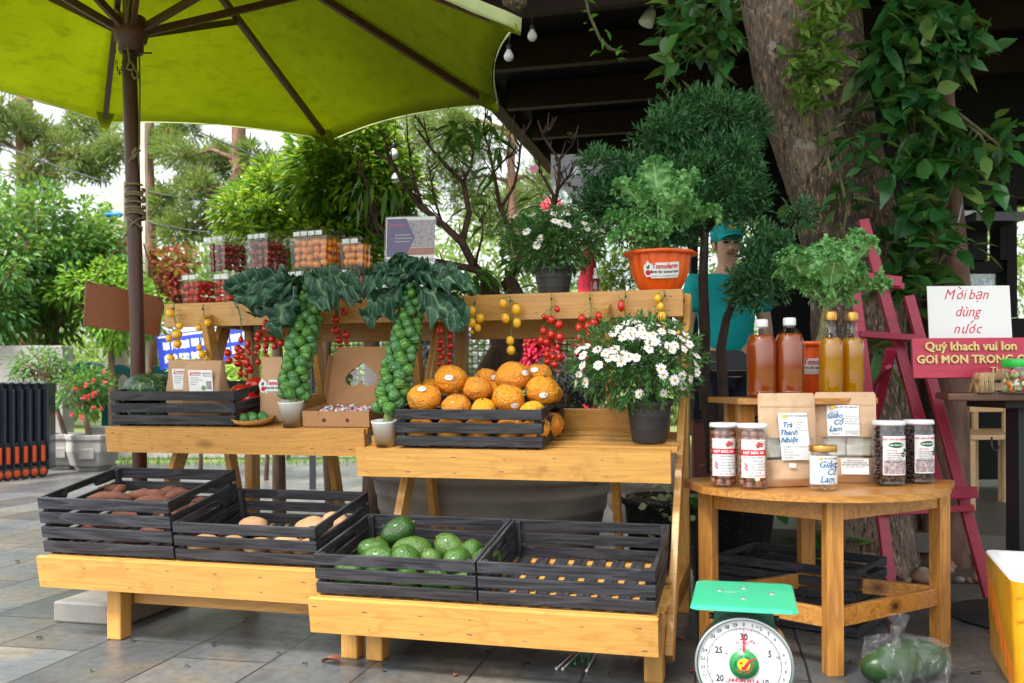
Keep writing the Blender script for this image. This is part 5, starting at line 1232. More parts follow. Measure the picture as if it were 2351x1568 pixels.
BR = [([(1125,655),(1090,610),(1060,560),(1020,520),(965,470),(925,420),(900,370),(868,350)],.038),([(1100,620),(1040,610),(990,600),(950,585),(905,560),(868,510)],.03),
 ([(1165,645),(1200,600),(1165,520),(1150,470),(1135,400),(1120,330)],.03),([(1150,480),(1180,430),(1190,380),(1195,320),(1200,290)],.014),([(1060,560),(1075,490),(1062,420),(1025,380),(985,340),(960,300)],.026),([(1062,420),(1085,380),(1090,330)],.014),
 ([(1180,610),(1230,560),(1265,500),(1270,450),(1240,400)],.03),([(1265,500),(1280,430),(1282,370),(1250,310),(1232,280)],.018),([(1275,440),(1310,400),(1318,375)],.012),([(1282,370),(1315,330),(1310,310)],.008),([(1250,310),(1262,290)],.006),
 ([(965,470),(955,420),(942,370),(935,310)],.014),([(985,340),(975,300),(955,270)],.01),([(1020,520),(1000,470),(990,430),(985,380)],.012),([(1135,400),(1165,360),(1172,300)],.01),([(1120,330),(1110,290),(1118,262)],.008),([(1240,400),(1235,360)],.006),
 ([(905,560),(870,540),(850,480),(838,420)],.012),([(868,510),(848,440),(835,400),(826,370)],.009),([(1090,610),(1110,540),(1105,500),(1130,470)],.012),([(950,585),(940,530),(915,480)],.01),([(900,370),(885,340),(880,300)],.007),([(1200,600),(1250,590),(1290,560),(1330,540)],.012),([(868,540),(840,520),(820,470)],.007)]
for pts, r0 in BR:
    n = len(pts); P = [q(u+random.uniform(-3,3), v+random.uniform(-3,3), 4.75 + .05*sin(i*1.7+pts[0][0]) - .1*(i/n)) for i, (u, v) in enumerate(pts)]
    br.tube(P, [max(.003, .66*r0*(1-.72*i/(n-1))) for i in range(n)], 8)
    for k in range(n*3):   # short pruned spurs
        i = random.randrange(1, n); f = random.random(); a = P[i-1].lerp(P[i], f); d = (P[i]-P[i-1]).normalized(); e = (d + Vector((random.uniform(-1,1), random.uniform(-.7,.7), random.uniform(-.3,.9)))).normalized(); L = random.choice((.02,.03,.05,.09))
        br.tube([a, a+e*L*.6, a+e*L+Vector((0,0,L*.15))], [.0045,.0035,.002], 5)
br.build('branches', PB, pt)
lf = MB()
for (u, v, ru, rv, n) in [(1075,290,60,28,40),(1060,350,45,35,20),(1150,330,30,35,12),(985,300,30,30,6),(1150,390,30,25,5),(1090,470,40,30,6),(960,510,35,40,8),(900,420,40,40,6),(1160,520,40,40,8),(1230,460,30,30,8),(1280,500,30,25,10),(840,430,20,30,7),(1190,600,40,40,14),(1090,640,70,40,34),(1010,620,50,30,16),(1180,680,40,40,18),(950,410,20,30,6)]:
    c0 = np.array(q(u, v, 4.68)); P = c0 + RNG.normal(0, .5, (n,3))*np.array([ru/FPX*4.7, .06, rv/FPX*4.7]); D = RNG.normal(0, 1, (n,3))*np.array([1,.6,.3]) + np.array([0,-.2,-.15])
    leaf_cloud(lf, P, D, RNG.uniform(.09,.15,n), RNG.uniform(.022,.032,n), .45, .3, True)
lf.build('leaves', leafmat('peach_leaves', [lin((46,92,38)), lin((70,124,50)), lin((100,152,66)), lin((52,100,46))], .4, .4), pt)
fb = MB()
for k in range(9):
    a = k*2.4; d = Vector((cos(a), -.3, sin(a))); x = d.cross(Vector((0,1,0))).normalized(); c0 = q(1225,388,4.6); L = .024 if k < 6 else .015
    fb.add([c0, c0+d*L*.6+x*L*.4, c0+d*L, c0+d*L*.6-x*L*.4], [(0,1,2,3)], 0, True)
fb.build('blossom', plain('pink_petal', lin((232,140,176)), .6), pt)

# ---- tall junipers in black pots
JL = leafmat('juniper_needles', [lin((40,86,54)), lin((60,112,68)), lin((88,142,88)), lin((46,96,64)), lin((104,146,92))], .55, .15)
def speck():
    m, n, l, b, o = newmat('speckled_black_pot'); v = coords(n, l); vo = nd(n, 'ShaderNodeTexVoronoi'); vo.inputs['Scale'].default_value = 120; l.new(v, vo.inputs['Vector'])
    c = ramp(n, l, vo.outputs['Distance'], [(.0, (.5,.5,.5)), (.17, (.4,.4,.4)), (.22, (.014,.014,.016))]); f = tex_noise(n, l, v, 20, 2); c = mix(n, l, ramp(n, l, f, [(.45, (0,0,0)), (.6, (1,1,1))]), (.014,.014,.016), c)
    l.new(c, b.inputs['Base Color']); setp(b, Roughness=.35); return m
SPK = speck()
def juniper(lab, base, trunk, blobs, r0, seed):
    t = thing('juniper', lab, 'tree', T(base)); off = Vector(base); tb = MB(); P = [Vector(p)-off for p in trunk]; n = len(P)
    tb.tube(P, [r0*(1-.55*i/(n-1)) for i in range(n)], 12); lf = MB()
    for (u, v, Y, ru, rv, k) in blobs:
        c = at(u, v, Y)-off; sx = ru/FPX*Y; sz = rv/FPX*Y; k = int(k*1.15)
        # sprays: short twigs fanned out of the blob, each lined with scale needles
        m_ = 9; sc3 = np.array([sx, sx*.75, sz]); ctr = rdir(m_)*.74*sc3; A = rdir(k); Pb = np.array(c) + ctr[RNG.integers(0, m_, k)] + A*sc3*.34*(.65+.4*RNG.random((k,1))); Dr = unit(A*np.array([1,.9,.9]) + np.array([0,-.1,.45]) + rdir(k)*.35)
        for q in range(5):
            Pq = Pb + Dr*(.013*q); Pq = Pq + rdir(k)*.004
            leaf_cloud(lf, Pq, Dr + rdir(k)*.75, RNG.uniform(.026,.046,k), .0105, .05)
        a = P[min(n-1, max(1, int(n*.75)))]; tb.tube([a, a.lerp(Vector(c), .5)+Vector((0,0,.03)), Vector(c)], [.014,.01,.004], 6)
        for w in range(0, k, max(1, k//10)): tb.tube([Vector(c), Vector(Pb[w])], [.005,.002], 4)
    lf.build('foliage', JL, t); tb.build('trunk', DBARK, t); return t
jp = at(1640, 880, 4.62); jb = (jp.x, jp.y, .42)
juniper('tall dark juniper with cloud shaped foliage behind the orange pot', jb, [at(1640,1085,4.62), at(1632,980,4.6), at(1615,880,4.62), at(1618,760,4.6), at(1614,640,4.62), at(1618,540,4.62), at(1605,440,4.64)],
  [(1610,310,4.62,120,90,900),(1690,330,4.7,70,90,520),(1540,330,4.65,80,70,420),(1410,420,4.6,75,75,560),(1370,465,4.62,55,50,260),(1480,440,4.66,90,70,560),(1590,430,4.6,95,80,620),(1660,400,4.55,75,75,560),(1700,450,4.66,60,50,320),(1545,500,4.66,80,50,380),(1490,540,4.7,80,40,240),(1640,465,4.55,60,40,260),(1565,550,4.64,35,28,110),(1720,270,4.7,35,45,130)], .038, 1)
j2 = at(1690, 880, 4.5); 
juniper('lower juniper branches spreading in front of the man', (j2.x, j2.y, .42), [at(1645,1085,4.58), at(1662,930,4.52), at(1655,800,4.5), at(1668,730,4.46), at(1690,680,4.44), at(1715,640,4.42)],
  [(1765,598,4.42,52,50,380),(1712,662,4.42,48,26,220),(1745,560,4.45,55,35,200),(1770,640,4.45,45,40,170),(1730,680,4.42,60,25,130),(1830,500,4.5,35,25,70)], .03, 2)
def round_pot(lab, u, v, Y, r, h, soilz=.95):
    p = at(u, v, Y); t = thing('plant_pot', lab, 'plant pot', (p.x, Y, 0)); mb = MB()
    mb.lathe([(0,0),(r*.66,0),(r*.7,.01),(r*.9,h*.9),(r*1.0,h*.93),(r*1.02,h*.97),(r*1.0,h),(r*.9,h*.985),(r*.86,h*.93),(0,h*.9)], 56); mb.build('pot', SPK, t)
    g = MB(); g.ball((0,0,h*.92), (r*.86,r*.86,.02), 28, 8, fn=lambda d: 1+.25*N3(d,4,2)); g.build('soil', M['soil'], t)
    lf = MB(); n = 120; a = RNG.uniform(0,6.28,n); q_ = r*.8*RNG.random(n)**.5; leaf_cloud(lf, np.stack([q_*np.cos(a), q_*np.sin(a), np.full(n,h*.95)],1), RNG.normal(0,1,(n,3))*np.array([1,1,.3]), .045, .02, .1); lf.build('leaf_litter', leafmat('leaf_litter', [lin((96,56,34)), lin((130,80,50)), lin((80,60,40)), lin((90,110,50))], .8, .1), t)
    return t
round_pot('large speckled black pot holding the junipers', 1672, 880, 4.62, .25, .43)
ip = round_pot('smaller speckled black pot with ivy right of the stand', 1512, 880, 4.35, .175, .44)
iv = MB(); n = 70; c0 = np.array([.0,-.1,.46]); P = c0 + RNG.normal(0,1,(n,3))*np.array([.07,.05,.05]); P[20:] += np.array([.02,-.09,-.08]) + RNG.normal(0,1,(n-20,3))*np.array([.02,.01,.09])
leaf_cloud(iv, P, RNG.normal(0,1,(n,3))*np.array([1,.5,.6]), .04, .036, .1, .2, True)
pvt = thing('ivy_plant', 'variegated ivy trailing over the smaller speckled pot', 'plant', (at(1512,880,4.35).x, 4.35, 0)); iv.build('leaves', leafmat('ivy_leaves', [lin((120,140,100)), lin((170,180,140)), lin((70,100,60)), lin((190,196,160))], .5, .2), pvt)
sb = MB(); sb.tube([(0,-.05,.43), (.02,-.15,.45), (.03,-.19,.38), (.04,-.19,.25)], .003, 5); sb.build('stem', VSTEM, pvt)
# fern beside the right table
fp = at(1612, 1095, 4.0); ft = thing('fern', 'bright green fern between the stand and the right table', 'fern', (fp.x, fp.y, .42)); fr = MB()
for k in range(13):
    a = k*2.4; e = random.uniform(.35,1.2); L = random.uniform(.12,.2); d = Vector((cos(a)*cos(e), sin(a)*cos(e), sin(e)))
    for i in range(22):
        f = i/22; p = d*L*f - Vector((0,0,.07*f*f)); w = .045*(1-f)**.7
        for sd_ in (-1,1):
            x = d.cross(Vector((0,0,1))).normalized()*sd_; b = p + x*w + d*.01
            fr.add([p, p+d*.007+x*w*.5, b, p-d*.001+x*w*.5], [(0,1,2,3)], 0, False)
fr.build('fronds', leafmat('fern_fronds', [lin((70,130,50)), lin((96,156,64))], .5, .3), ft)
sb = MB(); sb.tube([(0,0,-.42), (0,0,.0)], .03, 8); sb.build('stem', DBARK, ft)
# broad leaved plant by the tree foot
bp = onz(1800, 1250, 0); bt2 = thing('broad_leaf_plant', 'low broad leaved plant behind the black crate stack', 'plant', (bp.x, 4.75, 0)); lf = MB(); n = 26
leaf_cloud(lf, np.array([0,0,.08]) + RNG.normal(0,1,(n,3))*np.array([.12,.06,.08]) + np.array([0,0,.1]), RNG.normal(0,1,(n,3))*np.array([1,.6,.4]) + np.array([0,0,.4]), RNG.uniform(.12,.2,n), .07, .3, .2, True); lf.build('leaves', VINE, bt2)
sb = MB()
for k in range(5): sb.tube([(0,0,0), (random.uniform(-.1,.1), 0, .22)], .006, 5)
sb.build('stems', VSTEM, bt2)
# ================================================================ right table and what stands on it
tw = thing('plant_table', 'half round stained pine table with a small raised shelf', 'table', (1.12, 3.35, 0)); tinv = Matrix.Translation((-1.12, -3.35, 0))
def tb_(mb, nm, mat, bev=.003): return mb.build(nm, mat, tw, bev, M=tinv)
def circ3(a, b, c, n=24):
    ax, ay = a; bx, by = b; cx_, cy_ = c; d = 2*(ax*(by-cy_)+bx*(cy_-ay)+cx_*(ay-by))
    ux = ((ax*ax+ay*ay)*(by-cy_)+(bx*bx+by*by)*(cy_-ay)+(cx_*cx_+cy_*cy_)*(ay-by))/d; uy = ((ax*ax+ay*ay)*(cx_-bx)+(bx*bx+by*by)*(ax-cx_)+(cx_*cx_+cy_*cy_)*(bx-ax))/d
    r = sqrt((ax-ux)**2+(ay-uy)**2); a0 = atan2(ay-uy, ax-ux); a1 = atan2(cy_-uy, cx_-ux)
    if a1 < a0: a1 += 2*pi
    return [(ux+r*cos(a0+(a1-a0)*i/n), uy+r*sin(a0+(a1-a0)*i/n)) for i in range(n+1)]
TZ = .60
arc = circ3((.66,3.275), (1.06,3.0), (1.552,3.325)) + [(1.63,3.46),(1.2,3.80),(.63,3.56)]
mb = MB(); mb.prism(arc, TZ-.024, TZ); tb_(mb, 'table_top', TW['x'], .004)
LEG = dict(left=(.715,3.43), front=(1.052,3.09), right=(1.555,3.42), back=(1.15,3.68))
for k, (x, y) in LEG.items():
    mb = MB(); mb.box((0,0,(TZ-.025)/2), (.056,.05,TZ-.025), T(x, y, 0) @ R({'left':-40,'front':5,'right':28,'back':5}[k], 'Z')); tb_(mb, 'leg', TW['z'], .003)
def rail(a, b, z, h, nm, w=.026, off=.0):
    p, q = Vector(LEG[a]+(z,)), Vector(LEG[b]+(z,)); d = (q-p).normalized(); mb = MB(); mb.bar(p+d*.03, q-d*.03, w, h); tb_(mb, nm, TW['x'], .002)
for a, b in (('left','front'),('front','right')):
    rail(a, b, TZ-.06, .068, 'apron'); rail(a, b, .185, .062, 'stretcher')
rail('left','back', TZ-.06, .068, 'apron'); rail('right','back', TZ-.06, .068, 'apron'); rail('back','right', .19, .055, 'stretcher'); rail('left','back', .19, .055, 'stretcher')
UZ = .905
mb = MB(); mb.prism(circ3((.825,3.44),(1.07,3.375),(1.345,3.45),16) + [(1.36,3.86),(.80,3.84)], UZ-.022, UZ); tb_(mb, 'upper_shelf', TW['x'], .003)
for x, y in ((.868,3.50),(1.30,3.53),(.87,3.70),(1.31,3.74)):
    mb = MB(); mb.box((x,y,(TZ+UZ-.022)/2), (.062,.05,UZ-.022-TZ-.002)); tb_(mb, 'shelf_post', TW['z'], .003)
mb = MB(); mb.box((1.09,3.71,UZ-.05), (.38,.024,.05)); tb_(mb, 'shelf_rail', TW['x'], .002)
# ---- bottles on the raised shelf
def liquid(name, c, c2):
    m, n, l, b, o = newmat(name); lw = nd(n, 'ShaderNodeLayerWeight'); lw.inputs[0].default_value = .35
    l.new(mix(n, l, lw.outputs['Facing'], c, c2), b.inputs['Base Color']); setp(b, Roughness=.2, Coat_Weight=.0, Specular_IOR_Level=.3)
    t = nd(n, 'ShaderNodeBsdfTranslucent'); t.inputs[0].default_value = rgba(tuple(min(1, x*1.2) for x in c)); mx = nd(n, 'ShaderNodeMixShader'); mx.inputs[0].default_value = .5
    l.new(b.outputs[0], mx.inputs[1]); l.new(t.outputs[0], mx.inputs[2]); l.new(mx.outputs[0], o.inputs['Surface']); return m
LQB = liquid('amber_liquid', lin((184,86,16)), lin((136,54,8))); LQY = liquid('golden_liquid', lin((214,158,10)), lin((172,114,6)))
GOLD = plain('gold_cap', lin((196,150,78)), .3, metal=.85)
def bottle(lab, u, Y, r, h, kind, z=UZ, cat='bottle'):
    p = at(u, 880, Y); t = thing('bottle', lab, cat, (p.x, Y, z), 'brown drink bottles' if kind == 'pet' else 'golden oil bottles')
    if kind == 'pet': pr = [(0,.002),(r*.8,.0),(r*.97,.008),(r,.02),(r*.97,h*.06),(r,h*.09),(r,h*.66),(r*.97,h*.70),(r*.86,h*.77),(r*.62,h*.835),(r*.42,h*.87),(r*.38,h*.885),(r*.38,h*.915)]; cap0, cr, lv = h*.905, r*.42, h*.80
    else: pr = [(0,.002),(r*.92,.0),(r,.008),(r,h*.56),(r*.97,h*.62),(r*.8,h*.68),(r*.5,h*.74),(r*.4,h*.79),(r*.38,h*.9),(r*.42,h*.905),(r*.42,h*.915)]; cap0, cr, lv = h*.895, r*.5, h*.69
    mb = MB(); mb.lathe(pr, 40); mb.build('glass', M['clear'], t)
    lp = [(q*.965 if q else 0, z_+.002) for q, z_ in pr if z_ < lv]; lp = [(0,.004)] + lp[1:]; rl = lp[-1][0]*.93; mb = MB(); mb.lathe(lp + [(rl, lv), (0, lv)], 40); mb.build('drink', LQB if kind == 'pet' else LQY, t)
    mb = MB(); mb.lathe([(cr*.98,cap0),(cr,cap0+.003),(cr,h*.985),(cr*.9,h),(0,h)], 48, fl=lambda a, j: 1+.02*cos(a*24)); mb.build('cap', M['whiteplastic'] if kind == 'pet' else GOLD, t)
bottle('left brown drink bottle with a white cap', 1749, 3.50, .0555, .292, 'pet'); bottle('right brown drink bottle with a white cap', 1813, 3.50, .0545, .298, 'pet')
bottle('left golden oil bottle with a gold cap', 1908, 3.50, .0445, .322, 'oil'); bottle('right golden oil bottle partly behind the left one', 1957, 3.545, .0435, .323, 'oil')
kp = at(1850, 880, 3.72)
kale('second kale in an orange shop pot behind the bottles', T(kp.x, 3.72, UZ+.001), .105, .215, [(.045,0,.2),(.065,0,.24),(.078,0,.32),(.085,0,.36)], 9, .29, .17, 9, False, (.45,1.2))
farm_sticker(bpy.data.objects['kale_plant.001'], T(0,0,.12) @ R(0,'Z') @ T(0,-.0945,0) @ R(12,'X') @ FR, .15, .098)
# ---- jars on the table
def on_t(u, v): p = onz(u, v, TZ); return Vector((p.x, p.y, TZ+.001))
NUT = MB(); NUT.ball((0,0,0), 1, 14, 10, fn=lambda d: 1+.03*N3(d,2,1)); SEED = MB(); SEED.ball((0,0,0), (1,.8,.55), 10, 7)
NM = [plain('macadamia_shell', lin((136,84,62)), .35, lin((160,106,80)), 5, coat=.2), plain('macadamia_shell_dark', lin((116,70,52)), .35, lin((144,92,70)), 5, coat=.2)]; SM = plain('dark_seed', lin((52,38,40)), .4, lin((72,54,54)), 6)
KER = plain('nut_kernel', lin((226,206,160)), .5)
LABW = M['white']
def curved_label(t, R_, w, h, z, a0, mat, nm, off=.0008):
    """paper label wrapped on a jar, centred on angle a0 from the front"""
    mb = MB(); mb.surf(lambda a, b: ((R_+off)*sin(a0+(a-.5)*w/R_), -(R_+off)*cos(a0+(a-.5)*w/R_), z+(b-.5)*h), 20, 2); return mb.build(nm, mat, t)
def jar(lab, u, v, r, h, kind, rot, seed):
    random.seed(seed); p = on_t(u, v); p.y += r*.9; t = thing('jar', lab, 'jar', T(p) @ R(rot, 'Z'), {'nut':'jars of brown nuts','seed':'jars of dark seeds'}[kind])
    mb = MB(); mb.lathe([(0,.002),(r*.93,0),(r*.985,.006),(r*.985,h*.05),(r*.96,h*.06),(r*.985,h*.075),(r*.985,h*.9),(r*.93,h*.93),(r*.93,h*.945)], 56, fl=lambda a, j: 1+.006*cos(a*12)); mb.build('glass', M['clear'], t)
    mb = MB(); mb.lathe([(r*1.0,h*.93),(r*1.03,h*.935),(r*1.03,h*.965),(r*1.0,h*.985),(r*.98,h),(r*.9,h*.992),(0,h*.99)], 56); mb.build('lid', M['whiteplastic'], t)
    Mt = t.matrix_world.copy()
    if kind == 'nut':
        lw, lh, lz = .088, h*.58, h*.47; curved_label(t, r, lw, lh, lz, .0, LABW, 'label')
        curved_label(t, r, lw, .02, lz+lh*.155, .0, M['red_ink'], 'label_band', .0012)
        BM_ = T(0,-r-.0014,0) @ FR; tx = lambda b, s_, m_, y, x=0, al='CENTER', sh=0, nm='fine_print', bo=0: text(b, s_, m_, BM_, t, nm, al, sh, r+.0012, bo, 1, .0002, x, y)
        tx('HẠT MẮC CA', .0120, M['white'], lz+lh*.155, 0, bo=.0006, nm='title')
        for i, s_ in enumerate(['Tốt cho tim mạch','Tốt cho đường tiêu hóa','Giảm các bệnh về tim mạch','Ổn định đường huyết','Bảo vệ cơ thể']): tx('• '+s_, .0056, M['ink'], lz-lh*.06-i*.0098, -.012, 'LEFT', .2)
        tx('Đắc sản Tây Nguyên Măng Đen', .0054, M['ink'], lz+lh*.03, 0, sh=.2); tx('HSD: 12 tháng. KLT: 500g', .005, M['red_ink'], lz-lh*.43, .012)
        for k in range(9):
            a = .018+.012*cos(k*2.4)*(k/9)**.5; g = MB(); x = .018+.013*cos(k*2.4)*(k/9)**.5; y = lz+lh*.36+.009*sin(k*2.4)*(k/9)**.5
            g.ball(((r+.0012)*sin(x/r), -(r+.0012)*cos(x/r), y), (.0042,.0014,.0042), 8, 6); g.build('printed_nut', plain('printed_nut_red', lin((190,70,70)), .6) if k == 0 else bpy.data.materials['printed_nut_red'], t)
        for k in range(4):
            x = -.026+.004*(k % 2); g = MB(); g.ball(((r+.0012)*sin(x/r), -(r+.0012)*cos(x/r), lz-lh*.14-.006*k), (.005,.0014,.005), 8, 6); g.build('printed_flower', plain('printed_pink', lin((226,120,140)), .6) if 'printed_pink' not in bpy.data.materials else bpy.data.materials['printed_pink'], t)
        fr = MB()
        for (x0,y0,x1,y1) in [(-.04,-.46,.04,-.46),(.04,-.46,.04,.44),(.04,.44,-.04,.44),(-.04,.44,-.04,-.46)]:
            n_ = 10
            for i in range(n_):
                xa = x0+(x1-x0)*i/n_; xb = x0+(x1-x0)*(i+1)/n_; ya = lz+lh*(y0+(y1-y0)*i/n_); yb = lz+lh*(y0+(y1-y0)*(i+1)/n_)
                fr.tube([((r+.0012)*sin(xa/r), -(r+.0012)*cos(xa/r), ya), ((r+.0012)*sin(xb/r), -(r+.0012)*cos(xb/r), yb)], .0004, 4)
        fr.build('label_border', M['red_ink'], t)
        i = 0
        for z in np.arange(.018, h*.87, .021):
            for k in range(7):
                a = k*2*pi/7 + z*40; q = r*.66; o = NUT.build('nut', NM[random.randrange(2)]); o.matrix_world = Mt @ T(q*cos(a)+random.uniform(-.003,.003), q*sin(a), z+random.uniform(-.003,.003)) @ Sc(.0135,.0135,.0135)
                tag(o, 'round brown nut inside the '+('left' if seed == 31 else 'right')+' nut jar', 'nut', 'nuts in the %s nut jar' % ('left' if seed == 31 else 'right')); i += 1
    else:
        lw, lh, lz = .092, h*.6, h*.47; curved_label(t, r, lw, lh, lz, .0, LABW, 'label')
        curved_label(t, r, lw-.008, lh*.34, lz-lh*.30, .0, plain('printed_seed_photo', lin((120,100,120)), .6, lin((206,196,190)), 110) if 'printed_seed_photo' not in bpy.data.materials else bpy.data.materials['printed_seed_photo'], 'photo_print', .0012)
        BM_ = T(0,-r-.0014,0) @ FR; tx = lambda b, s_, m_, y, x=0, al='CENTER', sh=0, nm='fine_print', bo=0: text(b, s_, m_, BM_, t, nm, al, sh, r+.0012, bo, 1, .0002, x, y)
        tx('ĐẶC SẢN TÂY NGUYÊN', .0085, M['red_ink'], lz+lh*.41, nm='heading', bo=.0002)
        g = MB(); g.surf(lambda a, b: ((r+.0013)*sin((a-.5)*.056*sqrt(max(.05,1-(2*b-1)**2))/r), -(r+.0013)*cos((a-.5)*.056*sqrt(max(.05,1-(2*b-1)**2))/r), lz+lh*.27+(b-.5)*.02), 14, 8); g.build('green_badge', M['green_ink'], t)
        tx('Hạt Sachi Sấy', .0088, M['white'], lz+lh*.27, sh=.15, nm='badge_lettering', bo=.0002); BMn = None
        tx('CÔNG DỤNG:', .0055, M['red_ink'], lz+lh*.13, -.034, 'LEFT', nm='heading')
        for i, s_ in enumerate(['Giảm Cân, Giảm Huyết Áp','Tốt Cho Mắt, Đẹp Da','Nguồn Protein Dồi Dào','Chống Viêm, Giàu Chất Sơ','Chứa Nhiều Omega 3,6,9']): tx('♦ '+s_ if False else '• '+s_, .0052, M['ink'], lz+lh*.065-i*.0078, -.036, 'LEFT')
        for k in range(5):
            a = k*1.256; g = MB(); x = .026+.006*cos(a); g.ball(((r+.0012)*sin(x/r), -(r+.0012)*cos(x/r), lz+lh*.02+.006*sin(a)), (.0042,.0014,.003), 8, 6); g.build('printed_pod', plain('printed_pod_brown', lin((80,40,34)), .6) if 'printed_pod_brown' not in bpy.data.materials else bpy.data.materials['printed_pod_brown'], t)
        g = MB(); g.ball(((r+.0012)*sin(.032/r), -(r+.0012)*cos(.032/r), lz+lh*.13), (.006,.0014,.007), 8, 6); g.build('printed_leaf', M['green_ink'], t)
        for z in np.arange(.012, h*.88, .0165):
            for k in range(9):
                a = k*2*pi/9 + z*60; q = r*.76; o = SEED.build('seed', SM); o.matrix_world = Mt @ T(q*cos(a), q*sin(a), z+random.uniform(-.003,.003)) @ R(random.uniform(0,180), 'Z') @ R(random.uniform(-60,60), 'X') @ Sc(.0125,.0125,.0125)
                tag(o, 'dark flat seed inside the '+('left' if seed == 33 else 'right')+' seed jar', 'seed', 'seeds in the %s seed jar' % ('left' if seed == 33 else 'right'))
    return t
jar('left nut jar with a white and crimson label', 1669, 1120, .0485, .222, 'nut', -14, 31)
j2_ = jar('right nut jar with a white and crimson label standing forward', 1736, 1125, .0505, .222, 'nut', -10, 32)
o = NUT.build('nut_kernel', KER); o.matrix_world = j2_.matrix_world @ T(.012,-.043,.035) @ Sc(.010,.010,.010); tag(o, 'single pale shelled kernel at the bottom of the right nut jar', 'nut')
jar('left dark seed jar with a green badge on its label', 2054, 1117, .0545, .226, 'seed', 6, 33); jar('right dark seed jar partly behind the left seed jar', 2122, 1112, .0515, .226, 'seed', 14, 34)
# small gold lidded jar of tea bags
p = on_t(1899, 1129); p.y += .042; r, h = .0455, .152; t = thing('jar', 'small gold lidded glass jar with blue brush lettering', 'jar', T(p) @ R(3,'Z')); tj = t
mb = MB(); mb.lathe([(0,.002),(r*.93,0),(r,.006),(r,h*.8),(r*.95,h*.84),(r*.95,h*.86)], 48); mb.build('glass', M['clear'], t)
mb = MB(); mb.lathe([(r*.98,h*.85),(r*1.03,h*.86),(r*1.0,h*.885),(r*1.03,h*.91),(r*1.0,h*.935),(r*1.02,h*.98),(r*.97,h),(0,h*.995)], 56); mb.build('lid', GOLD, t)
curved_label(t, r, .135, h*.62, h*.46, 0, LABW, 'label'); BM_ = T(0,-r-.0014,0) @ FR
def jt(b, s_, m_, x, y, nm='fine_print', sh=0, bo=0): text(b, s_, m_, BM_, t, nm, 'CENTER', sh, r+.0012, bo, 1, .0002, x, y)
jt('SẢN VẬT TÂY NGUYÊN', .007, M['darkblue_ink'], .006, h*.71); jt('TRÀ', .009, M['grey_ink'], -.03, h*.6); jt('MĂNG', .009, M['darkblue_ink'], .036, h*.6); jt('ĐEN', .008, M['darkblue_ink'], .037, h*.52)
jt('Giảo', .030, M['blue_ink'], .0, h*.58, 'brush_lettering', .3, .0006); jt('Cổ', .030, M['blue_ink'], .014, h*.42, 'brush_lettering', .3, .0006); jt('Lam', .030, M['blue_ink'], -.002, h*.26, 'brush_lettering', .3, .0006); jt('(NGŨ DIỆP SÂM)', .0085, M['grey_ink'], .004, h*.165)
g = MB(); g.ball(((r+.001)*sin(-.021/r), -(r+.001)*cos(-.021/r), h*.71), (.006,.0012,.006), 14, 8); g.build('badge', M['yellow_ink'], t); jt('S', .010, M['red_ink'], -.021, h*.71, 'badge_letter', bo=.0004)
TEAP = plain('tea_bag_paper', lin((214,208,192)), .8, lin((190,180,160)), 30)
for i in range(9):
    mb = MB(); mb.surf(lambda a, b: ((a-.5)*.034, (b-.5)*.03, .003*sin(a*3.1)*sin(b*3.1)), 6, 6, uv=False); o = mb.build('tea_bag', TEAP, thick=.002); o.matrix_world = T(p) @ T(random.uniform(-.013,.013), random.uniform(-.013,.013), .012+.012*i if i < 3 else .05+.008*i) @ R(random.uniform(0,180),'Z') @ R(random.uniform(20,70),'X'); tag(o, 'pale tea bag inside the small gold lidded jar', 'tea bag', 'tea bags in the gold lidded jar')
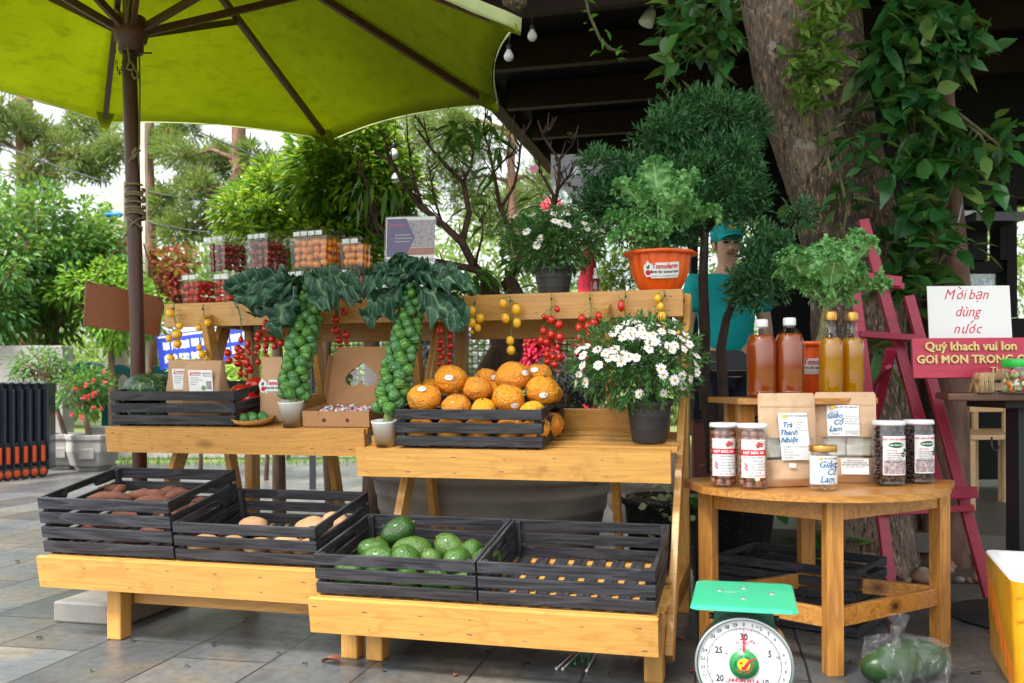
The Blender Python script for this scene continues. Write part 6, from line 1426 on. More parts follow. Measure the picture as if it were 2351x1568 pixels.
# kraft stand-up pouches
PKRAFT = plain('pouch_kraft', lin((200,164,130)), .55, lin((210,176,142)), 5, .0006)
def pouch(lab, u, v, w, h, rot, lean, lw, lh, lx, lz, title, win, extra=None):
    p = on_t(u, v); p.y += .03; t = thing('pouch', lab, 'pouch', T(p) @ R(rot,'Z') @ R(lean,'X'), 'brown stand up tea pouches')
    def prof(z): f = z/h; return .046*(1-f)**.9*(1 if f > .08 else .45+.55*f/.08) + .003
    def side(sgn):
        def f(a, b):
            x = (a-.5)*w*(1-.0*b); z = b*h; e = (1-abs(2*a-1)**3.0); rc = .014
            x *= 1-.035*abs(2*a-1)*((2*b-1)**2 < 0) - .03*(1-b)*sin(b*9)**2
            if b > .95: x *= 1-.06*((b-.95)/.05)**2
            if b < .05: x *= 1-.06*((.05-b)/.05)**2
            y = sgn*(prof(z)*e + .0012); y += .006*noise.noise(Vector((x*18, z*13, sgn*3+rot)))*e + .003*noise.noise(Vector((x*48, z*40, sgn*3+rot)))
            return (x, y, z)
        return f
    mb = MB()
    y0 = lambda z: -prof(z)
    if win:   # front face with a clear strip
        z0, z1 = win
        for a, b_ in ((0, z0), (z1, 1)):
            g0 = side(-1); mb.surf(lambda q, s_, a=a, b_=b_: g0(q, a+(b_-a)*s_), 24, 18, uv=False)
        for xa, xb in ((0,.09),(.91,1)):
            g0 = side(-1); mb.surf(lambda q, s_, xa=xa, xb=xb: g0(xa+(xb-xa)*q, z0+(z1-z0)*s_), 3, 10, uv=False)
    else: mb.surf(side(-1), 24, 34, uv=False)
    mb.surf(side(1), 24, 34, uv=False); mb.build('pouch_body', PKRAFT, t)
    g = MB(); g0 = side(-1)
    for zz in (.845, .86): g.tube([Vector(g0(.03+.94*i/20, zz))+Vector((0,-.0006,0)) for i in range(21)], .0011, 5)
    g.build('zip_seal', PKRAFT, t)
    if win:
        z0, z1 = win; g = MB(); g0 = side(-1); g.surf(lambda q, s_: g0(.09+.82*q, z0+(z1-z0)*s_), 16, 10, uv=False); g.build('window', M['clear'], t)
        for i in range(4):
            g = MB(); sx_ = (-.3, .28, -.28, .3)[i]; g.surf(lambda q, s_: ((q-.5)*w*.42+sx_*w*.75, -.012+.004*sin(q*3)*sin(s_*3)+.004*(i > 1), (z0+.01+(z1-z0)*(.05 if i < 2 else .45)+s_*(z1-z0)*.55)*h), 6, 6, uv=False); o = g.build('tea_bag', TEAP, thick=.003); o.matrix_world = t.matrix_world.copy(); tag(o, 'pale tea bag behind the window of the %s pouch' % lab.split()[0], 'tea bag', 'tea bags in the %s pouch' % lab.split()[0])
    yl = -max(prof((lz-lh/2)), prof(lz)) - .004
    sl = atan2(prof(lz-lh/2)-prof(lz+lh/2), lh)
    Lb = T(lx, yl, lz) @ R(math.degrees(-sl)*.8, 'X') @ FR
    g = MB(); g.surf(lambda q, s_: ((q-.5)*lw, (s_-.5)*lh, -.25*((q-.5)*lw)**2*8), 10, 4, uv=False); g.build('label', LABW, t, M=Lb)
    A = lambda b, s_, m_, x, y, nm='fine_print', al='CENTER', sh=0, bo=0: text(b, s_, m_, Lb @ T(0,0,.0006), t, nm, al, sh, 0, bo, 1, .0002, x*lw, y*lh)
    A('SẢN VẬT TÂY NGUYÊN', .0078, M['darkblue_ink'], .1, .43); 
    g = MB(); g.ball((-.33*lw,.43*lh,.0006), (.0085,.007,.0008), 14, 6); g.build('badge', M['yellow_ink'], t, M=Lb); A('S', .010, M['red_ink'], -.33, .43, 'badge_letter', bo=.0005)
    for s_, x, y in title: A(s_, .026, M['blue_ink'], x, y, 'brush_lettering', 'CENTER', .3, .0005)
    for s_, x, y, sz in (extra or []): A(s_, sz, M['grey_ink'], x, y, 'fine_print', 'LEFT')
    return t, Lb
t1, L1 = pouch('left brown stand up tea pouch with a long white label', 1819, 1119, .212, .325, 9, -5, .107, .165, .008, .172, [('Trà',-.24,.24),('Thanh',-.22,.08),('Nhiệt',-.22,-.08)], (.285,.515),
   [('Thanh nhiệt',.05,.3,.006),('Giải độc',.05,.24,.006),('Mát gan',.05,.18,.006),('Tốt cho tiêu hóa',.05,.12,.006),('BỘ LƯỢNG',-.44,-.22,.006),('20 túi',-.44,-.27,.006),('CSSX: Hộ kinh doanh',-.08,-.22,.006),('Ngày sản xuất',-.44,-.33,.006),('Hạn sử dụng 18 tháng',-.44,-.39,.006),('BẢO QUẢN',-.44,-.45,.006)])
g = MB(); g.box((0,0,0), (.026,.0008,.015)); o = g.build('price_tag', M['white'], t1, M=T(-.012,-.0545,.072) @ R(4,'Y'))
t2, L2 = pouch('right brown stand up tea pouch half behind the gold lidded jar', 1950, 1110, .214, .326, -9, -4, .112, .112, -.012, .222, [('Giảo',-.27,.16),('Cổ',-.17,-.06),('Lam',-.26,-.27)], (.275,.50),
   [('TRÀ TÚI LỌC',-.42,.3,.006),('• Trồng dưới tán rừng',.02,.14,.006),('• Phát triển tự nhiên',.02,.06,.006),('• Không hóa chất',.02,-.02,.006),('• Không chất bảo quản',.02,-.1,.006),('Nguồn gốc thu hái,',.04,-.34,.006),('tại TT Măng Đen',.04,-.41,.006),('MĂNG ĐEN',-.36,-.43,.0055)])
g = MB(); g.box((0,0,0), (.095,.0008,.056)); g.build('lower_label', LABW, t2, M=T(.02,-.056,.058) @ R(-6,'X'))
for i, s_ in enumerate(['GPĐKKD: 38.C8.3013271','CSSX: Hộ kinh doanh Hoàng Thị Hóa','CS.01, 102H Hùng Vương - TT Ngọc Hồi','0987.69.1234 - 0905.405.222','CS.02, 29 Hùng Vương - TT Măng Đen','0983.88.84.84 - 0706.08.04.44']): text(s_, .0054, M['ink'], T(.02,-.0567+(.022-i*.008)*-.105,.08-i*.008) @ R(-6,'X') @ FR, t2, 'address_print')

# ================================================================ dial scale on the ground
GRN = plain('mint_green_enamel', lin((42,176,132)), .3, coat=.3, stops=[(.0,lin((48,184,140))),(.62,lin((40,172,128))),(.70,lin((60,178,138))),(.74,lin((150,170,140))),(.76,lin((42,174,130)))], scale=9, c2=None, detail=6); DGR = plain('dark_green_enamel', lin((16,84,58)), .3, lin((20,92,64)), 4, coat=.4)
dc = at(1708, 1528, 2.46); sx0, sy0, dz = dc.x, dc.y, dc.z; RD = .1215
sk = thing('kitchen_scale', 'green dial kitchen scale with a flat mint platform', 'scale', T(sx0, sy0, 0) @ R(-14,'Z') @ T(0, .1, 0)); SKM = T(0, -.1, 0)
mb = MB(); mb.prism([(-.115,0),(.115,0),(.10,.12),(.077,dz+.125),(.068,dz+.133),(-.068,dz+.133),(-.077,dz+.125),(-.10,.12)], -.20, -.045, SKM @ Matrix(((1,0,0,0),(0,0,-1,0),(0,1,0,0),(0,0,0,1)))); mb.build('body', DGR, sk, .006)
MD = SKM @ T(0,0,dz) @ FR
mb = MB(); mb.lathe([(0,-.075),(RD*1.0,-.075),(RD*1.02,-.07),(RD*1.02,-.008),(RD*1.03,-.004),(RD*1.03,.002),(RD*.985,.004),(RD*.975,-.004),(RD*.97,-.012)], 72, M=MD); mb.build('dial_rim', DGR, sk)
mb = MB(); mb.lathe([(RD*1.032,-.004),(RD*1.045,.0),(RD*1.032,.005),(RD*1.0,.005)], 72, M=MD); mb.build('chrome_ring', M['steel'], sk)
mb = MB(); mb.lathe([(0,-.006),(RD*.985,-.006)], 72, M=MD); mb.build('dial_face', plain('dial_white', (.78,.8,.82), .3, coat=.5), sk)
tk = MB(); trd = MB()
for i in range(300):
    a = pi/2 - 2*pi*i/300; L_ = .074 if i % 10 == 0 else (.055 if i % 5 == 0 else .038); r0 = RD*(.80 if i % 50 else .80); c, s_ = cos(a), sin(a)
    (trd if 0 < i < 10 else tk).bar((c*(r0), s_*(r0), -.0052), (c*(r0-RD*L_), s_*(r0-RD*L_), -.0052), .0006 if i % 10 else .001, .0003, mi=0)
for mbx, nm, mt in ((tk, 'tick_marks', M['ink']), (trd, 'red_tick_marks', M['red_ink'])):
    mbx.v = [tuple(MD @ Vector(q)) for q in mbx.v]; mbx.build(nm, mt, sk)
DT = MD @ T(0,0,-.0048)
for i in range(30):
    if i % 5 == 0 and i: continue
    a = pi/2 - 2*pi*i/30; text(str(i), .0125, M['ink'], DT @ T(RD*.87*cos(a), RD*.87*sin(a), 0), sk, 'dial_numbers', bold=.0002, depth=.0001)
text('kg', .007, M['ink'], DT @ T(RD*.87*cos(pi/2-.209)+.012, RD*.87*sin(pi/2-.209)-.001, 0), sk, 'dial_numbers', depth=.0001)
for n_, x, y in (('30',0,.60),('5',.54,.265),('10',.44,-.36),('25',-.53,.29),('20',-.51,-.32),('15',0,-.66)):
    text(n_, .0245, M['ink'], DT @ T(x*RD, y*RD, 0), sk, 'dial_numbers', bold=.0008, sx=.82, depth=.0001); text('kg', .0105, M['ink'], DT @ T((x+.155)*RD, (y-.055)*RD, 0), sk, 'dial_numbers', depth=.0001)
text('CÓ BÙ NHIỆT ĐỘ', .0108, M['red_ink'], DT @ T(0,.475*RD,0), sk, 'red_lettering', sx=.85, depth=.0001); text('PHẠM VI ĐO  1 kg - 30 kg', .0078, M['grey_ink'], DT @ T(0,.405*RD,0), sk, 'small_lettering', sx=.85, depth=.0001); text('GIÁ TRỊ ĐỘ CHIA  100 g', .0078, M['grey_ink'], DT @ T(0,.34*RD,0), sk, 'small_lettering', sx=.85, depth=.0001)
text('NHƠN HÒA', .0135, M['red_ink'], DT @ T(0,-.345*RD,0), sk, 'red_lettering', bold=.0006, sx=1.05, depth=.0001)
mb = MB(); mb.lathe([(RD*.315,-.003),(RD*.31,.001),(0,.0015)], 48, M=MD @ T(0,.02*RD,0)); hub = mb.build('green_hub', plain('hub_green', lin((20,130,64)), .35, coat=.4), sk)
mb = MB(); mb.lathe([(RD*.13,.0018),(0,.002)], 32, M=MD @ T(0,.02*RD,0)); mb.build('hub_sun', M['yellow_ink'], sk)
mb = MB()
for a, b, w0 in (((-.05,-.05),(.0,-.11),.035),((.0,-.11),(.075,.03),.05),((.075,.03),(.135,.10),.035),((.135,.1),(.25,.15),.016)): mb.bar((a[0]*RD,a[1]*RD,.0025), (b[0]*RD,b[1]*RD,.0025), w0*RD*1.6, .0004)
for k in range(5):
    a = pi/2+k*1.2566; mb.add([(-.06*RD,.035*RD,.0028), (-.06*RD+.022*RD*cos(a+.63),.035*RD+.022*RD*sin(a+.63),.0028), (-.06*RD+.052*RD*cos(a),.035*RD+.052*RD*sin(a),.0028), (-.06*RD+.022*RD*cos(a-.63),.035*RD+.022*RD*sin(a-.63),.0028)], [(0,3,2,1)])
mb.v = [tuple((MD @ T(0,.02*RD,0)) @ Vector(q)) for q in mb.v]; mb.build('hub_tick', M['red_ink'], sk)
def arc_text(s_, rr, a0, a1, mat, nm, size, inward=False):
    for i, ch in enumerate(s_):
        if ch == ' ': continue
        a = a0+(a1-a0)*i/(len(s_)-1); rot = math.degrees(a)-90 if not inward else math.degrees(a)+90
        text(ch, size, mat, MD @ T(0,.02*RD,.002) @ T(rr*cos(a), rr*sin(a), 0) @ R(rot,'Z'), sk, nm, bold=.0001, depth=.0001)
arc_text('HÀNG VIỆT NAM', RD*.18, radians(195), radians(55), M['ink'], 'hub_lettering', .0062); arc_text('CHẤT LƯỢNG CAO', RD*.18, radians(220), radians(370), M['red_ink'], 'hub_red_lettering', .0056, True)
mb = MB(); mb.bar((0,.30*RD,.002), (0,.62*RD,.002), .0052, .0006); mb.bar((0,.62*RD,.002), (0,.80*RD,.002), .0016, .0006); mb.v = [tuple(MD @ Vector(q)) for q in mb.v]; mb.build('needle', M['red_ink'], sk)
mb = MB(); mb.lathe([(0,.007),(RD*.6,.0065),(RD*.97,.003)], 56, M=MD); mb.build('dial_glass', clear('dial_glass', (.99,.99,.99), .0, .03), sk)
PZ = .378
for x in (-.052, .052):
    mb = MB(); mb.box((x, .12, (dz+.12+PZ)/2), (.010,.02,PZ-dz-.12-.006)); mb.build('post', GRN, sk, .002, M=SKM)
mb = MB(); mb.lathe([(0,dz+.13),(.014,dz+.13),(.016,dz+.135),(.016,dz+.147),(0,dz+.149)], 24, M=SKM @ T(0,.06,0)); mb.build('zero_knob', plain('grey_knob', (.2,.21,.2), .5), sk)
for x in (-.086,.086):
    mb = MB(); mb.tube([(x*.88,.11,dz+.10),(x*1.08,.11,dz+.10)], .009, 12); mb.build('side_screw', M['black'], sk, M=SKM)
def plat(a, b):
    x = (a-.5)*2; y = (b-.5)*2; e = max(abs(x)**14, abs(y)**14); return (x*.137, .155+y*.165, -.012*e)
mb = MB(); w_, d_ = .137, .165
o8 = [(-w_+.016,-d_),(w_-.016,-d_),(w_,-d_+.016),(w_,d_-.016),(w_-.016,d_),(-w_+.016,d_),(-w_,d_-.016),(-w_,-d_+.016)]
def ring8(k, z): return [(x*k, y*(1-(1-k)*w_/d_), z) for x, y in o8]
vs = ring8(1,-.011) + ring8(.985,-.002) + ring8(.96,0); mb.add(vs, [(i, (i+1) % 8, 8+(i+1) % 8, 8+i) for i in range(8)] + [(8+i, 8+(i+1) % 8, 16+(i+1) % 8, 16+i) for i in range(8)] + [tuple(16+i for i in range(8))], 0, False, T(0,.135,PZ)); mb.build('platform', GRN, sk, .002, M=SKM, thick=.0015)
for x, y in ((0,.08),(0,-.055),(-.065,.03),(.075,.02)):
    mb = MB(); mb.lathe([(.010,0),(.0085,.0025),(.003,.0032),(0,.002)], 16, M=SKM @ T(x,.135+y,PZ)); mb.build('rivet', M['steel'], sk)

# ================================================================ crates under the table
MX = None
a0 = onz(1652, 1271, .262); b0 = onz(1958, 1308, .262); dvec = (b0-a0); ang = math.degrees(atan2(dvec.y, dvec.x)); midp = (a0+b0)/2
hh = 0
for k in range(2):
    Mx = T(midp.x, midp.y, hh+.001) @ R(ang, 'Z'); t, H = make_crate(['lower black crate of the stack under the right table','upper black crate of the stack under the right table'][k], CW, .36, 3, Mx, hs=.034, gap=.010); hh += H

# ================================================================ red easel
RED = wood('red_stained_wood', lin((176,40,72)), lin((110,20,44)), 'x', .45, knots=False, streak=.5)
ea = thing('easel', 'tall crimson wooden easel standing behind the right table', 'easel', (1.75, 4.15, 0)); ei = T(-1.75, -4.15, 0)
def eb(nm, p, q, w, h): mb = MB(); mb.bar(at(*p), at(*q), w, h, up=(0,-1,.1)); mb.build(nm, RED, ea, .003, M=ei)
eb('mast', (1981,505,4.55), (2172,1180,4.22), .05, .03)
eb('left_leg', (1963,672,4.40), (2050,1392,4.03), .047, .03); eb('right_leg', (2086,680,4.40), (2272,1372,4.05), .047, .03)
eb('rear_leg', (2046,800,4.36), (1932,1272,5.0), .045, .028)
eb('cross_bar', (1972,768,4.34), (2122,778,4.34), .03, .045); eb('lower_bar', (2022,1176,4.11), (2232,1166,4.11), .03, .05); eb('ledge', (2140,1134,4.1), (2244,1130,4.1), .05, .02); eb('clamp', (1983,648,4.44), (2074,658,4.44), .03, .03); eb('clamp_lip', (1988,637,4.42), (2070,647,4.42), .05, .012)
eb('strut', (2040,842,4.30), (1998,900,4.62), .03, .02)
for u, v in ((2012,646),(2042,650)):
    mb = MB(); mb.ball(tuple(at(u, v, 4.405)), .008, 10, 6); mb.build('bolt', M['steel'], ea, M=ei)

# ================================================================ bar table, its signs and jars
BX, BY, BZ = 2.085, 3.82, .918
bt_ = thing('bar_table', 'tall dark bar table with a square brown top and round base', 'table', (BX, BY, 0))
mb = MB(); mb.lathe([(0,.0),(.285,.0),(.29,.006),(.285,.014),(.05,.03),(.05,.04),(0,.04)], 56); mb.build('base', M['black'], bt_)
mb = MB(); mb.box((0,0,.45), (.105,.105,.86)); mb.build('column', plain('navy_black_steel', (.008,.01,.016), .4), bt_, .004)
mb = MB(); mb.box((0,0,BZ-.045), (.32,.32,.03)); mb.build('support', M['black'], bt_, .004)
DW = wood('dark_table_wood', lin((98,58,34)), lin((56,30,18)), 'x', .3, knots=False, coat=.4)
mb = MB(); mb.box((0,0,BZ-.015), (.62,.60,.030), R(-20,'Z')); mb.build('table_top', DW, bt_, .006)
mb = MB(); mb.tube([(-.16,-.05,.74), (-.16,-.05,.70), (-.15,-.05,.685), (-.135,-.05,.69), (-.13,-.05,.705)], .004, 8); mb.build('hook', M['black'], bt_)
# small wooden display easel, red board, white card
LW = wood('pale_wood', lin((214,178,132)), lin((160,118,76)), 'x', .5, knots=False)
se = thing('table_easel', 'small pale wooden display rest on the bar table', 'stand', (1.93, 3.66, BZ)); 
mb = MB(); mb.bar((-.13,0,.065), (.15,-.03,.065), .03, .028); mb.build('ledge', LW, se, .003)
for x in (-.115,.01,.135):
    mb = MB(); mb.bar((x,-.025-.1*x,.001), (x+.012,.03-.1*x,.062), .022, .014); mb.build('foot', LW, se, .002)
mb = MB(); mb.bar((-.1,.04,.06), (-.09,.10,.003), .02, .014); mb.bar((.13,.01,.06), (.14,.075,.003), .02, .014); mb.build('back_legs', LW, se, .002)
sgn = thing('red_sign', 'crimson wooden sign with raised pale letters propped on the bar table', 'sign', T(at(2098, 868, 3.72)) @ R(-4,'Z') @ R(-6,'X')); 
mb = MB(); mb.box((.31,.012,.08), (.62,.02,.160)); mb.build('board', wood('crimson_board', lin((190,36,74)), lin((140,22,52)), 'x', .4, knots=False, streak=.6), sgn, .002)
GL = plain('pale_gold_letter', lin((226,204,142)), .5, lin((206,180,116)), 30)
text('Quý khach vui lon', .048, GL, T(.222,-.003,.124) @ FR, sgn, 'raised_letters', bold=.0012, sx=1.0, depth=.005)
text('GOI MON TRONG QUÁN', .046, GL, T(.012,-.003,.072) @ FR, sgn, 'raised_letters', 'LEFT', bold=.0012, sx=.97, depth=.005)
text('Thank you', .040, GL, T(.293,-.003,.026) @ FR, sgn, 'thin_raised_letters', 'LEFT', sx=.9, depth=.004)
wc = thing('white_card', 'white card with pink script lettering behind the red sign', 'sign', T(at(2229, 786, 3.80)) @ R(-3,'Z') @ R(-6,'X'))
mb = MB(); mb.box((0,.002,.115), (.328,.004,.235)); mb.build('card', M['white'], wc)
mb = MB(); mb.prism(rect(.327,.2,0,.11), 0, .0003, T(0,-.0004,0) @ FR); mb.build('faint_print', plain('card_print', (.8,.8,.8), .5, stops=[(.5,(.8,.8,.8)),(.68,(.8,.8,.8)),(.8,(.62,.72,.78))], scale=14), wc)
PKI = plain('pink_script', lin((206,52,80)), .6)
WM = T(-.01,-.0012,0) @ FR
def ch_(c, x, z): text(c, .060, PKI, WM @ T(x, z, 0), wc, 'script_lettering', shear=.38, sx=.86)
for c, x, z in (('M',-.070,.195),('o',-.029,.195),('i',-.009,.195),('bạn',.047,.195),('dùng',.0,.125),('n',-.046,.055),('u',-.016,.055),('o',.013,.055),('c',.040,.055)): ch_(c, x, z)
st_ = MB()   # horns and tone marks drawn as strokes
def strk(x0, y0, x1, y1): st_.bar((x0, y0, .0003), (x1, y1, .0003), .0042, .0006)
for x, z, tone in ((-.029,.195,-1),(-.016,.055,0),(.013,.055,1)):
    hx = x+(.017 if tone else .020); strk(hx-.006, z+.010, hx, z+.014); strk(hx, z+.014, hx+.001, z+.020)
    if tone: strk(x+.006-.006*tone, z+.024+(0), x+.006+.006*tone, z+.034)
st_.v = [tuple(WM @ Vector(q)) for q in st_.v]; st_.build('script_strokes', PKI, wc)
# toothpick box and pickle jar
tpk = thing('toothpick_box', 'clear plastic box of wooden toothpicks', 'box', T(at(2266, 899, 3.58))); tz = tpk.matrix_world.translation; tpk.matrix_world = T(tz.x, tz.y, BZ+.001)
mb = MB(); mb.box((0,0,.042), (.066,.05,.084)); mb.build('box', M['clear'], tpk)
PICK = plain('toothpick_wood', lin((222,190,138)), .7)
for i in range(46):
    x, y = random.uniform(-.026,.026), random.uniform(-.018,.018); mb = MB(); mb.tube([(0,0,0),(random.uniform(-.012,.012)-x*.2, random.uniform(-.006,.006), random.uniform(.062,.076))], .0013, 5)
    o = mb.build('toothpick', PICK); o.matrix_world = T(tz.x+x, tz.y+y, BZ+.004); tag(o, 'wooden toothpick standing in the clear box', 'toothpick', 'toothpicks in the clear box')
pj = at(2345, 905, 3.52); pk = thing('pickle_jar', 'clear jar of mixed pickles with a bright green lid', 'jar', (pj.x, pj.y, BZ+.001)); r, h = .07, .128
mb = MB(); mb.lathe([(0,.002),(r*.9,0),(r,.008),(r,h*.72),(r*.93,h*.8)], 48); mb.build('glass', M['clear'], pk)
mb = MB(); mb.lathe([(r*.95,h*.76),(r*.97,h*.77),(r*.97,h*.97),(r*.93,h),(0,h)], 60, fl=lambda a, j: 1+.012*cos(a*30)); mb.build('lid', plain('bright_green_lid', lin((40,190,70)), .35), pk)
for i in range(70):
    mb = MB(); c = random.choice(((206,214,150),(232,120,30),(120,170,60),(226,222,196),(200,60,30),(226,222,196))); a = random.uniform(0,6.28); q = r*.8*random.random()**.4
    nm_ = 'pickle_%d_%d' % (c[0], c[1]); mt = bpy.data.materials.get(nm_) or plain(nm_, lin(c), .3); mb.ball((0,0,0), (.014,.011,.006), 9, 6); o = mb.build('pickle', mt)
    o.matrix_world = T(pj.x+q*cos(a), pj.y+q*sin(a), BZ+random.uniform(.012,h*.72)) @ R(random.uniform(0,180),'X') @ R(random.uniform(0,180),'Y'); tag(o, 'small piece of mixed pickle inside the green lidded jar', 'pickle', 'pickles in the green lidded jar')

# ================================================================ yellow foam box, bagged melons, small things on the ground
p0 = onz(2260, 1261, .366); p1 = onz(2322, 1331, .366); dd = (p1-p0); dd.z = 0; L_ = dd.length; dd.normalize(); px = Vector((-dd.y, dd.x, 0))
YB = plain('yellow_tape', lin((228,164,14)), .34, coat=.4, bd=.004, scale=4, stops=[(.3,lin((236,176,14))),(.55,lin((222,158,16))),(.68,lin((196,136,24)))]); FOAM = plain('white_foam', (.78,.78,.79), .8, (.7,.7,.72), 60, .002)
Mx = Matrix(((px.x, -dd.x, 0, p1.x),(px.y, -dd.y, 0, p1.y),(0,0,1,0),(0,0,0,1)))
yb = thing('foam_box', 'open foam box wrapped in yellow tape at the right edge', 'box', Mx); BW_, BL_, BH_ = .62, L_, .366
def rrect(w0, w1, l0, l1, r_, n=5):
    out = []
    for cx_, cy_, a0 in ((w1-r_, l1-r_, 0), (w0+r_, l1-r_, pi/2), (w0+r_, l0+r_, pi), (w1-r_, l0+r_, 1.5*pi)):
        for i in range(n+1): a = a0+pi/2*i/n; out.append((cx_+r_*cos(a), cy_+r_*sin(a)))
    return out
A = rrect(0, BW_, 0, BL_, .03); B = rrect(.035, BW_-.035, .035, BL_-.035, .03); n = len(A)
def wr(x, y, z): return 1+.004*noise.noise(Vector((x*14, y*14, z*14)))
mb = MB(); nz = 14; vs = []
for j in range(nz+1):
    z = (BH_-.006)*j/nz; tp = .955+.045*j/nz
    for x, y in A: cx_, cy_ = BW_/2, BL_/2; k = tp*wr(x,y,z); vs.append((cx_+(x-cx_)*k, cy_+(y-cy_)*k, z))
mb.add(vs, [(j*n+i, j*n+(i+1) % n, (j+1)*n+(i+1) % n, (j+1)*n+i) for j in range(nz) for i in range(n)] + [tuple(range(n-1,-1,-1))], 0, True); mb.build('taped_wall', YB, yb)
mb = MB(); vs = [(x,y,BH_-.006) for x,y in A] + [(x,y,BH_) for x,y in rrect(.004,BW_-.004,.004,BL_-.004,.03)] + [(x,y,BH_) for x,y in B] + [(x,y,.06) for x,y in rrect(.05,BW_-.05,.05,BL_-.05,.03)]
mb.add(vs, [(k*n+i, k*n+(i+1) % n, (k+1)*n+(i+1) % n, (k+1)*n+i) for k in range(3) for i in range(n)] + [tuple(3*n+i for i in range(n))], 0, False); mb.build('foam', FOAM, yb)
PR = plain('red_print', lin((206,96,24)), .5)
g = MB()   # printed pattern on the tape: wavy bands and netting
for k in range(6):
    for q in range(9):
        y0_ = BL_-.06-.075*k; z0_ = .30-.036*k+q*.009-.07; g.tube([(-.0012+.012*(1-(z0_/BH_))*1.0, y0_-i*.008, z0_+.003*sin(i*1.3+q)-i*.004) for i in range(8)], .0006, 4)
for k in range(8):
    g.tube([(.04+.02*k, -.0012+.006, .20+.0*k), (.10+.02*k, -.0012+.003, .29)], .0007, 4); g.tube([(.04+.02*k, .005, .20+.012*k), (.24, .004, .20+.012*k)], .0007, 4)
g.build('printed_pattern', PR, yb)
g = MB()
for z in (.315, .245): g.box((BW_/2, -.0004+.001, z), (BW_*.96,.0016,.007))
g.build('tape_edge', plain('tape_seam', lin((200,140,20)), .4), yb)
# melons in a tied plastic bag
def film_mat():
    m, n, l, b, o = newmat('crinkled_film'); v = coords(n, l, (14, 14, 4), rnd=False); f = tex_noise(n, l, v, 1.5, 5, .6, 1.5)
    t = nd(n, 'ShaderNodeBsdfTransparent'); t.inputs[0].default_value = (.95,.96,.97,1); setp(b, Roughness=.22); b.inputs['Base Color'].default_value = (.75,.77,.8,1)
    bump(n, l, b, f, .02, 1.0); mx = nd(n, 'ShaderNodeMixShader'); l.new(ramp(n, l, f, [(.45, (.04,.04,.04)), (.6, (.10,.10,.10)), (.68, (.5,.5,.5))]), mx.inputs[0])
    l.new(t.outputs[0], mx.inputs[1]); l.new(b.outputs[0], mx.inputs[2]); l.new(mx.outputs[0], o.inputs['Surface']); return m
mp = onz(2112, 1596, 0); MEL = plain('melon_rind', lin((18,46,22)), .35, lin((50,84,36)), 5, sc=(.4,1,1))
for k, (lab, dx, dy, rx, rz) in enumerate([('dark green papaya at the left inside the tied clear bag',-.045,.03,.118,20),('green papaya at the right inside the tied clear bag',.05,.11,.12,-12)]):
    mb = MB(); mb.ball((0,0,0), (rx,.062,.062), 28, 18, fn=lambda d: 1+.05*N3(d,1.2,k*3.0)-.08*max(0,d.x)**2); o = mb.build('papaya', MEL); o.matrix_world = T(mp.x+dx, mp.y+.06+dy, .065) @ R(rz,'Z'); tag(o, lab, 'papaya', 'papayas in the tied bag')
pb = thing('plastic_bag', 'tied clear plastic bag on the paving below the right table', 'plastic bag', (mp.x, mp.y+.10, 0)); mb = MB()
def bagf(a, b):
    th = a*2*pi; f = b; rr = (1-.0*f); kx, ky = .145, .115
    if f < .55: e = sin(pi*.5*min(1,(f/.55)*.85+.15)); z = .135*(f/.55)**1.3; sc_ = .75+.25*e - .25*max(0, f-.3)/.25*.55
    elif f < .8: q = (f-.55)/.25; z = .135+.03*q; sc_ = .86*(1-q)**1.0+.05
    else: q = (f-.8)/.2; z = .165+.055*q; sc_ = .05+.2*q
    wr_ = 1+.10*noise.noise(Vector((cos(th)*2.2, sin(th)*2.2, f*6)))+.06*noise.noise(Vector((cos(th)*8, sin(th)*8, f*5)))
    return (kx*sc_*wr_*cos(th) - .04*max(0,f-.4), ky*sc_*wr_*sin(th), z)
mb.surf(bagf, 64, 40, uv=False); mb.build('film', film_mat(), pb)
mb = MB(); mb.surf(lambda a, b: (-.04+.016*cos(a*6.28)*(1+.3*sin(b*9)), -.02+.014*sin(a*6.28), +.115+.08*b), 12, 10, uv=False); mb.build('knot', clear('bag_knot', (.75,.76,.78), .25, .2), pb)
# cable ties / drip sticks under the stand, slab, litter
TIE = [plain('white_tie', (.7,.7,.68), .4), plain('green_tie', lin((40,150,84)), .4)]
for k, (u0,v0,u1,v1,c,lab) in enumerate([(1278,1535,1322,1493,0,'long white plastic pin lying leftmost under the stand'),(1292,1536,1334,1494,0,'second white plastic pin under the stand'),(1347,1540,1370,1496,0,'white plastic pin lying rightmost under the stand'),(1320,1524,1322,1490,1,'green plastic pin left under the stand'),(1338,1518,1333,1490,1,'green plastic pin in the middle under the stand'),(1352,1524,1354,1492,1,'green plastic pin right under the stand')]):
    a = onz(u0, v0, .006); b = onz(u1, v1, .01); mb = MB(); mb.tube([(0,0,0), b-a], .0028, 6); mb.ball((0,0,0), .006, 10, 6); o = mb.build('plastic_pin', TIE[c]); o.matrix_world = T(a); tag(o, lab, 'plastic pin', 'plastic pins under the stand')
sp0 = onz(122, 1428, 0); mb = MB(); mb.box((.165,.23,.042), (.33,.46,.084)); o = mb.build('stone_slab', plain('marble_slab', lin((112,112,110)), .6, lin((140,132,120)), 7, .003), bevel=.008); o.matrix_world = T(sp0.x, sp0.y, 0) @ R(-15.5+2,'Z'); tag(o, 'thick grey stone slab lying under the left stand', 'stone slab')
LIT = [plain('dry_leaf_brown', lin((110,60,44)), .9, lin((140,84,60)), 20), plain('dry_leaf_dark', lin((50,48,34)), .9, lin((70,66,44)), 20)]
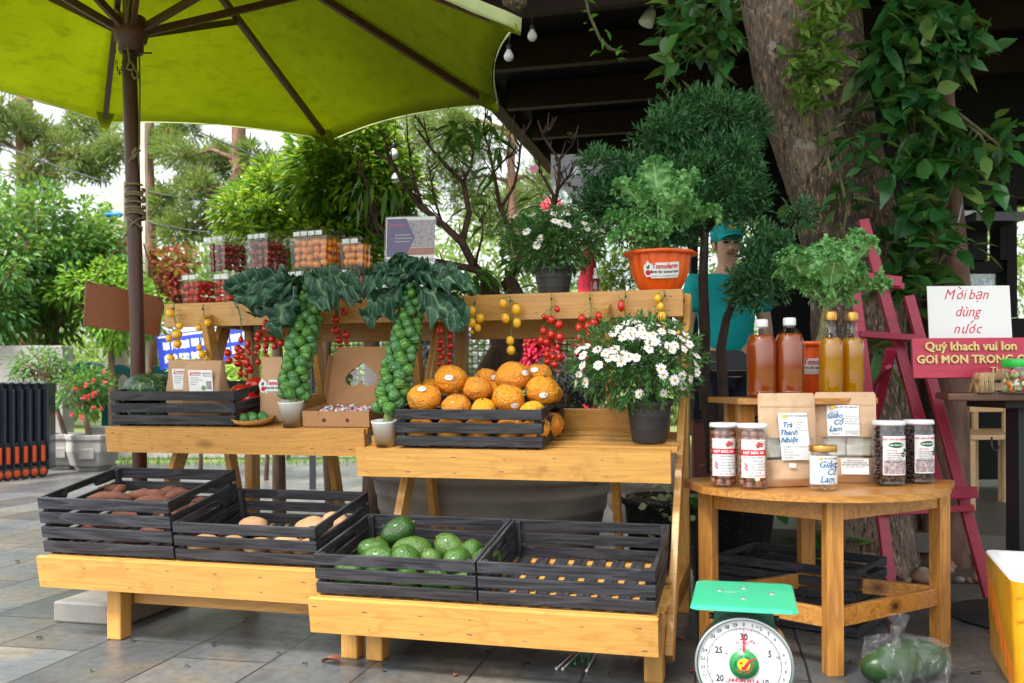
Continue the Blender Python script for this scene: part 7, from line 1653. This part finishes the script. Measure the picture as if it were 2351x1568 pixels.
lits = [(760,1522,.05,0),(565,1420,.022,1),(935,1503,.018,1),(1208,1527,.022,1),(305,1470,.018,1),(570,1487,.016,1),(490,1480,.02,1),(90,1465,.016,1),(1560,1470,.03,0),(1470,1520,.03,0),(1500,1550,.026,1),(1435,1490,.02,0),(1595,1545,.022,0),(1120,1497,.018,1),(700,1525,.014,1),(40,1290,.02,1),(640,1500,.012,1),(430,1530,.012,1),(880,1540,.014,1),(1950,1520,.02,1),(2240,1545,.02,1),(1045,1550,.014,0),(210,1540,.012,1),(1400,1548,.016,1)]
for i, (u, v, s_, m_) in enumerate(lits):
    p = onz(u, v, .004); mb = MB(); mb.surf(lambda a, b: ((a-.5)*s_*1.0*sin(pi*(.06+.88*b)), (b-.5)*s_*1.6, .4*s_*(abs(a-.5)*1.5+.5*sin(b*4))), 5, 8, uv=False); o = mb.build('dry_leaf', LIT[m_]); o.matrix_world = T(p) @ R(random.uniform(0,360),'Z'); tag(o, 'curled reddish dry leaf on the paving left of the front feet' if i == 0 else 'small dry leaf scrap lying on the paving', 'leaf', 'dry leaf scraps on the paving')
# ================================================================ parasol
UC = Vector((-1.755, 4.35, 0)); PW = wood('dark_parasol_wood', lin((88,50,34)), lin((46,24,16)), 'z', .5, knots=False); PWX = wood('dark_parasol_rib_wood', lin((92,52,34)), lin((50,26,18)), 'x', .5, knots=False)
um = thing('parasol', 'big lime green parasol on a dark wooden post', 'parasol', UC)
def canopy_mat():
    m, n, l, b, o = newmat('lime_canvas'); v = coords(n, l, rnd=False); f = tex_noise(n, l, v, 1.6, 5, .6); f2 = tex_noise(n, l, coords(n, l, (1,1,4), rnd=False), 9, 5, .65)
    c = ramp(n, l, f, [(.3, lin((150,162,26))), (.7, lin((174,184,40)))]); c = mix(n, l, ramp(n, l, f2, [(.5, (0,0,0)), (.75, (.55,.55,.55))]), c, lin((96,104,30)))
    l.new(c, b.inputs['Base Color']); setp(b, Roughness=.85, Specular_IOR_Level=.2); bump(n, l, b, tex_noise(n, l, v, 5, 4), .012, .5)
    t = nd(n, 'ShaderNodeBsdfTranslucent'); l.new(mix(n, l, .35, c, (.62,.68,.04)), t.inputs[0]); mx = nd(n, 'ShaderNodeMixShader'); mx.inputs[0].default_value = .5
    l.new(b.outputs[0], mx.inputs[1]); l.new(t.outputs[0], mx.inputs[2]); l.new(mx.outputs[0], o.inputs['Surface']); return m
CAN = canopy_mat(); RU = 1.88; APEX = 3.37
def rimz(x, y): return 2.551 - .0545*x + .0654*y
TIP = []
for k in range(8):
    a = radians(90+27-45*k); x, y = RU*cos(a), RU*sin(a); TIP.append(Vector((x, y, rimz(x, y) - (.055,.075,0,0,0,0,0,0)[k])))
AP = Vector((0,0,APEX)); cm = MB()
for k in range(8):
    A, B = TIP[k], TIP[(k+1) % 8]
    def f(a, b):
        e = A.lerp(B, a); inn = 1-.035*4*a*(1-a); p = AP + (e-AP)*b*(1-(1-inn)*b); p.z -= .035*4*a*(1-a)*b*(1-b)*2; return p
    cm.surf(f, 14, 16, uv=False)
cm.build('canopy', CAN, um, thick=.002)
hm = MB()
for k in range(8):
    A, B = TIP[k], TIP[(k+1) % 8]; hh_ = .055 if k in (3,4,5) else .018
    def g(a, b):
        e = A.lerp(B, a); inn = 1-.035*4*a*(1-a); p = AP + (e-AP)*inn; o_ = Vector((p.x, p.y, 0)).normalized(); return p + o_*(.012-.004*b) + Vector((0,0,.012-hh_*b + .006*noise.noise(Vector((a*9, b*2, k)))))
    hm.surf(g, 18, 3, uv=False)
hm.build('hem', plain('skylit_lime_hem', lin((196,206,150)), .85, lin((180,192,130)), 6), um, thick=.003)  # paler than the canvas: skylight on the outer rim put into the colour
mb = MB(); mb.tube([(0.037,0,0),(.02,0,1.2),(-.01,0,2.4),(0,0,3.42)], .033, 20); mb.build('post', PW, um)
mb = MB(); mb.lathe([(.036,2.50),(.052,2.50),(.056,2.51),(.056,2.545),(.07,2.555),(.078,2.59),(.078,2.63),(.066,2.665),(.036,2.67)], 28, M=T(-.004,0,0)); mb.build('runner', PWX, um)
mb = MB(); mb.lathe([(.036,3.26),(.07,3.27),(.075,3.34),(.05,3.38),(0,3.4)], 24); mb.build('top_hub', PWX, um)
for k in range(8):
    tp = TIP[k]; tin = AP + (tp-AP)*.965 + Vector((0,0,-.03)); mb = MB(); mb.bar(AP+Vector((0,0,-.05))+(tp-AP)*.04, tin, .03, .036); mb.build('rib', PWX, um, .002)
    j = AP + (tp-AP)*.44 + Vector((0,0,-.065)); h0 = Vector((tp.x, tp.y, 0)).normalized()*.07 + Vector((0,0,2.61)); mb = MB(); mb.bar(h0, j, .022, .034); mb.build('strut', PWX, um, .002)
    mb = MB(); o_ = Vector((tp.x,tp.y,0)).normalized(); s_ = Vector((-o_.y,o_.x,0)); q = AP+(tp-AP)*.94+Vector((0,0,-.012)); e = tp+Vector((0,0,-.02))
    mb.add([q-s_*.04+Vector((0,0,-.04)), q+s_*.04+Vector((0,0,-.04)), e+s_*.02+Vector((0,0,-.03)), e-s_*.02+Vector((0,0,-.03)), q-s_*.055, q+s_*.055, e+s_*.03, e-s_*.03], [(0,1,2,3),(0,4,5,1),(1,5,6,2),(3,7,4,0),(2,6,7,3)]); mb.build('pocket', CAN, um)
mb = MB()
for k in range(9):
    f = k/8; x = -.058 + .04*f; z = 2.50 - .10*sin(pi*f)**.7 - .006; mb.tube([(x+.005*cos(t_)*(k % 2), -.045+.005*cos(t_)*(1-k % 2), z+.011*sin(t_)) for t_ in [i*pi/4 for i in range(9)]], .0016, 5, cap=False)
mb.build('chain', M['black'], um); mb = MB(); mb.tube([(.0,-.03,2.49),(.11,-.045,2.485)], .004, 8); mb.build('pin', M['black'], um)
def rope(lab, pts, r=.0058, extra=None):
    a = Vector(pts[0]); mb = MB(); mb.tube([Vector(p)-a for p in pts], r, 8)
    for e in (extra or []): mb.tube([Vector(p)-a for p in e], r, 8)
    o = mb.build('rope', M['rope']); o.matrix_world = T(a); return tag(o, lab, 'rope', 'ropes on the parasol post')
def U(u, v, d=-.045): return at(u, v, 4.35+d)
def px_(v): return 302+ (v-100)*.024   # picture x of the post axis
knot = [U(300+7*cos(t_)*(1+.3*sin(3*t_)), 152+9*sin(t_), -.05-.008*cos(2.5*t_)) for t_ in [i*.5 for i in range(30)]]
rope('rope hanging from the parasol runner with a knotted loop', [U(288,-60,-.09), U(289,0,-.085), U(288,40,-.08), U(291,90,-.05), U(297,140,-.05)], extra=[knot, [U(303,158), U(304,172), U(309,181), U(316,178), U(316,168), U(308,156)], [U(296,0,-.085), U(293,30,-.08), U(289,60,-.07)]])
rope('thin rope running straight down the right side of the post', [U(319,80,-.0), U(321,200,-.0), U(320,330,-.01), U(318,350,-.03), U(320,385,-.02)], .0045, [[U(308+5*cos(t_), 352+12*sin(t_*.7), -.048) for t_ in [i*.6 for i in range(16)]], [U(322,345,-.02), U(314,352,-.05), U(300,366,-.045), U(290,380,-.0), U(292,392,.02)]])
coil = []
for v0, tn in ((428,1),(447,1),(452,1),(468,1),(481,1),(487,1),(493,1)):
    for i in range(17):
        a = i/16*2*pi + .3; v = v0 + 7*i/16 - 4*sin(a); cxp = px_(v); coil.append(at(cxp, v, 4.35) + Vector((.041*cos(a), -.041*sin(a), 0)))
rope('rope coiled several times round the middle of the post', coil)
rope('rope crossing at the post that carries the hanging board', [U(290,492,-.0), U(300,505,-.045), U(326,522,-.02), U(325,530,.0)], .0055, [[U(322,500,-.02), U(305,512,-.05), U(292,528,-.01), U(292,540,-.02)]])
# hanging board
TL, TR_, BR_, BL_2 = at(197,645,4.46), at(375,683,4.62), at(367,772,4.62), at(191,747,4.46)
hb = thing('hanging_board', 'blank brown wooden board hung by ropes behind the post', 'sign', TL); mb = MB(); nrm = (TR_-TL).cross(BL_2-TL).normalized(); th = nrm*.018
vs = [p-TL for p in (TL, TR_, BR_, BL_2)]; vs = [v for v in vs] + [v+th for v in vs]; mb.add(vs, [(0,1,2,3),(7,6,5,4),(0,4,5,1),(1,5,6,2),(2,6,7,3),(3,7,4,0)]); mb.build('board', wood('board_wood', lin((146,74,10)), lin((90,42,6)), 'x', .45, knots=False, coat=.3), hb, .002)
mb = MB(); A = at(292,535,4.33)-TL
mb.tube([A, Vector((.04,0,.005)), Vector((.01,-.012,-.006))], .0035, 6); mb.build('left_rope', M['rope'], hb); mb = MB(); mb.tube([at(330,560,4.36)-TL, at(357,655,4.58)-TL, at(368,690,4.6)-TL], .0035, 6); mb.build('right_rope', M['rope'], hb)

# ================================================================ hanging bulbs and lamp
BULB = plain('opal_bulb', (.82,.83,.84), .25)
for lab, u, v, Y, top in [('white bulb hanging highest beside the parasol corner',1222,82,5.6,-40),('white bulb just under the parasol corner',1168,128,5.6,60),('white bulb hanging in front of the glossy tree',905,354,6.0,250),('lower white bulb in front of the glossy tree',908,410,6.1,380),('small bulb seen against the glass screen',1325,395,7.2,300)]:
    p = at(u, v, Y); t = thing('light_bulb', lab, 'light bulb', p, 'white bulbs on hanging cords'); r = .029
    mb = MB(); mb.lathe([(0,-r*1.15),(r*.5,-r*1.05),(r*.9,-r*.6),(r,-.1*r),(r*.85,r*.45),(r*.5,r*1.0),(r*.42,r*1.3)], 24); mb.build('bulb', BULB, t)
    mb = MB(); mb.lathe([(r*.45,r*1.2),(r*.5,r*1.25),(r*.48,r*2.3),(r*.2,r*2.6),(0,r*2.6)], 20); mb.build('socket', M['black'], t)
    q = at(u-(6 if top < 0 else 0), top, Y)-p; mb = MB(); mb.tube([(0,0,r*2.5), (Vector((0,0,r*2.5))).lerp(q,.5)+Vector((.01,0,0)), q], .004, 6); mb.build('cord', M['black'], t)
p = at(1490, 38, 5.7); t = thing('spotlight', 'white spotlight under the dark ceiling', 'lamp', p)
mb = MB(); mb.lathe([(0,.055),(.02,.05),(.032,.03),(.045,-.02),(.048,-.05),(.04,-.055),(0,-.05)], 24, M=R(24,'Y')); mb.build('shade', M['whiteplastic'], t)
mb = MB(); mb.tube([(.015,0,.05),(.03,0,.1),(.035,0,.16),(-.07,0,.17)], .008, 8); mb.build('arm', M['whiteplastic'], t)
# ================================================================ worker behind the juniper
def skin_mesh(name, nodes, edges, mat, parent, lv=2):
    me = bpy.data.meshes.new(name); me.from_pydata([n[0] for n in nodes], edges, []); o = bpy.data.objects.new(name, me); COL.objects.link(o); adopt(o, parent)
    me.materials.append(mat); md = o.modifiers.new('skin', 'SKIN'); md.use_smooth_shade = True; md.use_x_symmetry = False
    for i, n in enumerate(nodes): me.skin_vertices[0].data[i].radius = n[1] if isinstance(n[1], tuple) else (n[1], n[1])
    me.skin_vertices[0].data[0].use_root = True; s = o.modifiers.new('sub', 'SUBSURF'); s.levels = lv; s.render_levels = lv; return o
mp_ = at(1668, 880, 5.6); man = thing('person', 'person in a teal cap and teal shirt standing behind the juniper', 'person', T(mp_.x, 5.6, .17) @ R(3,'Z'))
SKIN = plain('skin', lin((222,176,150)), .55, lin((230,186,160)), 14); TEAL = plain('teal_cloth', lin((0,172,178)), .8, lin((10,186,190)), 10, .003); NAVY = plain('navy_trousers', lin((36,40,58)), .85, lin((46,50,70)), 10)
H_ = 1.70
bn = [((0,0,.93),(.15,.11)),((0,.0,1.15),(.15,.10)),((0,0,1.33),(.165,.10)),((0,-.005,1.44),.06),((0,-.015,1.50),.052),((0,-.03,1.57),(.072,.085)),((0,-.03,1.63),(.076,.092)),
      ((-.19,0,1.38),.055),((-.24,-.0,1.12),.042),((-.25,-.04,.88),.034),((-.24,-.05,.76),(.022,.04)),((.19,0,1.38),.055),((.24,-.0,1.12),.042),((.25,-.04,.88),.034),((.24,-.05,.76),(.022,.04)),
      ((-.09,0,.85),.09),((-.10,-.02,.48),.06),((-.10,.0,.08),.045),((-.10,-.14,.03),.035),((.09,0,.85),.09),((.10,-.02,.48),.06),((.10,0,.08),.045),((.10,-.14,.03),.035),((0,-.03,1.685),(.07,.08))]
be = [(0,1),(1,2),(2,3),(3,4),(4,5),(5,6),(6,23),(2,7),(7,8),(8,9),(9,10),(2,11),(11,12),(12,13),(13,14),(0,15),(15,16),(16,17),(17,18),(0,19),(19,20),(20,21),(21,22)]
skin_mesh('body', bn, be, SKIN, man)
skin_mesh('shirt', [((0,0,.90),(.175,.13)),((0,0,1.15),(.172,.122)),((0,0,1.33),(.185,.12)),((0,0,1.43),.08),((-.19,0,1.385),.078),((-.235,-.015,1.2),.07),((.19,0,1.385),.078),((.235,-.015,1.2),.07)], [(0,1),(1,2),(2,3),(2,4),(4,5),(2,6),(6,7)], TEAL, man)
skin_mesh('trousers', [((0,0,.93),(.155,.115)),((-.09,0,.82),.105),((-.10,-.02,.48),.075),((-.10,0,.1),.062),((.09,0,.82),.105),((.10,-.02,.48),.075),((.10,0,.1),.062)], [(0,1),(1,2),(2,3),(0,4),(4,5),(5,6)], NAVY, man)
mb = MB(); mb.ball((0,-.115,1.585), (.017,.024,.022), 10, 8); mb.ball((0,-.108,1.605), (.010,.018,.028), 10, 8); mb.build('nose', SKIN, man)
for x in (-.032,.032):
    mb = MB(); mb.ball((x,-.112,1.615), (.016,.008,.008), 10, 6); mb.build('eye', M['ink'], man); mb = MB(); mb.ball((x,-.110,1.634), (.022,.008,.006), 10, 6); mb.build('eyebrow', M['ink'], man); mb = MB(); mb.ball((x*2.5,-.025,1.60), (.012,.02,.03), 10, 8); mb.build('ear', SKIN, man)
mb = MB(); mb.ball((0,-.104,1.553), (.028,.01,.009), 12, 6); mb.build('mouth', plain('lips', lin((160,92,84)), .5), man)
mb = MB(); mb.ball((0,.005,1.635), (.088,.088,.075), 20, 12); mb.build('hair', plain('black_hair', (.012,.011,.011), .6), man)
mb = MB(); mb.ball((0,-.02,1.672), (.1,.112,.078), 28, 14, fn=lambda d: 1 if d.z > -.15 else .97); mb.surf(lambda a, b: (.085*sin((a-.5)*pi)*(1-.1*b), -.10-.115*b*cos((a-.5)*pi*.9), 1.668-.022*b*b-.03*(abs(a-.5)*2)**2*b), 14, 6, uv=False); mb.build('cap', TEAL, man)
mb = MB(); mb.ball((0,-.122,1.70), (.028,.012,.013), 12, 8); mb.build('cap_badge', M['yellow_ink'], man)
# dark counter in front of him and red-brown planter boxes
ct = thing('counter', 'black steel counter frame before the man with navy panels', 'counter', (1.2, 5.15, 0)); ci = T(-1.2,-5.15,0)
def cpart(nm, u0, v0, u1, v1, Y, mat, th=.05):
    a = at(u0, v1, Y); b = at(u1, v0, Y); mb = MB(); mb.box(((a.x+b.x)/2, Y, (a.z+b.z)/2), (abs(b.x-a.x), th, abs(b.z-a.z))); return mb.build(nm, mat, ct, .003, M=ci)
a = at(1600,805,5.15); b = at(1700,805,5.15); c_ = at(1765,850,5.15); d_ = at(1600,850,5.15); mb = MB(); mb.prism([(a.x,a.z),(b.x,b.z),(c_.x,c_.z),(d_.x,d_.z)], -.02, .02, T(0,5.15,0) @ FR); mb.build('slanted_top', plain('grey_navy_panel', (.03,.034,.045), .5), ct, .003, M=ci)
cpart('top_rail', 1590,851,1790,864, 5.16, dark); cpart('lower_rail', 1590,940,1790,962, 5.16, dark); cpart('upright', 1745,865,1765,940, 5.16, dark); cpart('upright', 1592,865,1604,940, 5.16, dark); cpart('lower_panel', 1590,963,1790,1180, 5.2, plain('brick_red_panel', lin((92,44,36)), .7, lin((104,52,42)), 5))
# ================================================================ folded push carts at the left
CV = plain('navy_lacquer', lin((18,30,46)), .3, lin((24,36,54)), 4, coat=.3); OR_ = plain('orange_cart_plastic', lin((214,82,28)), .4); TYR = plain('tyre', (.03,.03,.033), .8)
for k in range(7):
    u = -8+k*19.5; p = onz(u, 1106-k*4.5, 0); Y = 9.55+.1*k; p = at(u, 880, Y); t = thing('push_cart', 'folded navy push cart standing %s in the row' % ['first at the left edge','second from the left edge','third from the left edge','in the middle','third from the planter','second from the planter','last beside the planter'][k], 'push cart', T(p.x, Y, 0) @ R(8,'Z'), 'folded push carts in a row')
    mb = MB(); mb.box((0,0,.52), (.07,.32,.92)); mb.build('panel', CV, t, .015)
    mb = MB(); mb.box((.045,-.13,.5), (.03,.04,.86)); mb.build('rail', CV, t, .008)
    mb = MB(); mb.box((0,-.02,.985), (.085,.36,.03)); mb.build('top_bar', CV, t, .01)
    mb = MB(); mb.box((0,-.2,.26), (.05,.05,.24)); mb.build('bracket', TYR, t, .008); mb = MB(); mb.box((.027,-.215,.25), (.03,.05,.17)); mb.build('orange_clip', OR_, t, .006)
    wm = T(.03,-.21,.062) @ R(90,'Y') @ R(0,'X'); wm = T(.02,-.23,.063) @ R(55,'Z') @ R(90,'X')
    mb = MB(); mb.lathe([(.042,-.02),(.058,-.02),(.063,-.012),(.063,.012),(.058,.02),(.042,.02)], 28, M=wm); w_ = mb.build('wheel', TYR, t)
    mb = MB(); mb.lathe([(0,-.018),(.042,-.018),(.042,.018),(.03,.019),(.012,.024),(0,.024)], 20, M=wm); mb.build('hub', OR_, w_)
# planters and azalea
for lab, u, Y in [('hexagonal grey stone planter behind the push carts',148,10.9),('hexagonal grey stone planter with a carved panel beside the lawn',212,10.7)]:
    p = at(u, 880, Y); t = thing('stone_planter', lab, 'planter', T(p.x, Y, 0) @ R(10,'Z'), 'hexagonal stone planters'); mb = MB(); r = .30
    mb.lathe([(0,.0),(r*.62,0),(r*.66,.04),(r*.8,.06),(r*.97,.22),(r*.94,.33),(r*1.0,.36),(r*1.0,.41),(r*.88,.41),(r*.84,.36),(0,.36)], 6, sm=False); mb.build('planter', M['concrete'], t, .008)
    g = MB(); g.box((0,-r*.83,.2), (.16,.03,.12)); g.build('carved_panel', M['concrete'], t, .01)
tree('azalea', 'big azalea shrub with pink buds growing from the stone planters', 'shrub', tuple(at(178,890,10.8)), (.36,.3,.28), 30, 1100, .12, .075, .03, LMID, (at(205,880,10.8).x, 10.8, .4), r0=.03); tree('azalea', 'smaller azalea shrub reaching left over the carts', 'shrub', tuple(at(100,845,10.9)), (.42,.3,.2), 24, 800, .10, .075, .03, LMID, (at(150,880,10.9).x, 10.9, .4), r0=.025)
az = bpy.data.objects['azalea']; a0 = at(195,905,10.5) - az.matrix_world.translation
for k in range(16):
    fb = MB(); leaf_cloud(fb, np.zeros((7,3)), rdir(7)+np.array([0,-.4,.3]), .04, .035, .1); fb.build('blossom', LPINK, az, M=T(Vector(a0)+Vector((random.gauss(0,.17), random.gauss(0,.08), random.gauss(0,.14)))))
# ================================================================ teal letters, banner, mesh fence, bits beyond
TL_ = plain('teal_letter', lin((10,110,104)), .4, lin((14,122,116)), 4)
def ringletter(lab, u, v, Y, ro, ri, d, arch=False):
    p = at(u, v, Y); t = thing('teal_letter', lab, 'letter', T(p), 'large teal standing letters'); mb = MB(); n = 40
    if not arch:
        vs = []
        for r_, y in ((ro,-d),(ro,d),(ri,d),(ri,-d)):
            for i in range(n): a = 2*pi*i/n; vs.append((r_*cos(a), y, r_*1.12*sin(a)))
        mb.add(vs, [(k*n+i, ((k+1) % 4)*n+i, ((k+1) % 4)*n+(i+1) % n, k*n+(i+1) % n) for k in range(4) for i in range(n)])
    else:
        path = [(-ro,-.75)]+[(-ro*cos(pi*i/20), ro*sin(pi*i/20)) for i in range(21)]+[(ro,-.75)]; inn = [(-ri,-.75)]+[(-ri*cos(pi*i/20), ri*sin(pi*i/20)) for i in range(21)]+[(ri,-.75)]
        m_ = len(path); vs = [(x,-d,z) for x,z in path]+[(x,d,z) for x,z in path]+[(x,d,z) for x,z in inn]+[(x,-d,z) for x,z in inn]
        mb.add(vs, [(k*m_+i, k*m_+i+1, ((k+1) % 4)*m_+i+1, ((k+1) % 4)*m_+i) for k in range(4) for i in range(m_-1)])
    mb.build('letter', TL_, t, .01)
ringletter('tall teal letter o standing at the left', 205, 880, 13, .265, .16, .16); ringletter('teal letter n beside the letter o', 283, 878, 13.3, .25, .13, .15, True); ringletter('teal letter behind the yellow tomatoes', 375, 880, 13.6, .25, .13, .15, True)
bnp = at(445, 800, 12.5); bn_ = thing('banner', 'blue banner with two rows of white lettering behind the left stand', 'banner', T(bnp) @ R(8,'Y') @ R(-4,'Z')); bn_.matrix_world = T(bnp) @ R(-7,'Y')
mb = MB(); mb.box((.15,0,0), (1.25,.02,.46)); mb.build('cloth', plain('banner_blue', lin((30,60,190)), .6), bn_)
for r_ in range(2):
    mb = MB(); x = -.40
    while x < .7:
        w_ = random.uniform(.07,.14)
        for q in range(3): mb.box((x+w_*(q+.5)/3, -.0115, .075-.17*r_+random.uniform(-.01,.01)), (w_/3*.8,.003,.10))
        x += w_+.025
    mb.build('lettering_row', M['white'], bn_)
mb = MB(); mb.box((.15,-.0115,.2), (1.2,.003,.025)); mb.build('white_line', M['white'], bn_)
fn = thing('mesh_fence', 'black wire mesh fence beyond the display stands', 'fence', at(900, 960, 8.6)); fo = fn.matrix_world.translation; mb = MB(); a = at(715, 765, 8.6)-fo; b = at(1330, 930, 8.6)-fo
for i in range(46): x = a.x+(b.x-a.x)*i/45; mb.box((x,0,(a.z+b.z)/2), (.012,.01,a.z-b.z))
for i in range(13): z = b.z+(a.z-b.z)*i/12; mb.box(((a.x+b.x)/2,.01,z), (b.x-a.x,.01,.012))
mb.build('mesh', M['black'], fn)
for x in (a.x, (a.x+b.x)/2, b.x):
    mb = MB(); mb.box((x,.03,(a.z-fo.z)/2-fo.z*.0), (.05,.05,a.z+fo.z)); mb.build('fence_post', M['black'], fn)
rp = at(1352, 640, 9.5); t = thing('red_umbrella', 'closed red market umbrella far behind the daisy pot', 'umbrella', (rp.x, 9.5, 0)); mb = MB(); mb.lathe([(.02,.02),(.14,1.35),(.13,1.6),(.10,2.0),(.05,2.3),(.0,2.4)], 20, fl=lambda a, j: 1+.08*cos(a*8)); mb.build('cloth', plain('red_cloth', lin((206,34,60)), .8), t); mb = MB(); mb.tube([(0,0,0),(0,0,2.45)], .02, 8); mb.build('pole', M['black'], t)
p = at(1268, 478, 11); t = thing('red_lantern', 'red round lantern behind the upper daisies', 'lantern', p); mb = MB(); mb.lathe([(0,-.1),(.08,-.09),(.13,-.04),(.14,0),(.13,.05),(.08,.1),(0,.11)], 24, fl=lambda a, j: 1+.03*cos(a*12)); mb.build('shade', plain('red_paper', lin((214,40,60)), .7), t); mb = MB(); mb.tube([(0,0,.1),(0,0,.9)], .006, 6); mb.build('cord', M['black'], t)
# gnarled hanging branch end above the parasol corner
a = at(1165,-60,5.2); mb = MB(); mb.tube([(0,0,0), at(1180,0,5.2)-a, at(1192,14,5.2)-a, at(1186,26,5.2)-a], [.06,.065,.05,.02], 12); o = mb.build('branch', BIGBARK); o.matrix_world = T(a); tag(o, 'stubby brown branch end hanging above the parasol corner', 'branch')
# chairs far inside at the right
for k, (u, v, Y) in enumerate([(2335,735,6.4),(2270,980,6.0)]):
    p = at(u, 880, Y); t = thing('wooden_chair', ['pale slatted wooden chair behind the red sign','pale wooden chair seen under the bar table'][k], 'chair', (p.x, Y, .17)); 
    for x in (-.2,.2):
        mb = MB(); mb.box((x,.18,.48 if k == 0 else .4), (.035,.035,1.14 if k == 0 else .8)); mb.build('back_leg', LW, t, .003); mb = MB(); mb.box((x,-.18,.22), (.035,.035,.44)); mb.build('front_leg', LW, t, .003)
    mb = MB(); mb.box((0,0,.45), (.44,.42,.03)); mb.build('seat', LW, t, .004)
    for z in (.62,.76,.9)[:3 if k == 0 else 2]: mb = MB(); mb.box((0,.18,z), (.37,.02,.05)); mb.build('slat', LW, t, .003)
flush_texts()
